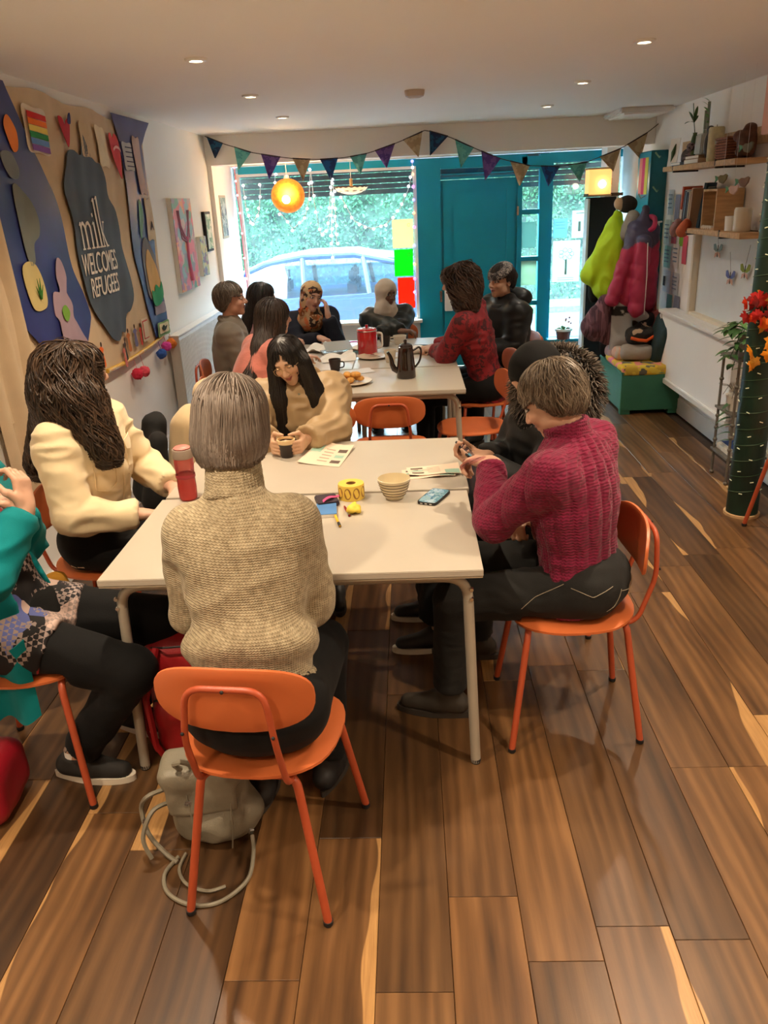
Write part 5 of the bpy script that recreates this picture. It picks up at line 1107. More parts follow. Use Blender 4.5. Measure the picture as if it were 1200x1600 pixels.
# ================================================================ bunting on the beam
fl = [(323, 348, 336, 247, 'dark_blue'), (366, 392, 373, 265, 'mint'), (408, 438, 421, 280, 'purple'), (457, 485, 474, 283, 'tan'), (500, 528, 517, 282, 'blue'), (547, 573, 563, 272, 'mint'), (586, 617, 604, 262, 'purple'), (630, 660, 654, 245, 'tan'), (671, 700, 672, 243, 'dark_blue'), (711, 740, 720, 262, 'mint'), (752, 782, 758, 281, 'purple'), (797, 828, 812, 290, 'tan'), (845, 875, 857, 291, 'blue'), (888, 918, 906, 284, 'mint'), (937, 970, 958, 268, 'tan'), (980, 1012, 1000, 248, 'tan')]
sx_ = [320, 350, 370, 392, 420, 450, 480, 510, 540, 573, 600, 630, 665, 700, 740, 782, 828, 875, 918, 970, 1012, 1038]; sy_ = [213, 225, 231, 238, 243, 247, 249, 249, 246, 240, 231, 219, 203, 213, 231, 248, 259, 260, 253, 232, 207, 186]
fcol = {'dark_blue': [srgb(24, 44, 84), srgb(30, 90, 130)], 'mint': [srgb(110, 186, 176), srgb(84, 160, 156)], 'purple': [srgb(84, 56, 130), srgb(116, 84, 150)], 'tan': [srgb(168, 144, 110), srgb(190, 168, 134)], 'blue': [srgb(20, 92, 160), srgb(30, 60, 120)]}
bt_ = thing('bunting', 'string of fabric pennants in blue mint purple and tan along the ceiling beam', 'bunting', (0, 7.86, 0))
def bl(px): p = at(px, float(np.interp(px, sx_, sy_)), Y=7.86); return (p[0], 0, p[2])
MB().tube([bl(px) for px in np.linspace(320, 1038, 70)], .0035, 6).build('string', mat('brown_cord', srgb(60, 48, 44), .8), bt_)
for i, (a, b_, c, yb, k) in enumerate(fl):
    m_ = paint_mat('pennant_' + k, fcol[k], 14, .85, kind='noise'); L = A(*bl(a)); R_ = A(*bl(b_)); q = at(c, yb, Y=7.86); Bt = A(q[0], 0, q[2])
    o = MB().sheet(lambda u, v: tuple((L * (1 - u) + R_ * u) * (1 - v) + (Bt + (R_ - L) * (u - .5) * .03) * v + A(0, -.012 * math.sin(u * 5 + i) * (.3 + v), 0)), 8, 8, .0015).build('pennant', m_, bt_)
    MB().tube([tuple(L), tuple(R_)], .006, 6).build('binding', mat('dark_binding', srgb(56, 44, 50), .8), o)
# ================================================================ lamps and fairy lights in the window
def curve(pts, n, Y): P = np.array([at(x, y, Y=Y) for x, y in pts]); t = np.linspace(0, len(P) - 1, n); k = range(len(P)); return np.stack([np.interp(t, k, P[:, j]) for j in range(3)], 1)
c = at(450, 306, Y=8.45); t = thing('pendant_lamp', 'glowing orange globe pendant lamp in front of the big window', 'pendant lamp', c)
OG = NT('orange_paper_globe'); n_ = OG.noise(OG.coord('Object', (1, 1, 1)), 30, 4, .7); OG.base(OG.ramp(n_, [(.35, srgb(220, 104, 24)), (.65, srgb(240, 140, 44))])); OG.b.inputs['Roughness'].default_value = .8; OG.b.inputs['Emission Strength'].default_value = .7; OG.l(OG.ramp(n_, [(.35, srgb(214, 84, 12)), (.65, srgb(240, 124, 24))]), OG.b.inputs['Emission Color']); OG.bump(n_, .3, .004)
MB().ball((0, 0, 0), (.165, .165, .160), 36, 24).build('globe_shade', OG.m, t); MB().tube([(0, 0, .16), (0, 0, CZ - c[2])], .0035, 6).build('flex', M_WHITE, t); MB().ball((0, -.135, -.03), .045, 14, 10).build('bulb', M_BULB, t); MB().lathe([(0, .155), (.03, .155), (.025, .185), (0, .19)], n=16).build('lamp_holder', M_WHITE, t)
c = at(549, 296, Y=8.5); t = thing('pendant_lamp', 'shallow woven shell pendant lamp with a dark scalloped rim', 'pendant lamp', c)
MB().lathe([(.165, .02), (.150, .0), (.10, -.03), (.04, -.045), (0, -.047)], n=40).build('dish_shade', emit_mat('cream_shade_glow', srgb(236, 206, 160), .7), t); MB().tube([(.166 * math.cos(a), .166 * math.sin(a), .022 + .004 * math.sin(a * 18)) for a in np.linspace(0, 2 * PI, 90, endpoint=False)], .0055, 6, closed=True).build('scalloped_rim', M_DWOOD, t)
MB().tube([(0, 0, .0), (0, 0, .10)], .016, 10).build('lamp_holder', M_LWOOD, t); MB().tube([(0, 0, .10), (0, 0, CZ - c[2])], .0035, 6).build('flex', M_WHITE, t)
for k in range(10): a = 2 * PI * k / 10; MB().ball((.11 * math.cos(a), .11 * math.sin(a), -.01), (.035, .03, .012), 8, 6).build('shell_disc', MATS.get('x') or mat('shell_cream', srgb(240, 220, 180), .4), t)
WIRE = mat('white_wire', srgb(230, 236, 236), .5, var=0); BLB = emit_mat('fairy_bulb', (.92, .97, 1, 1), 1.6)
swags = [([(380, 290), (385, 330), (394, 353), (405, 330), (407, 288)], 10), ([(430, 270), (429, 300), (438, 333), (458, 358), (477, 339), (483, 310), (485, 264)], 13), ([(485, 264), (490, 310), (501, 367), (513, 358), (516, 305), (518, 281)], 12), ([(517, 281), (519, 320), (518, 360), (520, 402)], 12), ([(520, 285), (524, 330), (526, 380)], 8), ([(532, 306), (553, 345), (580, 358), (604, 350), (625, 326), (638, 296), (645, 262)], 15)]
ft_ = thing('fairy_lights', 'white fairy lights swagged in loops across the big window', 'fairy lights', (0, 8.9, 0))
first = None
for pts, n in swags:
    P = curve(pts, 30, 8.9) - A(0, 8.9, 0); MB().tube([tuple(q) for q in P], .0045, 6).build('wire', WIRE, ft_)
    for q in curve(pts, n, 8.9) - A(0, 8.9, 0):
        if first is None: first = MB().ball((0, 0, 0), .015, 10, 8).build('bulb', BLB, ft_)
        else: o = first.copy(); C.objects.link(o); o.location = tuple(q + A(RNG.uniform(-.012, .012), 0, RNG.uniform(-.015, .005)))
first.location = tuple(curve(swags[0][0], 10, 8.9)[0] - A(0, 8.9, 0))
ft2 = thing('fairy_lights', 'multicoloured fairy lights running down the frame between window and door', 'fairy lights', (0, 8.93, 0)); P = curve([(644, 252), (646, 300), (647, 350), (648, 420), (648, 470)], 30, 8.93) - A(0, 8.93, 0); MB().tube([tuple(q) for q in P], .003, 6).build('wire', WIRE, ft2)
for i, q in enumerate(P[::3]): MB().ball(tuple(q), .016, 8, 6).build('bulb', emit_mat('tiny_bulb', [(.3, .3, 1, 1), (1, .4, .2, 1), (.8, .2, .9, 1)][i % 3], 1.5), ft2)
ft3 = thing('fairy_lights', 'thin red and pink fairy lights hanging down the left edge of the window', 'fairy lights', (0, 8.93, 0)); P = curve([(366, 262), (370, 300), (377, 350), (383, 420), (390, 470)], 30, 8.93) - A(0, 8.93, 0); MB().tube([tuple(q) for q in P], .006, 6).build('wire', mat('pink_wire', srgb(214, 110, 130), .5), ft3)
for i, q in enumerate(P[::4]): MB().ball(tuple(q), .014, 8, 6).build('bulb', emit_mat('pink_bulb', (1, .35, .4, 1), 1.2), ft3)
def panel(name, label, cat, px0, py0, px1, py1, Y, m, th=.003, group=None):
    a = at(px0, py1, Y=Y); b_ = at(px1, py0, Y=Y); cx, cz = (a[0] + b_[0]) / 2, (a[2] + b_[2]) / 2; t = thing(name, label, cat, (cx, Y, cz), 0, group); w, h = abs(b_[0] - a[0]), abs(b_[2] - a[2]); MB().box((0, 0, 0), (w, th, h)).build('sheet', m, t); return t, w, h
def tl(name, c, e=.0):
    t = NT(name); tr = t.n('BsdfTranslucent'); tr.inputs[0].default_value = c; d = t.n('BsdfDiffuse'); d.inputs[0].default_value = c; mx = t.n('MixShader'); mx.inputs[0].default_value = .5; t.l(tr.outputs[0], mx.inputs[1]); t.l(d.outputs[0], mx.inputs[2]); t.l(mx.outputs[0], t.out.inputs[0]); return t.m
for lb, b4, c_ in (('yellow translucent sheet on the window beside the door frame, topmost of three', (614, 342, 645, 388), srgb(250, 244, 170)), ('green translucent sheet on the window, middle of three', (617, 389, 645, 432), srgb(40, 210, 60)), ('red translucent sheet on the window, lowest of three', (623, 433, 648, 482), srgb(240, 76, 44))):
    t, w, h = panel('coloured_sheet', lb, 'sheet', *b4, 8.955, tl('film_' + lb[:3], c_)); MB().tube([(.015 * math.cos(a) + w * .3, -.004, h * .3 + .015 * math.sin(a)) for a in np.linspace(0, 2 * PI, 16, endpoint=False)], .002, 5, closed=True).build('round_emblem', M_INK2, t)
PW_ = tl('poster_paper', srgb(240, 244, 240))
def tree_poster(t, w, h):
    MB().tube([(0, -.004, -h * .32), (0, -.004, .02)], .012, 6).build('tree_trunk_drawing', M_MINT, t)
    for k in range(7): a = k * .9; MB().tube([(.06 * math.cos(a) + .022 * math.cos(q), -.004, h * .18 + .04 * math.sin(a) + .022 * math.sin(q)) for q in np.linspace(0, 2 * PI, 10, endpoint=False)], .003, 4, closed=True).build('leaf_drawing', M_MINT, t)
    for k in range(2): MB().box((0, -.003, -h * .40 - k * .022), (w * .6, .002, .006)).build('text_line', M_MINT, t)
t, w, h = panel('poster', 'large white poster with a pale tree drawing in the right window', 'poster', 862, 375, 907, 441, 8.96, PW_); tree_poster(t, w, h)
t, w, h = panel('poster', 'white poster above the tree poster in the right window', 'poster', 893, 328, 924, 372, 8.96, PW_); MB().box((-.02, -.003, -.02), (.03, .002, .1)).build('printed_figure', M_MINT, t); MB().box((0, -.003, .11), (.12, .002, .008)).build('text_line', M_MINT, t)
t, w, h = panel('poster', 'small pale blue notice left of the upper poster', 'poster', 864, 341, 887, 372, 8.96, tl('pale_blue_paper', srgb(170, 214, 226)))
for k in range(3): MB().box((0, -.003, .06 - k * .03), (.1, .002, .006)).build('text_line', M_MINT, t)
t, w, h = panel('poster', 'white poster partly behind the yellow jacket', 'poster', 909, 380, 926, 430, 8.96, PW_)
for b4, lb in (((813, 346, 838, 388), 'grey green sheet taped in the second door pane'), ((813, 407, 838, 446), 'pale notice taped in the third door pane')): panel('notice', lb, 'notice', *b4, 8.965, tl('pane_paper_%d' % b4[1], srgb(150, 186, 176) if b4[1] < 400 else srgb(196, 214, 190)))
c = at(941, 284, Y=8.35); t = thing('wall_lamp', 'boxy wood veneer lamp glowing beside the right window', 'lamp', c)
LV = emit_mat('veneer_glow', srgb(232, 170, 96), .9); MB().box((-.02, 0, 0), (.21, .008, .24)).build('front_veneer', LV, t); MB().box((-.122, .09, 0), (.008, .18, .24)).build('side_veneer', LV, t); MB().box((.084, .09, 0), (.008, .18, .24)).build('side_veneer', LV, t)
for z in (-.12, .12): MB().box((-.02, .09, z), (.225, .20, .016)).build('frame_rail', M_LWOOD, t, bevel=.002)
MB().ball((.0, -.008, -.02), .036, 14, 10).build('bulb', M_BULB, t); MB().box((.10, .1, 0), (.03, .03, .06)).build('wall_bracket', M_LWOOD, t)
l = bpy.data.lights.new('pendant_glow', 'POINT'); l.energy = 12; l.color = (1, .6, .25); l.shadow_soft_size = .05; o = bpy.data.objects.new('pendant_glow', l); C.objects.link(o); o.location = tuple(at(450, 300, Y=8.2))
t = thing('plant_pot', 'leafy houseplant in a brown and white pot on the right window sill', 'plant', (at(880, 527, Y=8.84)[0], 8.84, .287))
MB().lathe([(0, 0), (.07, 0), (.085, .10), (.08, .10), (.06, .08), (0, .08)], n=24).build('pot', mat('terracotta_brown', srgb(120, 70, 60), .6), t); MB().lathe([(.082, .085), (.093, .088), (.093, .112), (.08, .112)], n=24).build('pot_rim', M_WHITE, t)
GL = mat('fresh_leaf', srgb(110, 160, 96), .5, var=.2); GD = mat('deep_leaf', srgb(58, 96, 50), .45, var=.25)
def leaf(b, base, d, L, w, droop=.4, n=6):
    base, d = A(*base), nrm(d); s = nrm(np.cross(d, A(0, 0, 1)) + 1e-6); vs = []
    for i in range(n + 1):
        k = i / n; c_ = base + d * L * k + A(0, 0, -droop * L * k * k); ww = w * math.sin(PI * min(1, k * .92 + .06)) ** .8; up_ = A(0, 0, .15 * ww); vs += [c_ - s * ww + up_, c_, c_ + s * ww + up_]
    fs = [q for i in range(n) for q in ((i * 3, i * 3 + 1, i * 3 + 4, i * 3 + 3), (i * 3 + 1, i * 3 + 2, i * 3 + 5, i * 3 + 4))]; b.add(vs, fs)
for k in range(14): a = k * 2.4; b = MB(); leaf(b, (0, 0, .09), (math.cos(a), math.sin(a), .9 + .5 * math.sin(k)), .17 + .05 * math.sin(k * 3), .018, .5); b.build('leaf', GL, t)
for k in range(5): MB().ball((.04 + .03 * math.cos(k * 1.3), -.03, .17 + .015 * k), .012, 8, 6).build('pink_flower', mat('pink_petal', srgb(224, 170, 180), .6), t)
# ================================================================ teal cupboard, hooks, coats
t = thing('cupboard', 'narrow teal painted cupboard side at the back right corner with hooks', 'cupboard', (2.18, 7.70, 0)); MB().box((0, 0, 1.04), (.138, .42, 2.08)).build('carcass', M_TEAL_SHADE, t, bevel=.004); MB().box((-.0715, 0, 1.04), (.004, .40, 2.06)).build('side_panel', M_TEAL, t)  # one teal in two tones: shaded carcass, window-lit side, painted into the colour
MB().tube([(-.075, -.1, 1.72), (-.11, -.1, 1.70), (-.13, -.1, 1.74)], .006, 6).build('coat_hook', M_STEEL, t)
for z in (1.76, 2.03): MB().tube([(.0, -.212, z), (-.02, -.26, z - .01), (-.06, -.27, z + .03)], .007, 6).build('green_hook', mat('sage_hook', srgb(130, 170, 140), .5), t)
t = thing('poster', 'poster of pink magenta and yellow stripes on the teal cupboard', 'poster', (2.105, 7.70, 1.88))
for i, c_ in enumerate((srgb(246, 150, 140), srgb(228, 30, 110), srgb(236, 226, 90))): MB().box((0, .09 - i * .09, 0), (.003, .088, .30)).build('stripe', mat('poster_stripe_%d' % i, c_, .7, var=0), t)
t = thing('bookcase', 'tall black-backed shelf beside the white pier behind the coats', 'shelf', (1.93, 8.45, 0)); MB().box((0, .08, .86), (.30, .02, 1.72)).build('back_panel', mat('black_panel', srgb(18, 18, 20), .6), t); MB().box((0, 0, 1.74), (.34, .2, .03)).build('top_board', M_DWOOD, t); MB().box((-.15, 0, .86), (.02, .16, 1.7)).build('side_board', M_TRIMW, t)
def garm(name, label, cat, prims, lo, hi, m, amp=.010, k=.03, res=.012, sc_=14, col=None, mt2=None, loc=(0, 0, 0)):
    f_ = union(prims, k); o = sdf_obj(name, f_, A(*lo), A(*hi), res, m, disp=lambda V: amp * (1 - 2 * np.abs(vnoise(V * A(1, 1, .5), sc_))), color=col); o.location = loc; tag(o, label, cat); return o
HV = mat('hi_vis_yellow', srgb(190, 235, 30), .6, var=.04)
garm('jacket', 'fluorescent yellow high-visibility jacket hanging on the hooks', 'jacket', [cap((1.83, 7.42, 1.57), (1.80, 7.38, 1.50), .04), (cap((1.80, 7.40, 1.50), (1.62, 7.40, 1.08), .055, .085), .05), (cap((1.84, 7.40, 1.42), (1.74, 7.38, .98), .08, .10), .05), (cap((1.75, 7.36, 1.0), (1.73, 7.36, .86), .05, .035), .02)], (1.45, 7.2, .78), (1.98, 7.56, 1.68), HV, .012)
def puffcol(V): z = V[:, 2]; return np.where((z > 1.34 + .03 * np.sin(V[:, 0] * 30))[:, None], A(.075, .07, .13), A(.42, .030, .085)) * (1 + .1 * vnoise(V, 20))[:, None]
PM = vcol_mat('puffer_nylon', .5); ch = lambda V: .010 * (np.abs(np.sin(V[:, 2] * 22 + V[:, 0] * 6 + vnoise(V, 8))) ** .5 - .5) + .006 * vnoise(V, 26)
f_ = union([cap((2.0, 7.18, 1.55), (2.0, 7.18, 1.62), .045, .03), (cap((1.93, 7.18, 1.46), (2.05, 7.22, 1.46), .07), .05), (cap((2.03, 7.20, 1.40), (2.04, 7.22, .86), .11, .115), .05), (cap((1.94, 7.16, 1.40), (1.90, 7.14, .92), .095, .11), .04), (cap((1.90, 7.12, 1.38), (1.74, 7.08, .90), .06, .058), .015), (cap((1.97, 7.05, 1.36), (1.93, 7.00, .82), .062, .064), .015)], .03)
o = sdf_obj('jacket', f_, A(1.6, 6.85, .66), A(2.24, 7.42, 1.74), .011, PM, disp=ch, color=puffcol); tag(o, 'raspberry and navy padded jacket hanging in front of the teal cupboard', 'jacket')
o2 = sdf_obj('hood', torus((2.03, 7.14, 1.50), .06, .022, (-.8, -.5, .3)), A(1.9, 7.0, 1.36), A(2.16, 7.3, 1.64), .009, mat('raspberry_nylon', srgb(186, 46, 96), .5), o, disp=lambda V: .004 * vnoise(V, 30))
MB().tube([(1.985, 6.985, 1.36), (1.99, 6.96, 1.1), (1.99, 6.96, .78)], .004, 5).build('zip', M_WHITE, o)
garm('hat', 'black and cream round hat on top of the coats', 'hat', [ell((1.90, 7.40, 1.66), (.085, .085, .07)), (ell((1.83, 7.38, 1.67), (.045, .05, .05)), .01)], (1.7, 7.24, 1.55), (2.02, 7.55, 1.76), vcol_mat('hat_wool', .9), .003, col=lambda V: np.where((V[:, 0] < 1.845)[:, None], A(.62, .45, .28), A(.03, .025, .02)), res=.009)
garm('coat', 'light grey coat shoulder showing between the yellow and raspberry jackets', 'coat', [cap((1.94, 7.32, 1.55), (1.90, 7.34, 1.42), .06, .07)], (1.8, 7.2, 1.3), (2.06, 7.46, 1.66), mat('pale_grey_cloth', srgb(170, 166, 156), .8), .006)
garm('skirt', 'maroon and grey tartan pleated skirt hanging low on the hooks', 'skirt', [cap((1.71, 7.20, .86), (1.64, 7.20, .66), .07, .12), (cap((1.72, 7.2, .84), (1.74, 7.2, .56), .04, .06), .04)], (1.45, 7.02, .48), (1.9, 7.38, .98), paint_mat('tartan_cloth', [srgb(92, 56, 66), srgb(130, 90, 100), srgb(70, 44, 56), srgb(110, 76, 84)], 12, .9, stretch=(6, 1, .6)), .012, res=.011)
garm('jumper', 'pale grey jumper with a black print hanging below the raspberry jacket', 'jumper', [cap((1.86, 7.15, .86), (1.86, 7.15, .56), .075, .09), (cap((1.94, 7.1, .80), (2.03, 7.1, .72), .06, .05), .03), (cap((1.80, 7.14, .84), (1.79, 7.14, .48), .035, .03), .03)], (1.68, 6.98, .40), (2.14, 7.3, .98), vcol_mat('grey_marl', .9), .012, col=lambda V: np.where(((np.abs(V[:, 2] - .80) < .045) & (V[:, 0] < 1.9) & (vnoise(V, 30) > -.2))[:, None], A(.03, .03, .03), A(.50, .50, .48)))
garm('coat', 'black coat hem hanging behind the tartan skirt', 'coat', [cap((1.78, 7.34, .84), (1.80, 7.34, .44), .06, .08), (cap((1.64, 7.44, 1.0), (1.66, 7.42, .88), .03, .04), .02)], (1.5, 7.2, .32), (1.96, 7.52, 1.08), MATS['black_wool'], .010)
garm('bag', 'blue and pink bag under the hanging jumper', 'bag', [rbox((2.0, 7.34, .62), (.07, .06, .16), .03)], (1.86, 7.2, .40), (2.14, 7.48, .86), vcol_mat('blue_pink_cloth', .7), .008, col=lambda V: np.where((V[:, 2] > .66)[:, None], A(.62, .08, .25), A(.03, .25, .55)))
t = thing('walking_stick', 'red stick with a white T-shaped handle leaning against the cupboard', 'stick', (0, 0, 0)); MB().tube([(2.12, 7.02, .36), (2.175, 7.38, 1.42)], .011, 10).build('shaft', mat('stick_red', srgb(150, 50, 40), .5), t); MB().tube([(2.172, 7.36, 1.38), (2.176, 7.385, 1.50)], .012, 8).build('collar', M_WHITE, t); MB().tube([(2.14, 7.36, 1.50), (2.21, 7.40, 1.505)], .008, 8).build('grip', M_WHITE, t)
# ================================================================ bench and what lies on it
M_BEN = mat('sage_teal_paint', srgb(56, 122, 96), .5, var=.05); t = thing('bench', 'green painted box bench against the right wall', 'bench', (1.995, 7.02, 0))
MB().box((0, 0, .19), (.49, .80, .31)).build('box', M_BEN, t, bevel=.004); MB().box((0, 0, .355), (.50, .82, .02)).build('lid', M_BEN, t, bevel=.003)
for sx in (-1, 1):
    for sy in (-1, 1): MB().box((sx * .20, sy * .36, .0175), (.08, .06, .035)).build('foot', M_BEN, t)
garm('quilt', 'yellow and pink floral quilt folded over the bench', 'quilt', [rbox((1.985, 6.92, .385), (.245, .30, .022), .02), (rbox((1.985, 6.63, .37), (.235, .02, .035), .015), .02)], (1.7, 6.5, .3), (2.26, 7.3, .45), paint_mat('floral_quilt', [srgb(226, 186, 50), srgb(206, 170, 60), srgb(110, 106, 90), srgb(230, 140, 130), srgb(224, 196, 70), srgb(216, 120, 150)], 14, .85), .005, res=.013)
garm('cushion', 'dark bottle green cushion standing against the wall on the bench', 'cushion', [rbox((2.13, 6.86, .59), (.075, .17, .19), .07, np.array(Euler((.5, .15, 0)).to_matrix()))], (1.95, 6.5, .36), (2.25, 7.2, .90), mat('bottle_green_cloth', srgb(24, 52, 54), .8), .004)
garm('bag', 'light grey drawstring bag lying on the quilt', 'bag', [rbox((1.93, 6.90, .475), (.135, .09, .06), .055)], (1.7, 6.7, .38), (2.14, 7.1, .60), mat('grey_bag_cloth', srgb(160, 152, 142), .7), .010)
obg = garm('bag', 'black and cream bag with an orange strap on top of the grey bag', 'bag', [rbox((1.98, 6.98, .60), (.12, .10, .065), .05), (cap((2.0, 7.05, .66), (2.08, 7.12, .72), .05), .04)], (1.8, 6.8, .5), (2.2, 7.26, .84), paint_mat('black_cream_print', [srgb(26, 24, 24), srgb(40, 36, 32), srgb(190, 160, 130), srgb(20, 20, 20)], 18), .010)
MB().tube([(1.87, 6.88, .60), (1.93, 6.86, .585), (2.0, 6.865, .575), (2.07, 6.88, .61)], .014, 8).build('strap', mat('orange_webbing', srgb(236, 96, 30), .5), obg)
garm('cushion', 'faded rose cushion behind the black and cream bag', 'cushion', [rbox((2.16, 7.22, .62), (.06, .12, .16), .05)], (2.04, 7.0, .36), (2.25, 7.42, .86), mat('rose_cloth', srgb(170, 96, 96), .85), .004)
garm('box', 'flattened brown cardboard box behind the bags on the bench', 'box', [rbox((2.06, 7.30, .62), (.10, .02, .16), .006, np.array(Euler((0, .4, .2)).to_matrix()))], (1.9, 7.15, .4), (2.22, 7.42, .84), mat('cardboard', srgb(166, 134, 96), .9), .001, res=.009)
garm('cushion', 'dusty pink cushion at the window end of the bench', 'cushion', [rbox((1.86, 7.22, .43), (.11, .13, .065), .06)], (1.7, 7.0, .34), (2.02, 7.4, .54), mat('dusty_pink_cloth', srgb(186, 150, 146), .85), .004)
garm('cushion', 'peach striped cushion in front of the dusty pink one', 'cushion', [rbox((1.815, 7.00, .455), (.055, .10, .055), .045)], (1.72, 6.84, .36), (1.92, 7.16, .56), paint_mat('peach_stripe', [srgb(216, 166, 140), srgb(200, 180, 160)], 6, stretch=(8, 1, 1)), .004)
# ================================================================ right wall: notices, shelves, board, cover
NOT = [(7.30, 1.66, .14, .2, (196, 206, 214), 'pale blue notice highest on the right wall'), (7.12, 1.62, .12, .2, (150, 160, 190), 'lilac notice beside the pale blue one'), (7.33, 1.42, .16, .2, (206, 216, 210), 'white notice left of the red flower sheet'), (7.14, 1.42, .13, .17, (196, 90, 110), 'red and lilac flower sheet'), (7.28, 1.22, .18, .18, (160, 210, 200), 'mint green notice'), (7.05, 1.24, .15, .2, (230, 226, 220), 'plain white notice right of the mint one'), (7.24, 1.02, .2, .18, (214, 222, 228), 'white notice with black block lettering'), (7.0, 1.02, .16, .18, (206, 214, 220), 'white notice with small blue print'), (6.84, 1.30, .11, .22, (206, 84, 110), 'pink striped card'), (6.95, 1.38, .10, .11, (140, 200, 70), 'lime green paper flower'), (7.12, .86, .14, .12, (120, 176, 176), 'teal card lowest in the notices'), (6.92, .86, .14, .14, (130, 140, 160), 'grey blue card lowest on the right')]
for i, (y, z, w, h, c_, lb) in enumerate(NOT):
    t = thing('notice', lb + ' on the right wall', 'notice', (WR - .003 - .001 * (i % 4), y, z)); MB().sheet(lambda u, v, i=i, w=w, h=h: (-.002 - .012 * v * (1 - v) * (i % 3) * .5, -w / 2 + w * u, -h / 2 + h * v), 6, 6, -.0006).build('sheet', mat('notice_%d' % i, srgb(*c_), .8, var=0), t, )
    if i in (0, 2, 4, 5, 7):
        for k in range(4): MB().box((-.010, 0, h * .3 - k * h * .17), (.001, w * .7, h * .05)).build('text_line', mat('notice_ink', srgb(120, 140, 160), .8, var=0), t)
    if i == 6: MB().box((-.011, .045, 0), (.002, .05, .08)).build('black_block', M_BLACK, t)
def shelf_board(label, y0, y1, z, x0=2.05, th=.035):
    t = thing('shelf', label, 'shelf', (0, 0, 0)); MB().box(((x0 + WR) / 2, (y0 + y1) / 2, z - th / 2), (WR - x0, y1 - y0, th)).build('board', M_LWOOD, t, bevel=.003)
    for y in (y0 + .35, y1 - .25): MB().box((x0 + .002, y, z - .012), (.004, .02, .04)).box(((x0 + WR) / 2, y, z - th - .006), (WR - x0 - .01, .02, .012)).build('bracket', M_BLACK, t); 
    return t
shelf_board('upper pine shelf on the right wall', 5.45, 6.95, 1.93); shelf_board('lower pine shelf on the right wall', 5.25, 6.50, 1.495)
t = thing('wall_panel', 'tan wood strip fixed to the wall above the upper shelf', 'panel', (WR - .01, 6.1, 2.06)); MB().box((0, 0, 0), (.018, 1.95, .10)).build('board', M_LWOOD, t)
def book(label, x, y, z, w, h, d, c_, tilt=0.0, lay=False, rz=0.0):
    t = thing('book', label, 'book', (x, y, z), rz); e = Euler((tilt, 0, 0)).to_matrix(); m_ = mat('book_%d_%d_%d' % c_, srgb(*c_), .6, var=.04)
    if lay: MB().box((0, 0, h / 2), (d, w, h)).build('cover', m_, t, bevel=.001); MB().box((-.002, 0, h / 2), (d, w - .006, h - .006)).build('pages', M_PAPER, t)
    else: MB().box(e @ Vector((0, 0, h / 2)), (d, w, h), e).build('cover', m_, t, bevel=.001); MB().box(e @ Vector((.003, 0, h / 2 + .002)), (d - .004, w - .006, h - .001), e).build('pages', M_PAPER, t)
    return t
for i, (y, w, h, c_, tl_) in enumerate(((6.44, .022, .26, (90, 84, 96), .16), (6.40, .03, .25, (96, 120, 140), .14), (6.35, .02, .24, (70, 80, 100), .13), (6.31, .028, .25, (196, 176, 150), .10), (6.27, .03, .27, (176, 140, 110), .10))):
    book(['grey spined book leftmost on the lower shelf', 'steel blue book second from the left on the lower shelf', 'slim navy book third on the lower shelf', 'cream spined book fourth on the lower shelf', 'tan spined book leaning right of the cream one'][i], 2.15, y, 1.496, w, h, .17, c_, tl_)
book('orange red book standing above the leaning row', 2.14, 6.48, 1.62, .03, .16, .14, (190, 70, 30), .1)
t = book('large dark teal magazine facing out on the lower shelf', 2.13, 6.16, 1.50, .02, .30, .20, (22, 60, 82), .12, rz=.9); book('slate blue magazine with a title facing out on the lower shelf', 2.12, 6.10, 1.50, .015, .27, .21, (84, 110, 124), .12, rz=1.05)
text_part('THE', .035, M_INK2, t, Matrix.Translation((-.01, -.07, .22)) @ Matrix.Rotation(PI / 2, 4, 'X'), 'title')
t = thing('box', 'open pale wooden box lying on its side on the lower shelf', 'box', (2.15, 5.86, 1.496)); 
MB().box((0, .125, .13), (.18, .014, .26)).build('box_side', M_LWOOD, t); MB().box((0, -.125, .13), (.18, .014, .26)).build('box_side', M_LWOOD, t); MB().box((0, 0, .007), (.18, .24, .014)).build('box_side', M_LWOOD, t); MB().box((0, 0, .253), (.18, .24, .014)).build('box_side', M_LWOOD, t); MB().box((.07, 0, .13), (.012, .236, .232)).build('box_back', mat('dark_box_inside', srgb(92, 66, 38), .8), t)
for k in range(5): tag(MB().ball((0, 0, 0), (.014, .016, .014), 10, 8).build('shell', mat('shell_white', srgb(216, 206, 190), .4), None, loc=(2.068, 5.96 - k * .04, 1.511)), 'small pale shell in the row before the wooden box', 'shell', 'row of shells on the lower shelf')
t = thing('jug', 'cream ceramic jug at the near end of the lower shelf', 'jug', (2.14, 5.46, 1.496)); MB().lathe([(0, 0), (.05, 0), (.055, .01), (.054, .13), (.048, .145), (.044, .14), (0, .13)], n=28).build('jug_body', M_IVG, t); MB().tube(fillet([(0, .05, .12), (0, .085, .115), (0, .08, .04), (0, .05, .035)], .02), .006, 8).build('handle', M_IVG, t)
t = thing('mug', 'white mug left of the cream jug on the lower shelf', 'mug', (2.13, 5.62, 1.496)); MB().lathe([(0, 0), (.036, 0), (.040, .09), (.037, .09), (.034, .01), (0, .008)], n=24).build('mug_wall', M_WHITE, t); MB().tube([(0, .038, .07), (0, .06, .06), (0, .06, .035), (0, .037, .02)], .004, 6).build('handle', M_WHITE, t)
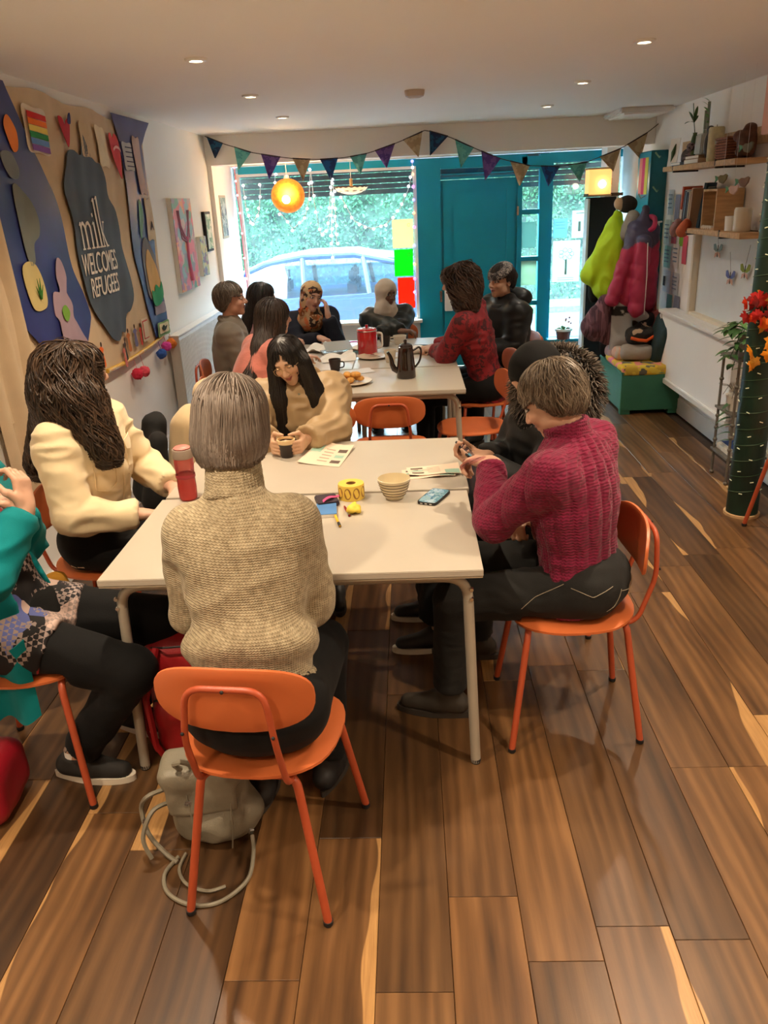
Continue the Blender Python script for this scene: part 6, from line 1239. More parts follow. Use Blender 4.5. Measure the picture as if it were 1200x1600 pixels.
for k, (lb, y, c_) in enumerate((('bundled pink and orange cloth hanging at the left end of the lower shelf', 6.42, (150, 110, 104)), ('orange cloth bundle over the edge of the lower shelf', 6.24, (190, 96, 60)))):
    garm('cloth', lb, 'cloth', [cap((2.05, y, 1.53), (2.06, y + .12, 1.47), .03, .045)], (1.95, y - .1, 1.38), (2.16, y + .22, 1.62), mat('cloth_%d' % k, srgb(*c_), .9), .008, res=.010)
# upper shelf things
book('terracotta and blue papers lying at the left of the upper shelf', 2.13, 6.62, 1.931, .22, .02, .17, (120, 150, 176), lay=True); book('pale wooden book stacked under the grey vase', 2.14, 6.30, 1.931, .30, .03, .17, (176, 150, 120), lay=True); book('brown book lying on the pale wooden one', 2.14, 6.30, 1.962, .28, .022, .16, (130, 104, 76), lay=True)
t = thing('card', 'white card printed with a dark leaf leaning at the far end of the upper shelf', 'card', (2.10, 6.86, 1.931), .3); MB().box((0, 0, .10), (.004, .12, .20), rot=(0, .12, 0)).build('sheet', M_PAPER, t); MB().tube([(-.006, .02, .03), (-.01, -.01, .10), (.0, -.02, .16)], [.004, .018, .003], 6).build('leaf_print', GD, t)
garm('figurine', 'dark bird figurine beside the sprouting vase', 'figurine', [ell((2.13, 6.60, 2.0), (.05, .09, .045)), (ell((2.12, 6.52, 2.05), (.03, .035, .03)), .02), (cap((2.13, 6.66, 1.98), (2.13, 6.74, 1.95), .03, .01), .02)], (2.0, 6.4, 1.93), (2.24, 6.84, 2.12), paint_mat('bird_plumage', [srgb(70, 56, 56), srgb(130, 110, 112), srgb(50, 44, 46)], 30), .004, res=.009)
t = thing('vase', 'slim green bottle vase with a sprig of long leaves', 'vase', (2.14, 6.52, 2.045)); MB().lathe([(0, -.05), (.026, -.05), (.028, .03), (.02, .07), (.014, .09), (.016, .10)], n=20).build('bottle', mat('green_glass', srgb(70, 96, 60), .15, var=.1), t); MB().tube([(0, 0, .08), (-.01, .02, .18), (-.015, .05, .30)], .003, 5).build('stem', GD, t)
for d_, L in (((-.1, .9, .25), .17), ((0, -.35, 1), .15), ((-.2, .5, .9), .13), ((0, -.7, .6), .10)): b = MB(); leaf(b, (-.008, .02, .17), d_, L, .012, .25); b.build('leaf', GD, t)
t = thing('vase', 'square pale grey vase on the stacked books', 'vase', (2.14, 6.30, 1.985)); MB().box((0, 0, .07), (.10, .14, .14), taper=.9).build('vase_body', mat('pale_grey_ceramic', srgb(176, 178, 170), .5), t, bevel=.01)
for k, y in enumerate((-.03, .02)): MB().tube([(0, y, .13), (0, y + .005, .34 - .05 * k)], .011, 8).build('bamboo_stalk', mat('bamboo_grey', srgb(140, 150, 130), .5), t)
for k in range(5): b = MB(); leaf(b, (0, -.03, .20 + .035 * k), (-.4, -.8 + .3 * k, .5), .08, .010, .3); b.build('leaf', GL, t)
garm('figurine', 'black and white penguin-like figurine beside the grey vase', 'figurine', [ell((2.12, 6.15, 2.04), (.035, .035, .09)), (ell((2.12, 6.14, 2.14), (.026, .028, .026)), .01), (cap((2.12, 6.14, 2.14), (2.08, 6.18, 2.14), .008, .003), .01)], (2.04, 6.05, 1.95), (2.2, 6.25, 2.2), vcol_mat('figurine_paint', .4), .0, res=.008, col=lambda V: np.where((V[:, 1] > 6.155)[:, None], A(.7, .72, .72), A(.03, .03, .035)))
t = thing('candle', 'tall mottled cream candle on the upper shelf', 'candle', (2.12, 6.02, 1.931)); MB().lathe([(0, 0), (.048, 0), (.052, .008), (.052, .205), (.046, .215), (0, .21)], n=28).build('wax', mat('mottled_wax', srgb(198, 190, 150), .5, var=.15, vscale=20), t); MB().tube([(0, 0, .21), (0, .003, .23)], .002, 5).build('wick', M_BLACK, t)
t = thing('basket', 'small square wicker basket on the upper shelf', 'basket', (2.14, 5.74, 1.931)); MB().box((0, 0, .07), (.15, .19, .13), taper=1.05).build('basket_core', mat('wicker_dark', srgb(96, 54, 38), .8), t)
WK = mat('wicker', srgb(150, 96, 70), .7, var=.2, vscale=40)
for k in range(8): z = .012 + k * .0165; q = 1 + .05 * k / 8; MB().tube([(-.078 * q, -.098 * q, z), (.078 * q, -.098 * q, z), (.078 * q, .098 * q, z), (-.078 * q, .098 * q, z)], .006, 5, closed=True).build('weave_row', WK, t)
garm('ornament', 'dark brown carved ornament at the near end of the upper shelf', 'ornament', [ell((2.14, 5.52, 2.02), (.06, .05, .085)), (ell((2.10, 5.50, 1.97), (.035, .03, .03)), .01), (ell((2.10, 5.56, 2.06), (.03, .03, .03)), .01), (ell((2.15, 5.52, 2.10), (.035, .03, .03)), .01)], (2.0, 5.4, 1.93), (2.24, 5.64, 2.16), mat('carved_wood', srgb(84, 50, 38), .6, var=.3, vscale=30), .008, res=.009)
def paper_bird(label, p, c1, c2, s=1.0, rz=0, ry=0):
    t = thing('paper_bird', label, 'paper bird', p, rz); t.rotation_euler = (0, ry, rz)
    MB().prism([(-.02, 0), (.01, -.03), (.07, -.04), (.12, -.015), (.135, .01), (.11, .018), (.07, .01), (.02, .012)], -.004, .004, 'x').build('bird_body', mat('bird_%d' % int(c1[0] * 1000), c1, .8), t)
    MB().prism([(.02, -.01), (.05, -.028), (.085, -.018), (.06, .0)], -.009, -.004, 'x').build('wing', mat('birdw_%d' % int(c2[0] * 1000), c2, .8), t); MB().prism([(-.02, .002), (-.075, .01), (-.06, -.012), (-.07, -.03), (-.015, -.008)], -.003, .003, 'x').build('tail', mat('bird_tail_green', srgb(70, 130, 96), .8), t); MB().tube([(0, .06, .01), (0, .06, CZ - p[2])], .0006, 4).build('thread', M_WHITE, t)
paper_bird('olive paper bird with an orange wing hanging over the upper shelf', (1.98, 5.15, 1.985), srgb(96, 90, 70), srgb(226, 90, 50), rz=PI, ry=0); paper_bird('olive paper bird with a red wing hanging below the upper shelf', (2.0, 5.55, 1.825), srgb(110, 100, 60), srgb(210, 80, 60), rz=PI)
paper_bird('pink and cream paper bird diving in front of the wooden box', (2.0, 5.35, 1.76), srgb(206, 170, 150), srgb(214, 120, 110), rz=PI); paper_bird('purple paper bird hanging at the top right corner by the ceiling', (1.92, 4.5, 2.19), srgb(110, 100, 150), srgb(150, 90, 90), rz=PI)
paper_bird('brown paper bird with an orange wing furthest right below the shelf', (1.96, 5.1, 1.80), srgb(130, 96, 70), srgb(230, 100, 50), rz=PI)
t = thing('whiteboard', 'white board in a deep cream frame on the right wall under the shelves', 'board', (WR, 5.55, 1.16)); 
MB().box((-.008, 0, 0), (.01, 1.80, .60)).build('board_face', mat('board_white', srgb(216, 222, 224), .35, var=.02), t)
for y in (-.93, .93): MB().box((-.03, y, 0), (.06, .05, .66)).build('frame_stile', M_CREAM, t, bevel=.004)
for z in (-.315, .315): MB().box((-.03, 0, z), (.06, 1.81, .04)).build('frame_rail', M_CREAM, t, bevel=.004)
MB().box((-.055, 0, -.33), (.11, 1.90, .022)).build('ledge', M_TRIMW, t, bevel=.004)
for lb, y, z, c_ in (('grey blue butterfly of cut paper nearest the shelf on the board', 6.02, 1.34, (120, 150, 160)), ('blue and white cut paper butterfly in the middle of the board', 5.74, 1.18, (96, 110, 170)), ('green cut paper butterfly on the right of the board', 5.50, 1.24, (130, 150, 70))):
    t = thing('paper_butterfly', lb, 'paper butterfly', (WR - .04, y, z), .2)
    for sy in (-1, 1): MB().prism([(0, 0), (sy * .035, .05), (sy * .055, .045), (sy * .05, .01), (sy * .02, -.005)], -.002, .002, 'x').build('wing', mat('butterfly_%d' % c_[0], srgb(*c_), .8), t); MB().prism([(0, -.005), (sy * .03, -.015), (sy * .035, -.045), (sy * .01, -.03)], -.002, .002, 'x').build('wing', mat('butterfly_pale', srgb(206, 170, 160), .8), t)
    MB().tube([(0, 0, -.04), (0, 0, .04)], .003, 5).build('butterfly_body', M_BLACK, t); MB().tube([(0, 0, .04), (0, .03 * (1 if y > 5.6 else -1), .17)], .001, 4).build('thread', M_INK2, t)
t = thing('radiator_cover', 'large white boxed radiator cover low on the right wall', 'radiator', (2.165, 6.05, 0)); MB().box((0, 0, .545), (.125, 1.62, .53)).build('box', M_WALL, t); MB().box((-.01, 0, .825), (.15, 1.64, .03)).build('top_ledge', M_TRIMW, t, bevel=.005); MB().box((-.008, 0, .285), (.14, 1.63, .045)).build('bottom_rail', M_TRIMW, t, bevel=.005)
for y in (-.79, .79): MB().box((-.066, y, .55), (.012, .04, .5)).build('stile', M_TRIMW, t, bevel=.002)
for y in (-.7, .7): MB().box((.02, y, .133), (.05, .03, .264)).build('wall_leg', M_TRIMW, t)
# ================================================================ dark green post with lights and autumn leaves
PX, PY = 1.885, 4.34; t = thing('post', 'dark green round pillar wound with tiny fairy lights', 'pillar', (PX, PY, 0)); MGP = mat('bottle_green_paint', srgb(16, 44, 32), .45, var=.3, vscale=5)
MB().lathe([(.086, 0), (.086, 2.40)], n=40).build('shaft', MGP, t); MB().lathe([(.098, 0), (.098, .014), (.084, .016)], n=30).build('pale_foot', M_LWOOD, t)
hel = [(.089 * math.cos(a), .089 * math.sin(a), .1 + a * .0145) for a in np.linspace(0, 150, 700)]; MB().tube(hel, .0015, 4).build('light_wire', mat('green_wire', srgb(60, 90, 60), .5), t)
b0 = None
for i in range(150):
    a = i * 1.0; q = (.092 * math.cos(a * 1.37), .092 * math.sin(a * 1.37), .12 + a * .0145)
    if b0 is None: b0 = MB().tube([(-.009, 0, 0), (.009, 0, 0)], .0028, 5).build('light_bead', mat('light_bead', srgb(214, 220, 190), .3, var=0), t); o = b0
    else: o = b0.copy(); C.objects.link(o)
    o.location = (q[0], q[1], q[2] + .016 * math.sin(i * 7.7)); o.rotation_euler = (0, .35 * math.sin(i * 3.1), a * 1.37 + PI / 2)
t = thing('leaf_garland', 'cluster of red orange and yellow artificial autumn leaves on the pillar', 'garland', (PX - .09, PY - .05, 1.13))
def maple(p, R_, s, m_):
    out = []; 
    for k in range(22): a = 2 * PI * k / 22; r = s * (.62 + .38 * abs(math.cos(a * 2.5)) ** 1.3) * (1 if k % 2 else .78); out.append((r * math.sin(a), r * math.cos(a)))
    b = MB(); vs = [(0, 0, .012 * s / .08)] + [(x, y, -.18 * (x * x + y * y) / s) for x, y in out]; vs = [R_ @ Vector(v) + Vector(p) for v in vs]; b.add(vs, [(0, 1 + k, 1 + (k + 1) % 22) for k in range(22)]); b.build('leaf', m_, t, smooth=False)
LM = [mat('leaf_%d' % i, c_, .55, var=.12, vscale=30) for i, c_ in enumerate((srgb(236, 110, 24), srgb(196, 24, 20), srgb(206, 140, 30), srgb(226, 60, 20), srgb(150, 16, 16), srgb(240, 150, 20)))]
rl = random.Random(3)
for i in range(26): 
    hi_ = i < 18; p = (rl.uniform(-.06, .12), rl.uniform(-.08, .0), rl.uniform(-.08, .08) + (.02 if hi_ else -.20)); R_ = Euler((rl.uniform(1.0, 2.1), rl.uniform(-.6, .6), rl.uniform(-1.0, 1.0))).to_matrix(); maple(p, R_, rl.uniform(.036, .058), LM[rl.choice((0, 1, 2, 3, 4)) if hi_ else rl.choice((0, 5, 5, 2))])
# ---- metal corner stand, plants
t = thing('plant_stand', 'weathered metal corner plant stand behind the green pillar', 'stand', (2.09, 5.02, 0)); MM = mat('weathered_metal', srgb(112, 106, 96), .6, metal=.3, var=.2)
for x, y in ((-.12, .05), (.10, .07), (.10, -.18), (-.12, -.20)):
    lg = MB().tube([(x, y, 0), (x, y, .80)], .009, 8).build('leg', MM, t)
    for z in (.0, .22, .30, .38, .62): MB().ball((x, y, z + .012), (.015, .015, .014), 10, 6).build('turned_bead', MM, lg)
for z in (.17, .45, .79): MB().box((-.01, -.065, z), (.25, .28, .014)).build('shelf_tray', MM, t)
book('stack of pale magazines on the bottom tray of the plant stand', 2.07, 4.95, .178, .24, .035, .17, (206, 200, 186), lay=True); book('blue magazine on top of the pale ones on the plant stand', 2.08, 4.95, .214, .20, .012, .15, (40, 70, 130), lay=True)
t = thing('potted_plant', 'bushy green houseplant spilling from the plant stand behind the pillar', 'plant', (2.06, 4.88, .80)); MB().lathe([(0, 0), (.07, 0), (.09, .14), (.084, .14), (.07, .12), (0, .12)], n=24).build('pot', mat('grey_pot', srgb(150, 140, 128), .7), t)
rl = random.Random(9); stems = []
for s_ in range(11):
    a = s_ * .9; dx, dy = math.cos(a) * .12 - .06, math.sin(a) * .10 - .05; h = rl.uniform(-.25, .28); P = [(0, 0, .12), (dx * .5, dy * .5, .12 + max(h, 0) * .6 + .08), (dx, dy, .12 + h)]; MB().tube(P, .003, 5).build('stem', GD, t)
    for k in range(8): u = (k + 1) / 8; q = [P[1][j] * (1 - u) + P[2][j] * u for j in range(3)]; b = MB(); an = k * 2.3 + s_; leaf(b, q, (math.cos(an) - .4, math.sin(an) - .3, .35), rl.uniform(.08, .13), rl.uniform(.014, .022), .5); b.build('leaf', (GD, GL, GD)[k % 3], t)
t = thing('potted_plant', 'small trailing plant with tiny pale flowers on the middle tray', 'plant', (2.02, 4.93, .46)); MB().lathe([(0, 0), (.05, 0), (.065, .10), (.06, .10), (0, .09)], n=20).build('pot', mat('white_pot', srgb(206, 200, 190), .5), t)
for s_ in range(9):
    a = s_ * .7 + 2; MB().tube([(0, 0, .09), (.06 * math.cos(a), .06 * math.sin(a), .16), (.11 * math.cos(a), .11 * math.sin(a), .08 + .1 * math.sin(s_))], .002, 4).build('stem', MM, t)
    for k in range(3): MB().ball((.06 * math.cos(a) + .02 * k, .06 * math.sin(a), .10 + .03 * k), .007, 6, 5).build('pale_flower', M_PAPER, t)
for k in range(6): b = MB(); leaf(b, (0, 0, .05 - .05 * k), (-.8, -.3 + .2 * k, .2), .11, .018, .6); b.build('leaf', GD, t)
# ================================================================ the people
CLOTH = lambda n, c, **k: mat(n, c, k.pop('rough', .85), var=k.pop('var', .06), sheen=k.pop('sheen', .25 if c[0] > .15 else .02), bump=k.pop('bump', .15), bscale=k.pop('bscale', 300), spec=.5 if c[0] > .05 else .25, **k)
M_BLKC = CLOTH('black_trousers', srgb(11, 11, 12)); M_JEAN = CLOTH('dark_denim', srgb(34, 34, 33), var=.15, bump=.3, bscale=500)
M_SHOEB = mat('black_shoe', srgb(26, 26, 28), .5, var=.1); M_SOLEW = mat('white_sole', srgb(220, 212, 196), .6, var=.05); M_SOLEB = mat('dark_sole', srgb(52, 46, 40), .7, var=.05)
def knit_mat(name, c1, c2, s=230, ribs=(1, 0, 0)):
    if name in MATS: return MATS[name]
    t = NT(name); co = t.coord('Object'); sx = t.n('SeparateXYZ'); t.l(co, sx.inputs[0]); u = t.math('ADD', sx.outputs[0], t.math('MULTIPLY', sx.outputs[1], .9))
    a = t.math('SINE', t.math('MULTIPLY', u, s * 3.0)); b = t.math('SINE', t.math('ADD', t.math('MULTIPLY', sx.outputs[2], s * 4.2), t.math('MULTIPLY', a, 1.0)))
    h = t.math('ADD', t.math('MULTIPLY', a, .4), t.math('MULTIPLY', b, .6)); n = t.noise(co, 55, 4, .7); f = t.math('ADD', t.math('MULTIPLY', n, .8), t.math('MULTIPLY', h, .10))
    t.base(t.ramp(f, [(.25, c1), (.6, c2)])); t.b.inputs['Roughness'].default_value = .95; t.b.inputs['Sheen Weight'].default_value = .12; t.bump(h, .5, .0025); MATS[name] = t.m; return t.m
SK_L = (.56, .33, .23); SK_A = (.60, .37, .24); SK_M = (.50, .29, .19); SK_D = (.17, .09, .058)
def relaxed(p, i, fwd, nrm_, **k): return hand_prims(p.wr[i], p.wdir(fwd), p.wdir(nrm_), (-1, 1)[i], s=.92 * p.sc, **k)
# ---- 1 woman in the oatmeal jumper, back to the camera
def woman_front():
    p = Person('woman with a grey bob in an oatmeal roll-neck jumper, seated with her back to us', -.432, 1.795, -.107, shf=.415, head=(-.478, 2.03, 1.25), hp=.22, hy=.0, wide=.90, hL=(-.545, 2.18, .79), hR=(-.36, 2.18, .79), poleL=(-.35, -.5, -1), poleR=(.35, -.5, -1), fL=(-.515, 2.03, .085), fR=(-.315, 2.10, .085), skin=SK_L)
    p.body([relaxed(p, 0, (.6, .7, 0), (0, 0, -1)), relaxed(p, 1, (-.6, .7, 0), (0, 0, -1))])
    f = p.torso(b=.018, hem=.075, sb=.016, k=.05, cuff=.94, shb=.0, wide=.008)
    T, up = p.T, p.up
    z0 = p.pel + up * .105
    roll = union([torus(z0 + up * .02, 0.001, .03, up)], .01)
    blouse = ell(p.pel + up * .17, A(.185, .135, .075), T); f2 = union([f, (lambda q: np.maximum(blouse(q), (p.pel + up * .075) @ up - q @ up), .03)], .03)
    K = knit_mat('oatmeal_knit', srgb(132, 118, 92), srgb(184, 170, 140))
    g = p.garment('jumper', f2, .009, K, .009, 3, base=7)
    # rib at the hem and the folded collar
    rib = lambda V: .0022 * np.sin(np.arctan2((V - p.pel) @ T[:, 1] * 1.3, (V - p.pel) @ T[:, 0]) * 95)
    hemf = lambda q: np.maximum(np.maximum(cap(p.pel - up * .1, p.pel + up * .3, .165, sq=(T[:, 1], .72))(q), (p.pel + up * .03) @ up - q @ up), q @ up - (p.pel + up * .085) @ up)
    sdf_obj('hem_rib', hemf, p.pel - .24, p.pel + .24, .006, K, g, disp=rib, relax=0)
    nb = p.nb + up * .0; nv = nrm(p.hc - p.nb + up * .1)
    col = union([cap(nb - nv * .02, nb + nv * .095, .080, .069, cut0=0, cut1=1), (torus(nb + nv * .095, .060, .012, nv), .01), (torus(nb - nv * .012, .074, .010, nv), .008)], .01)
    rc = lambda V: .0022 * np.sin(np.arctan2((V - nb) @ T[:, 1], (V - nb) @ T[:, 0]) * 46)
    sdf_obj('roll_collar', col, nb - .14, nb + .17, .005, K, g, disp=rc, relax=0)
    p.garment('trousers', p.trousers(.016, hipb=.012), .012, M_BLKC, .003, 5, bounds=p.lbounds())
    p.shoes(M_SHOEB, M_SOLEB, boot=.09, size=.85)
    # bob: full, rounded, to the nape
    H = p.H; sc = p.sc; hx = p.hx
    base = union([ell(hx(0, -.012, .040), A(.094, .110, .094) * sc, H), (ell(hx(0, -.022, -.035), A(.099, .098, .080) * sc, H), .04), (ell(hx(0, -.055, -.065), A(.072, .052, .060) * sc, H), .04)], .03)
    def hf(q):
        l = ((q - p.hc) @ H) / sc; lim = np.where(l[:, 1] > .045, .03 + (l[:, 1] - .045) * .0, np.interp(l[:, 1], [-.06, .0, .045], [-.100, -.092, -.078])); return np.maximum(base(q), (lim - l[:, 2]) * sc)
    hm = sdf_obj('hair', hf, p.hc - .19, p.hc + .17, .007, vcol_mat('hair', .5), p.root, color=lambda V: np.tile(A(.20, .165, .135), (len(V), 1)) * (1 + .3 * vnoise(V * A(1, 1, .2), 90))[:, None])
    strands(p, hf, 1700, hx(.01, .03, .15), [(.30, .25, .21), (.135, .105, .085)], .0027, 13, .0215, keep=lambda q: ((q - p.hc) @ H)[:, 2] > -.05, parent=hm, down=1.15, jit=.10)
woman_front()
# ---- 2 person in the magenta cable cardigan
def magenta():
    p = Person('person with short grey-brown hair in a magenta cable-knit jumper pointing at a phone', .522, 2.47, PI / 2 - .12, head=(.445, 2.50, 1.165), hy=.12, hp=.55, hr=.10, twist=-.50, wide=1.06, hL=(.262, 2.62, .925), hR=(.37, 2.66, .70), poleL=(-1.0, .1, -1.0), poleR=(.8, -.6, -.6), fL=(.10, 2.47, .09), fR=(.24, 2.86, .09), skin=SK_L)
    hl = hand_prims(p.wr[0], p.wdir((-.75, .6, -.05)), p.wdir((-.2, .1, -1)), -1, curl=(.7, .9, .6), s=.95)
    hr_ = hand_prims(p.wr[1], p.wdir((-.3, -.9, -.1)), p.wdir((.2, 0, -1)), 1, curl=(1.2, 1.3, .8), s=.95)
    p.body([hl, hr_], res=.005)
    K = knit_mat('magenta_knit', srgb(98, 6, 44), srgb(134, 12, 60), s=140)
    T, up = p.T, p.up
    def cable(V):
        q = V - p.pel; u = q @ T[:, 0]; v = q @ up; fr = q @ T[:, 1]; ang = np.arctan2(u, -fr * 1.3) * .17; per = .062; k = np.mod(ang + 5 * per, per) / per - .5; col = np.exp(-(k / .26) ** 2)
        tw = np.abs(np.sin((v / .07) * PI + np.sign(k) * 1.2)) * col; rows = np.abs(k) > .42; return (.0058 * tw - .0035 * rows) * np.clip((v + .04) / .05, 0, 1)
    f = p.torso(b=.030, hem=-.075, sb=.022, k=.045, cuff=.92, wide=.014, chest=.006); g = p.garment('jumper', f, .0062, K, .004, 11, extra=cable, base=8)
    nv = nrm(p.hc - p.nb + up * .1); col = union([cap(p.nb - nv * .015, p.nb + nv * .07, .080, .070, cut0=0, cut1=1), (torus(p.nb + nv * .07, .062, .011, nv), .01)], .01)
    sdf_obj('collar', col, p.nb - .14, p.nb + .15, .006, K, g, disp=lambda V: .002 * np.sin(np.arctan2((V - p.nb) @ T[:, 1], (V - p.nb) @ T[:, 0]) * 44), relax=0)
    for i in (0,): sdf_obj('cuff', torus(p.el[i] * .1 + p.wr[i] * .9, .034, .012, p.wr[i] - p.el[i]), p.wr[i] - .09, p.wr[i] + .09, .006, K, g)
    tr = p.garment('jeans', p.trousers(.016, hipb=.010), .010, M_JEAN, .005, 15, bounds=p.lbounds(), base=14)
    S_ = mat('denim_stitch', srgb(150, 140, 120), .8, var=0)
    ft = p.trousers(.016, hipb=.010)
    def seam(pts, n=24):
        P = np.array([[p.pel[k] + a[k] for k in range(3)] for a in pts]); t = np.linspace(0, len(P) - 1, n); Q = np.stack([np.interp(t, range(len(P)), P[:, k]) for k in range(3)], 1)
        for _ in range(5): Q = Q - grad(ft, Q) * (ft(Q) - .003)[:, None]
        MB().tube([tuple(q) for q in Q], .0012, 5).build('stitching', S_, tr)
    seam([(-.2, -.12, .07), (-.22, -.03, .03), (-.2, .05, .06)]); seam([(-.17, -.16, .04), (-.2, -.15, -.05), (-.2, -.1, -.06)]); seam([(-.2, .08, .08), (-.2, .16, .02), (-.19, .2, -.04)]); seam([(-.17, -.16, .03), (-.10, -.2, .0), (-.02, -.2, .03)])
    p.shoes(mat('brown_boot', srgb(52, 46, 38), .6, var=.15), M_SOLEB, boot=.05, dirs=((.12, 1, 0), (.1, 1, 0)))
    H = p.H; hf = p.hair_cap(.013, fringe=.030, low=-.045, back=-.075)
    hm = sdf_obj('hair', hf, p.hc - .17, p.hc + .16, .006, HAIRM, p.root, color=lambda V: np.tile(A(.115, .085, .06), (len(V), 1)) * (1 + .3 * vnoise(V, 60))[:, None])
    strands(p, hf, 1500, p.hx(.01, -.03, .14), [(.24, .19, .135), (.075, .05, .032)], .0023, 8, .016, parent=hm, down=.55, jit=.25, curl=.004, keep=lambda q: ((q - p.hc) @ H)[:, 2] > -.05)
    return p
magenta()
# ---- 3 woman in black hijab and fur-trimmed coat
def fur(p, c, ax, R_, n, r, L, name='fur_trim', parent=None, cols=((.30, .25, .20), (.035, .028, .022)), a0=0, a1=2 * PI, sq=1.0):
    ax = nrm(ax); u = nrm(np.cross(ax, A(.1, .2, 1.0))); v = np.cross(ax, u); th = RNG.uniform(a0, a1, n); ph = RNG.uniform(0, 2 * PI, n)
    ring = c + R_ * (np.cos(th)[:, None] * u + sq * np.sin(th)[:, None] * v); rad = np.cos(th)[:, None] * u + np.sin(th)[:, None] * v
    d = rad * np.cos(ph)[:, None] + ax * np.sin(ph)[:, None] + RNG.normal(size=(n, 3)) * .25; d /= np.linalg.norm(d, axis=1)[:, None]; k = np.linspace(0, 1, 5)[None, :, None]
    P = (ring + d * r)[:, None] + d[:, None] * L * k + A(0, 0, -1) * (L * .35) * k ** 2; P = P + RNG.normal(size=(n, 1, 3)) * .004 * k; t = (RNG.random((n, 1)) ** .7)
    cc = A(*cols[0]) * (1 - t) + A(*cols[1]) * t; return strand_obj(name, P, .0026 * (.7 + .6 * RNG.random(n)), cc, vcol_mat('fur', .8), parent or p.root)
def black_hijab():
    p = Person('woman in black with a fur-trimmed hood looking down at a phone', .50, 3.18, PI / 2 + .12, head=(.47, 3.02, 1.135), hp=.62, hy=.25, twist=.1, wide=1.0, hL=(.265, 2.90, .83), hR=(.28, 2.99, .83), poleL=(-.8, -.4, -.9), poleR=(.8, -.4, -.9), fL=(.08, 2.93, .08), fR=(.07, 3.20, .08), skin=SK_M)
    ph = A(-.0, 0, 0); hl = hand_prims(p.wr[0], p.wdir((-.85, .35, .05)), p.wdir((.0, .3, 1)), -1, curl=(.55, .7, .5), s=.9); hr_ = hand_prims(p.wr[1], p.wdir((-.85, -.3, .05)), p.wdir((0, -.3, 1)), 1, curl=(.55, .7, .5), s=.9)
    p.body([hl, hr_], res=.0055)
    M = CLOTH('black_coat', srgb(22, 23, 24), rough=.6); g = p.garment('coat', p.torso(b=.035, hem=-.12, sb=.03, chest=.02, shb=.01), .011, M, .009, 21, base=9)
    H, hx, sc = p.H, p.hx, p.sc
    # long black dress over the legs
    P = [above(ell(p.pel, A(.20, .19, .14)), p.seat + .004)]
    for i in (0, 1): P += [(above(cap(p.hip[i], p.kn[i], .115, .09), .40), .05), (cap(p.kn[i], p.an[i] + A(0, 0, .04), .085, .085, cut1=.97), .05)]
    P.append((cap((p.kn[0] + p.kn[1]) / 2, (p.an[0] + p.an[1]) / 2 + A(0, -.04, .05), .11, .12, cut1=.97), .06)); p.garment('long_dress', union(P, .05), .014, CLOTH('black_dress', srgb(13, 13, 14)), .010, 23, bounds=p.lbounds(.2), base=6)
    hij = union([ell(hx(0, -.016, .034), A(.092, .112, .098) * sc, H), (ell(hx(0, -.03, -.06), A(.088, .085, .09) * sc, H), .05), (ell(p.nb + p.T[:, 1] * .05 - p.up * .02, A(.12, .09, .09), p.T), .06)], .03)
    op = ell(hx(0, .13, -.022), A(.058, .075, .082) * sc, H); f = minus(hij, op, .02)
    p.garment('hijab', f, .008, CLOTH('black_hijab_cloth', srgb(12, 12, 13)), .004, 25, bounds=(p.hc - .30, p.hc + .2), base=10)
    c = p.nb - p.T[:, 1] * .085 + p.up * .02; hood = sdf_obj('hood', ell(c - p.T[:, 1] * .02, A(.13, .09, .12)), c - .2, c + .2, .011, M, g, disp=lambda V: .008 * vnoise(V, 18))
    fur(p, p.hc + A(.0, -.085, -.055), A(-.8, .35, .3), .130, 5000, .020, .048, parent=g)
    p.shoes(M_SHOEB, M_SOLEW, dirs=((.05, 1, 0), (.1, 1, 0)))
    return p
p3 = black_hijab()
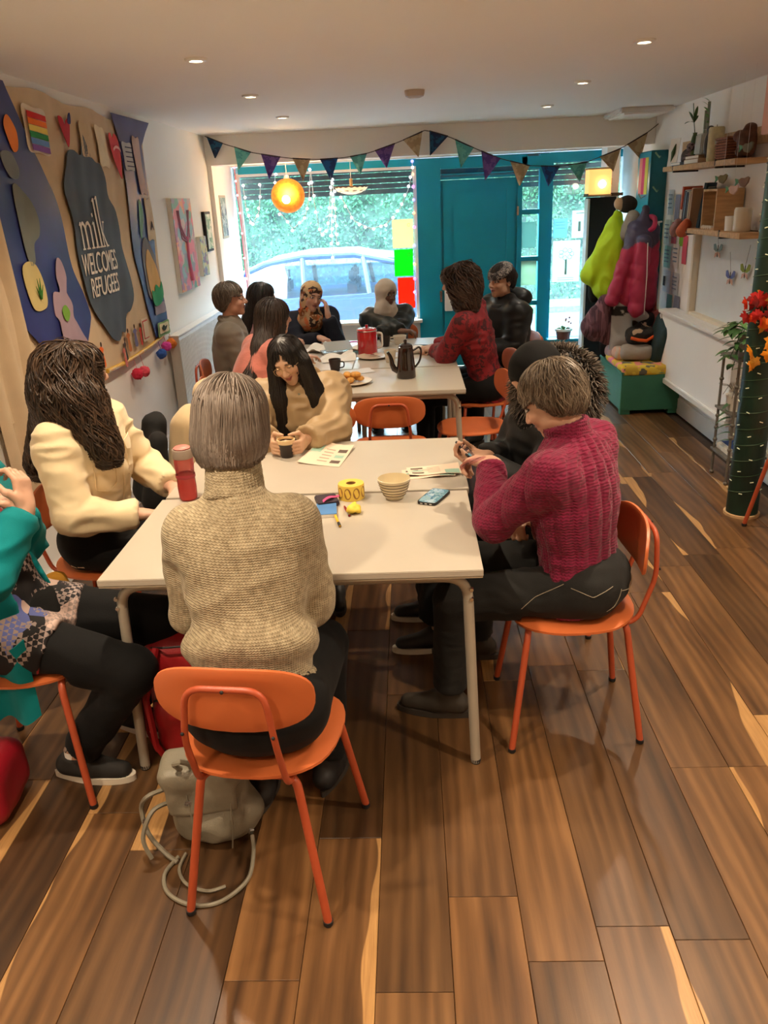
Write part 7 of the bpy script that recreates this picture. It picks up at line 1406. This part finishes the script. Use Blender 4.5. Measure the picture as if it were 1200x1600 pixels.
# ---- 4 woman with long wavy hair, cream shirt
def cream():
    p = Person('woman with long wavy dark brown hair and a cream shirt looking away to the right', -1.255, 2.95, -PI / 2 - .28, head=(-1.262, 2.93, 1.225), hy=.62, hp=-.02, hr=.05, twist=.08, wide=1.02, hL=(-.99, 3.02, .735), hR=(-1.035, 2.76, .72), poleL=(-.9, -.5, -.7), poleR=(.7, -.7, -1), fL=(-.86, 3.12, .08), fR=(-.88, 2.86, .08), skin=SK_L)
    hl = relaxed(p, 0, (.8, -.4, -.1), (0, 0, -1)); hr_ = relaxed(p, 1, (.9, .25, -.1), (.1, -.1, -1), curl=(.35, .4, .3)); p.body([hl, hr_], res=.006)
    K = CLOTH('cream_twill', srgb(232, 212, 172), var=.03, bump=.2, bscale=700); T, up = p.T, p.up
    hemf = p.torso(b=.030, hem=-.055, sb=.026, k=.05, chest=.014, wide=.012, cuff=.92, shb=.003); g = p.garment('shirt', hemf, .0075, K, .013, 31, base=10)
    def stitch(pts, off=.008, n=30, r=.003):
        P = np.array([p.ch + T[:, 0] * a + T[:, 1] * .18 + up * c for a, c in pts]); t = np.linspace(0, len(P) - 1, n); Q = np.stack([np.interp(t, range(len(P)), P[:, k]) for k in range(3)], 1)
        for _ in range(9): Q = Q - T[:, 1] * (hemf(Q) - off)[:, None] * .8
        return [tuple(q) for q in Q]
    for sx in (1, -1):
        x0, x1 = sorted((sx * .045, sx * .135)); Z = [.055, .02]
        n = 9; P = np.array([[p.ch + T[:, 0] * (x0 + (x1 - x0) * i / n) + T[:, 1] * .2 + up * (.07 - .035 * j / 4 - (.016 * (1 - abs(2 * i / n - 1)) if j == 4 else 0)) for j in range(5)] for i in range(n + 1)]); q = P.reshape(-1, 3)
        for _ in range(10): q = q - T[:, 1] * (hemf(q) - .010)[:, None] * .8
        q = q.reshape(n + 1, 5, 3); MB().sheet(lambda u, v: tuple(q[round(u * n)][round(v * 4)]), n, 4, -.004).build('pocket_flap', K, g)
        MB().tube(stitch([(x0, .03), (x0, -.07), ((x0 + x1) / 2, -.09), (x1, -.07), (x1, .03)]), .002, 5).build('pocket_seam', K, g)
    MB().tube(stitch([(0, .12), (0, -.05), (0, -.2)]), .0025, 5).build('placket_edge', K, g)
    for i in (0, 1):
        c = p.el[i] * .1 + p.wr[i] * .9; sdf_obj('cuff', cap(p.el[i] * .22 + p.wr[i] * .78, p.el[i] * .06 + p.wr[i] * .94, .042, .039, cut0=0, cut1=1), c - .1, c + .1, .007, K, g)
    nv = up; sdf_obj('collar', union([torus(p.nb - up * .01, .070, .014, up + T[:, 1] * .35)], 0), p.nb - .14, p.nb + .14, .007, K, g)
    p.garment('trousers', p.trousers(.016), .012, M_BLKC, .004, 33, bounds=p.lbounds()); p.shoes(M_SHOEB, M_SOLEB, h=.010)
    H, hx, sc = p.H, p.hx, p.sc; w = lambda x, y, z: p.hc + p.M.T @ A(x, y, z)
    cr = hx(0, .03, .15)
    base = union([ell(hx(0, -.02, .036), A(.096, .116, .094) * sc, H), (ell(hx(0, -.045, -.05), A(.108, .095, .10) * sc, H), .05),
                  (cap(w(-.03, -.05, -.08), w(-.02, -.07, -.30), .105, .07), .07), (cap(w(-.09, .02, -.10), w(-.20, .0, -.34), .075, .045), .06), (cap(w(.05, -.08, -.10), w(.12, -.12, -.26), .065, .04), .06)], .04)
    op = ell(hx(0, .15, -.03), A(.066, .09, .105) * sc, H); hf = minus(base, op, .02)
    wav = lambda V: .014 * vnoise(V * A(1, 1, .45), 22, 5) + .007 * vnoise(V * A(1, 1, .5), 60, 8)
    hm = sdf_obj('hair', hf, p.hc - A(.25, .28, .44), p.hc + A(.25, .25, .16), .009, HAIRM, p.root, disp=wav, color=lambda V: np.tile(A(.035, .020, .012), (len(V), 1)) * (1 + .5 * vnoise(V * A(1, 1, .3), 60))[:, None])
    strands(p, hf, 2300, cr, [(.085, .048, .026), (.018, .010, .007)], .0030, 27, .021, wave=.5, wf=24, box=.18, low=.12, parent=hm, down=1.3, jit=.16, off=.006, curl=.013)
    return p
cream()
# ---- 5 person in teal at the left edge (head beyond the frame)
def teal():
    p = Person('person cut by the left edge in a teal shirt over a patterned tunic', -1.26, 2.235, -PI / 2 - .04, head=(-1.40, 2.18, 1.22), hp=.1, wide=1.0, hL=(-1.22, 2.25, .93), hR=(-1.13, 2.12, 1.0), poleL=(-.3, .2, -1), poleR=(.5, 1.0, -.75), fL=(-1.13, 2.44, .20), fR=(-1.13, 2.20, .085), skin=SK_L)
    p.kn[1], p.an[1] = ik(p.hip[1], p.loc((-1.17, 2.16, .085)), .385, .42, (0, .8, .8)); p.kn[0], p.an[0] = ik(p.hip[0], p.loc((-1.06, 2.42, .10)), .41, .42, (0, .8, .8))
    hr_ = hand_prims(p.wr[1], p.wdir((-.15, .35, .9)), p.wdir((-.8, .1, -.2)), 1, curl=(.6, .9, .6), s=.95); hl = hand_prims(p.wr[0], p.wdir((-.2, -.5, .8)), p.wdir((-.7, 0, -.3)), -1, curl=(.6, .9, .6), s=.95)
    p.body([hl, hr_]); T, up = p.T, p.up
    PT = NT('dark_patterned_print'); co = PT.coord('Object'); vo = PT.n('TexVoronoi'); vo.inputs['Scale'].default_value = 11; PT.l(co, vo.inputs[0]); sp = PT.n('SeparateColor'); PT.l(vo.outputs[1], sp.inputs[0])
    big = PT.ramp(sp.outputs[0], [(0, srgb(18, 16, 20)), (.55, srgb(30, 26, 34)), (.7, srgb(170, 60, 66)), (.76, srgb(92, 104, 170)), (.84, srgb(20, 18, 22)), (.93, srgb(196, 170, 160))], 'CONSTANT')
    ck = PT.n('TexChecker'); ck.inputs['Scale'].default_value = 75; PT.l(co, ck.inputs[0]); msk = PT.noise(co, 9, 2); mm = PT.math('MULTIPLY', PT.math('GREATER_THAN', msk, .5), ck.outputs[1])
    PT.base(PT.mix(mm, big, srgb(150, 134, 130))); PT.b.inputs['Roughness'].default_value = .8
    tu = p.torso(b=.018, hem=-.10, sleeve=False, belly=.012); skirt = [tu]
    for i in (0, 1): skirt.append((above(cap(p.hip[i], p.hip[i] * .66 + p.kn[i] * .34, .118, .104, cut1=1), p.seat + .004), .04))
    p.garment('tunic', union(skirt, .04), .009, PT.m, .007, 41, bounds=(p.bounds()[0] - A(0, 0, .02), p.bounds()[1] + A(0, .1, 0)), base=8)
    K = CLOTH('teal_cotton', srgb(0, 122, 128), var=.06); fo = p.torso(b=.034, hem=-.085, sb=.024, cuff=.88, k=.04)
    cutp = rbox(p.ch + T[:, 1] * .17 - up * .12, (.085, .16, .42), .02, T); f = minus(fo, cutp, .015)
    g = p.garment('shirt', f, .0085, K, .010, 43, base=9)
    for i in (0, 1): sdf_obj('rolled_cuff', torus(p.el[i] * .14 + p.wr[i] * .86, .037, .011, p.wr[i] - p.el[i]), p.wr[i] - .1, p.wr[i] + .1, .007, K, g)
    MB().sheet(lambda u, v: tuple(p.pel + T[:, 0] * (.175 - .02 * math.sin(u * 6)) + T[:, 1] * (-.06 + .17 * u) + A(0, 0, .04 - .27 * v + .012 * math.sin(u * 7))), 24, 12, .005).build('shirt_tail', K, g)
    p.garment('trousers', p.trousers(.018, ank=.9), .010, M_BLKC, .005, 45, bounds=p.lbounds(.18))
    for i in (0, 1): MB().lathe([(.034, -.01), (.036, .02), (.035, .05)], tuple(p.an[i] - A(0, 0, .015)), 16).build('sock', M_WHITE, p.root)
    p.shoes(mat('black_canvas', srgb(34, 32, 30), .8, var=.1), M_SOLEW, dirs=((.2, 1, 0), (.05, 1, 0)), h=.007)
    hf = p.hair_cap(); sdf_obj('hair', hf, p.hc - .17, p.hc + .16, .009, HAIRM, p.root, color=lambda V: np.tile(A(.12, .08, .05), (len(V), 1)))
teal()
# ---- 6 woman in glasses, beige padded coat, holding a cup
def asian():
    p = Person('smiling woman in glasses with long black hair and a beige padded coat holding a cup', -.56, 3.93, PI + .06, head=(-.582, 3.72, 1.10), hp=.36, hy=-.22, hr=.26, twist=.05, wide=1.06, hL=(-.492, 3.425, .792), hR=(-.632, 3.425, .792), poleL=(-1, -.2, -.75), poleR=(1, -.2, -.75), skin=SK_A, fL=(-.40, 3.42, .08), fR=(-.64, 3.42, .08))
    hl = hand_prims(p.wr[0], p.wdir((-.14, -.99, -.06)), p.wdir((-.99, -.1, 0)), -1, curl=(.85, .8, .5), thumb=(.7, .3), s=.88); hr_ = hand_prims(p.wr[1], p.wdir((.14, -.99, -.06)), p.wdir((.99, -.1, 0)), 1, curl=(.85, .8, .5), thumb=(.7, .3), s=.88)
    p.body([hl, hr_], res=.0042, smile=1.5, closed=True, lip=(.42, .13, .11), brow=(.10, .06, .04))
    K = CLOTH('beige_padded_nylon', srgb(168, 142, 104), rough=.55, var=.04, sheen=.1, bump=.05); T, up = p.T, p.up
    g = p.garment('padded_coat', p.torso(b=.052, hem=-.06, sb=.044, cuff=.9, chest=.03, k=.03, wide=.02), .0085, K, .013, 51, base=12)
    col = union([torus(p.nb + up * .0 - T[:, 1] * .025, .098, .030, up * .8 + T[:, 1] * .5)], 0); sdf_obj('collar', col, p.nb - .19, p.nb + .19, .009, K, g, disp=lambda V: .006 * np.sin(np.arctan2(V[:, 1] - p.nb[1], V[:, 0] - p.nb[0]) * 16))
    for s_ in (-1, 1):
        c = p.sh[(s_ + 1) // 2] + T[:, 1] * .02 - up * .035; sdf_obj('shoulder_frill', torus(c, .075, .014, T[:, 0] * s_ * 1.0 - up * .55), c - .14, c + .14, .008, K, g, disp=lambda V: .006 * vnoise(V, 45))
    J = CLOTH('sage_jumper', srgb(128, 130, 112)); c = p.ch + T[:, 1] * .085 + up * .02; sdf_obj('jumper', ell(c, A(.055, .055, .17), T), c - .2, c + .2, .01, J, p.root)
    p.garment('trousers', p.trousers(.016), .014, M_BLKC, .004, 53, bounds=p.lbounds()); p.shoes(M_SHOEB, M_SOLEB, h=.011)
    H, hx, sc = p.H, p.hx, p.sc
    base = union([ell(hx(0, -.016, .040), A(.090, .108, .090) * sc, H), (ell(hx(0, -.04, -.06), A(.092, .07, .11) * sc, H), .05)], .03); fr = []
    for s_ in (-1, 1):
        a = hx(s_ * .078, .015, -.02); b = p.nb + T[:, 0] * s_ * .085 + T[:, 1] * .075 + up * .0; c = p.ch + T[:, 0] * s_ * .075 + T[:, 1] * .155 - up * .05; d = p.ch + T[:, 0] * s_ * .055 + T[:, 1] * .175 - up * .24
        fr += [(cap(a, b, .036, .044), .03), (cap(b, c, .048, .050), .03), (cap(c, d, .050, .022), .03)]
    full = union([base] + fr, .03); hf = minus(full, ell(hx(0, .13, -.008), A(.068, .088, .118) * sc, H), .012)
    hm = sdf_obj('hair', hf, p.hc - A(.24, .2, .50), p.hc + A(.24, .30, .16), .008, HAIRM, p.root, color=lambda V: np.tile(A(.010, .008, .008), (len(V), 1)), disp=lambda V: .003 * vnoise(V * A(1, 1, .15), 70))
    strands(p, hf, 1500, hx(.015, .05, .13), [(.022, .017, .015), (.006, .005, .005)], .0028, 26, .022, box=.16, parent=hm, down=1.4, jit=.07, off=.002, mt=vcol_mat('black_hair', .32))
    G = MB(); Mg = mat('thin_gold_wire', srgb(190, 160, 120), .3, metal=.9, var=0); gl = thing('glasses', 'thin round wire glasses worn by the smiling woman', 'glasses', (p.x, p.y, 0), p.yaw)
    for s_ in (-1, 1): MB().tube([tuple(hx(s_ * .032 + .023 * math.cos(a), .103 - .004 * abs(math.cos(a)), -.002 + .021 * math.sin(a))) for a in np.linspace(0, 2 * PI, 24, endpoint=False)], .0011, 6, closed=True).build('rim', Mg, gl); MB().tube([tuple(hx(s_ * .055, .099, .002)), tuple(hx(s_ * .074, .06, .004)), tuple(hx(s_ * .079, -.01, .003))], .001, 6).build('temple_arm', Mg, gl)
    for s_ in (-1, 1): MB().add([tuple(hx(s_ * .032 + .0225 * math.cos(a), .103 - .004 * abs(math.cos(a)), -.002 + .0205 * math.sin(a))) for a in np.linspace(0, 2 * PI, 20, endpoint=False)], [tuple(range(20))]).build('lens', glass_mat('spectacle_lens', (1, 1, 1, 1), .06, .0), gl)
    MB().tube([tuple(hx(-.010, .104, .002)), tuple(hx(0, .109, .006)), tuple(hx(.010, .104, .002))], .0011, 6).build('bridge', Mg, gl)
asian()
# ---- far group
def simple(label, x, y, yaw, head, coat, b=.024, sb=.02, amp=.007, seed=60, hair=None, legs=M_BLKC, hem=-.05, h=.012, **k):
    hk = {a: k.pop(a) for a in ('lip', 'brow', 'smile', 'closed') if a in k}; tk = k.pop('tk', {}); hands = k.pop('hands', None); gname = k.pop('gname', 'jacket'); res = k.pop('res', .007)
    p = Person(label, x, y, yaw, head=head, **k)
    hp_ = [hand_prims(p.wr[i], p.wdir(hands[i][0]), p.wdir(hands[i][1]), (-1, 1)[i], curl=hands[i][2] if len(hands[i]) > 2 else (.5, .6, .5), s=.92) if hands and hands[i] else relaxed(p, i, tuple(p.M @ nrm(p.wr[i] - p.el[i])), (0, 0, -1)) for i in (0, 1)]
    p.body(hp_, res=res, **hk); p.g = p.garment(gname, p.torso(b=b, hem=hem, sb=sb, **tk), h, coat, amp, seed)
    p.garment('trousers', p.trousers(.016), .016, legs, .004, seed + 3, bounds=p.lbounds()); p.shoes(M_SHOEB, M_SOLEB, h=.013)
    return p
def short_hair(p, c0, c1, thick=.013, n=500, fringe=.032, low=-.03, back=-.07, rad=.003, K=7, down=.5):
    hf = p.hair_cap(thick, fringe, low, back); hm = sdf_obj('hair', hf, p.hc - .17, p.hc + .16, .008, HAIRM, p.root, color=lambda V: np.tile((A(*c0) + A(*c1)) / 2.2, (len(V), 1)))
    strands(p, hf, n, p.hx(0, -.03, .14), [c0, c1], rad, K, .018, parent=hm, down=down, jit=.25)
def long_hair(p, caps, c0, c1, n=600, op=True, res=.010, K=20, wave=0.0, rad=.0038, fringe=None, down=1.3, puff=0.0, curl=0.0):
    H, hx, sc = p.H, p.hx, p.sc; base = union([ell(hx(0, -.016, .038), (A(.092, .110, .092) + puff) * sc, H), (ell(hx(0, -.04, -.04), (A(.090, .075, .09) + puff) * sc, H), .05)] + [(cap(a, b, ra, rb), .05) for a, b, ra, rb in caps], .04)
    hf = minus(base, ell(hx(0, .145, -.035), A(.066, .09, .098) * sc, H), .02) if op else base; pts = np.array([p.hc - .17, p.hc + .16] + [q - .09 for c in caps for q in c[:2]] + [q + .09 for c in caps for q in c[:2]])
    hm = sdf_obj('hair', hf, pts.min(0), pts.max(0), res, HAIRM, p.root, color=lambda V: np.tile((A(*c0) + A(*c1)) / 2.4, (len(V), 1)), disp=lambda V: .005 * vnoise(V * A(1, 1, .3), 40))
    strands(p, hf, n, hx(.01, .03, .14), [c0, c1], rad, K, .022, wave=wave, parent=hm, down=down, jit=.12, off=.004, curl=curl)
# 8 grey-haired man by the radiator
p = simple('person with short grey hair in a taupe jacket facing right by the radiator', -1.27, 5.62, -PI / 2 + .12, (-1.235, 5.62, 1.188), CLOTH('taupe_wool', srgb(126, 116, 102)), b=.034, sb=.03, seed=61, hy=-.05, hp=-.08, skin=(.52, .28, .19), group=None, hL=(-.98, 5.8, .78), hR=(-.98, 5.6, .78), brow=(.12, .1, .08), res=.0062)
sdf_obj('collar', torus(p.nb + p.up * .01, .075, .022, p.up * .9 + p.T[:, 1] * .4), p.nb - .15, p.nb + .15, .009, MATS['taupe_wool'], p.g); short_hair(p, (.20, .16, .12), (.05, .035, .025), n=700, fringe=.035, low=-.02, back=-.085)
# 9 dark-haired woman in pale pink
p = simple('dark-haired woman in pale pink half hidden behind the grey-haired person', -1.24, 6.3, -PI / 2 + .5, (-1.12, 6.24, 1.135), CLOTH('pale_pink_jersey', srgb(206, 160, 160)), seed=65, hy=-.1, skin=SK_L, gname='top', hL=(-.95, 6.3, .78), hR=(-.95, 6.1, .78))
long_hair(p, [(p.hx(0, -.04, -.06), p.ch - p.T[:, 1] * .09 + p.up * .05, .09, .07)], (.035, .026, .022), (.012, .009, .008), n=500)
# 10 long dark hair over a pink fleece
p = simple('woman with very long dark brown hair over a salmon pink fleece, leaning to the table', -1.10, 5.0, -PI / 2 + .62, (-.868, 5.17, 1.115), CLOTH('salmon_fleece', srgb(226, 138, 122), rough=.95, bump=.6, bscale=90, var=.12), b=.03, sb=.028, seed=70, hy=-.05, hp=.02, skin=SK_L, gname='fleece', hL=(-.76, 5.45, .78), hR=(-.72, 5.25, .78), res=.0062, amp=.009)
w = lambda x, y, z: p.loc((x, y, z)); long_hair(p, [(p.hx(0, -.04, -.06), w(-.93, 5.06, .94), .088, .075), (w(-.93, 5.06, .94), w(-1.03, 4.93, .74), .075, .05), (w(-1.03, 4.93, .74), w(-1.10, 4.84, .62), .05, .022)], (.055, .032, .02), (.018, .011, .008), n=900, K=28, rad=.0034, res=.009)
# 11 floral headscarf, cheek on hand
p = simple('woman in a patterned orange headscarf resting her cheek on her hand', -.82, 6.88, PI + .12, (-.79, 6.58, 1.085), CLOTH('navy_jacket', srgb(26, 30, 42)), b=.032, sb=.03, seed=75, hy=.42, hp=.12, hr=-.22, skin=SK_L, hL=(-.655, 6.46, .945), hR=(-.715, 6.34, .79), poleL=(-.2, .5, -1), poleR=(.8, 0, -.8), hands=(((-.12, .32, .9), (-.8, .3, .1), (.25, .4, .4)), ((.4, -.5, -.1), (0, 0, -1), (1.1, 1.2, .8))), res=.0055)
PS = paint_mat('floral_headscarf', [srgb(196, 164, 120), srgb(150, 92, 52), srgb(206, 180, 140), srgb(60, 42, 34), srgb(210, 120, 70), srgb(192, 160, 116)], 26, .85)
def scarf(p, m, seed, drop=.10, h=.0085, open_=(.060, .080, .092), loose=0.0):
    H, hx, sc = p.H, p.hx, p.sc; f = union([ell(hx(0, -.016, .034), (A(.088, .108, .094) + loose) * sc, H), (ell(hx(0, -.02, -.07), (A(.080, .08, .075) + loose) * sc, H), .05), (ell(p.nb + p.T[:, 1] * .05 - p.up * .03, A(.115, .085, .06 + drop * .5), p.T), .06)], .03)
    f = minus(f, ell(hx(0, .135, -.022), A(*open_) * sc, H), .018); return p.garment('headscarf', f, h, m, .005, seed, bounds=(p.hc - A(.2, .2, .36), p.hc + .19), base=12)
sc_ = scarf(p, PS, 76); MB().sheet(lambda u, v: tuple(p.hc + p.T[:, 0] * (.075 + .045 * u) + p.T[:, 1] * (.10 + .05 * v) - p.up * (.02 + .26 * v) + A(0, 0, .006 * math.sin(u * 9))), 8, 12, .004).build('scarf_end', PS, sc_)
# 12 cream hijab, dark padded jacket, arms folded on the table
PJ = CLOTH('dark_green_black_padding', srgb(34, 38, 36), rough=.45, sheen=.05, bump=.05, var=.1)
p = simple('woman in a cream hijab and dark padded jacket with folded arms', -.17, 6.90, PI - .02, (-.185, 6.70, 1.07), PJ, b=.046, sb=.04, amp=.011, seed=80, hy=.62, hp=.10, skin=SK_D, lip=(.12, .04, .035), brow=(.015, .01, .01), hL=(-.26, 6.42, .79), hR=(-.05, 6.40, .80), poleL=(-.9, -.3, -.9), poleR=(.9, -.3, -.9), hands=(((-.9, -.1, 0), (0, 0, -1)), ((.9, -.1, 0), (0, 0, -1))), res=.006, wide=1.05)
scarf(p, CLOTH('cream_hijab_cloth', srgb(196, 184, 166)), 81, drop=.20, loose=.010)
for k_ in range(5): q = p.ch + p.T[:, 0] * (.09 - .03 * k_) + p.T[:, 1] * .155 + p.up * (.13 - .012 * k_); MB().ball(tuple(q), .008, 10, 8).build('press_stud', M_STEEL, p.g)
q = p.ch - p.T[:, 0] * .10 + p.T[:, 1] * .165 + p.up * .03; MB().lathe([(0, 0), (.016, 0), (.016, .004), (0, .006)], tuple(q), 16, (PI / 2, 0, 0)).build('lapel_badge', F_(170, 110, 80), p.g)
# 13 red shirt, dark curly bob, leaning on the table
p = simple('woman with a dark wavy bob in a red printed shirt leaning on the table', .50, 5.50, PI / 2 - .30, (.33, 5.42, 1.262), paint_mat('red_print', [srgb(122, 16, 26), srgb(134, 20, 30), srgb(92, 12, 22), srgb(128, 18, 28), srgb(66, 14, 22)], 30, .75), b=.028, sb=.026, seed=90, hy=.35, hp=.12, skin=SK_L, gname='shirt', hL=(.17, 5.62, .79), hR=(.16, 5.74, .79), poleL=(-1, -.2, -1), hem=-.10, res=.0065, wide=1.02, h=.010, amp=.009,
           hands=(((-.6, .6, 0), (.2, .2, -1), (.9, 1, .6)), ((-.8, -.3, 0), (0, 0, -1), (.9, 1, .6))))
long_hair(p, [(p.hx(-.04, -.03, -.05), p.hx(-.05, -.03, -.13), .08, .06), (p.hx(.05, -.03, -.05), p.hx(.06, -.02, -.13), .07, .055)], (.085, .045, .028), (.022, .012, .008), n=1500, K=14, wave=.6, rad=.0036, puff=-.004, curl=.024)
# 14 headband, black padded coat
PK = CLOTH('black_padding', srgb(24, 25, 26), rough=.42, sheen=.05, bump=.05)
p = simple('woman in a patterned headband and black padded coat beside the door', .76, 6.22, PI / 2 + .55, (.682, 6.12, 1.186), PK, b=.05, sb=.042, amp=.012, seed=95, hy=.10, hp=.0, skin=SK_M, brow=(.02, .014, .01), hL=(.52, 5.98, .72), hR=(.5, 6.2, .72), res=.0058)
sdf_obj('hood', union([ell(p.nb - p.T[:, 1] * .13 - p.up * .0, A(.13, .085, .085), p.T), (torus(p.nb, .085, .03, p.up), .03)], .04), p.nb - .3, p.nb + .25, .011, PK, p.g, disp=lambda V: .010 * vnoise(V, 16))
short_hair(p, (.03, .02, .016), (.012, .009, .008), thick=.012, n=400, back=-.05, fringe=.04); bun = p.hx(0, -.115, .03); sdf_obj('hair_bun', ell(bun, .045), bun - .07, bun + .07, .008, HAIRM, p.root, color=lambda V: np.tile(A(.02, .014, .012), (len(V), 1)), disp=lambda V: .005 * vnoise(V, 50))
f = p.hair_cap(.026, .02, .0, .0); H = p.H; hb = lambda q: (lambda l: np.maximum(f(q), np.abs((l[:, 2] - .075) * .8 + (l[:, 1] - .03) * .55) - .024))((q - p.hc) @ H)
sdf_obj('headband', hb, p.hc - .17, p.hc + .17, .007, paint_mat('headband_print', [srgb(34, 32, 34), srgb(150, 142, 134), srgb(60, 56, 60), srgb(110, 104, 100)], 60), p.root)
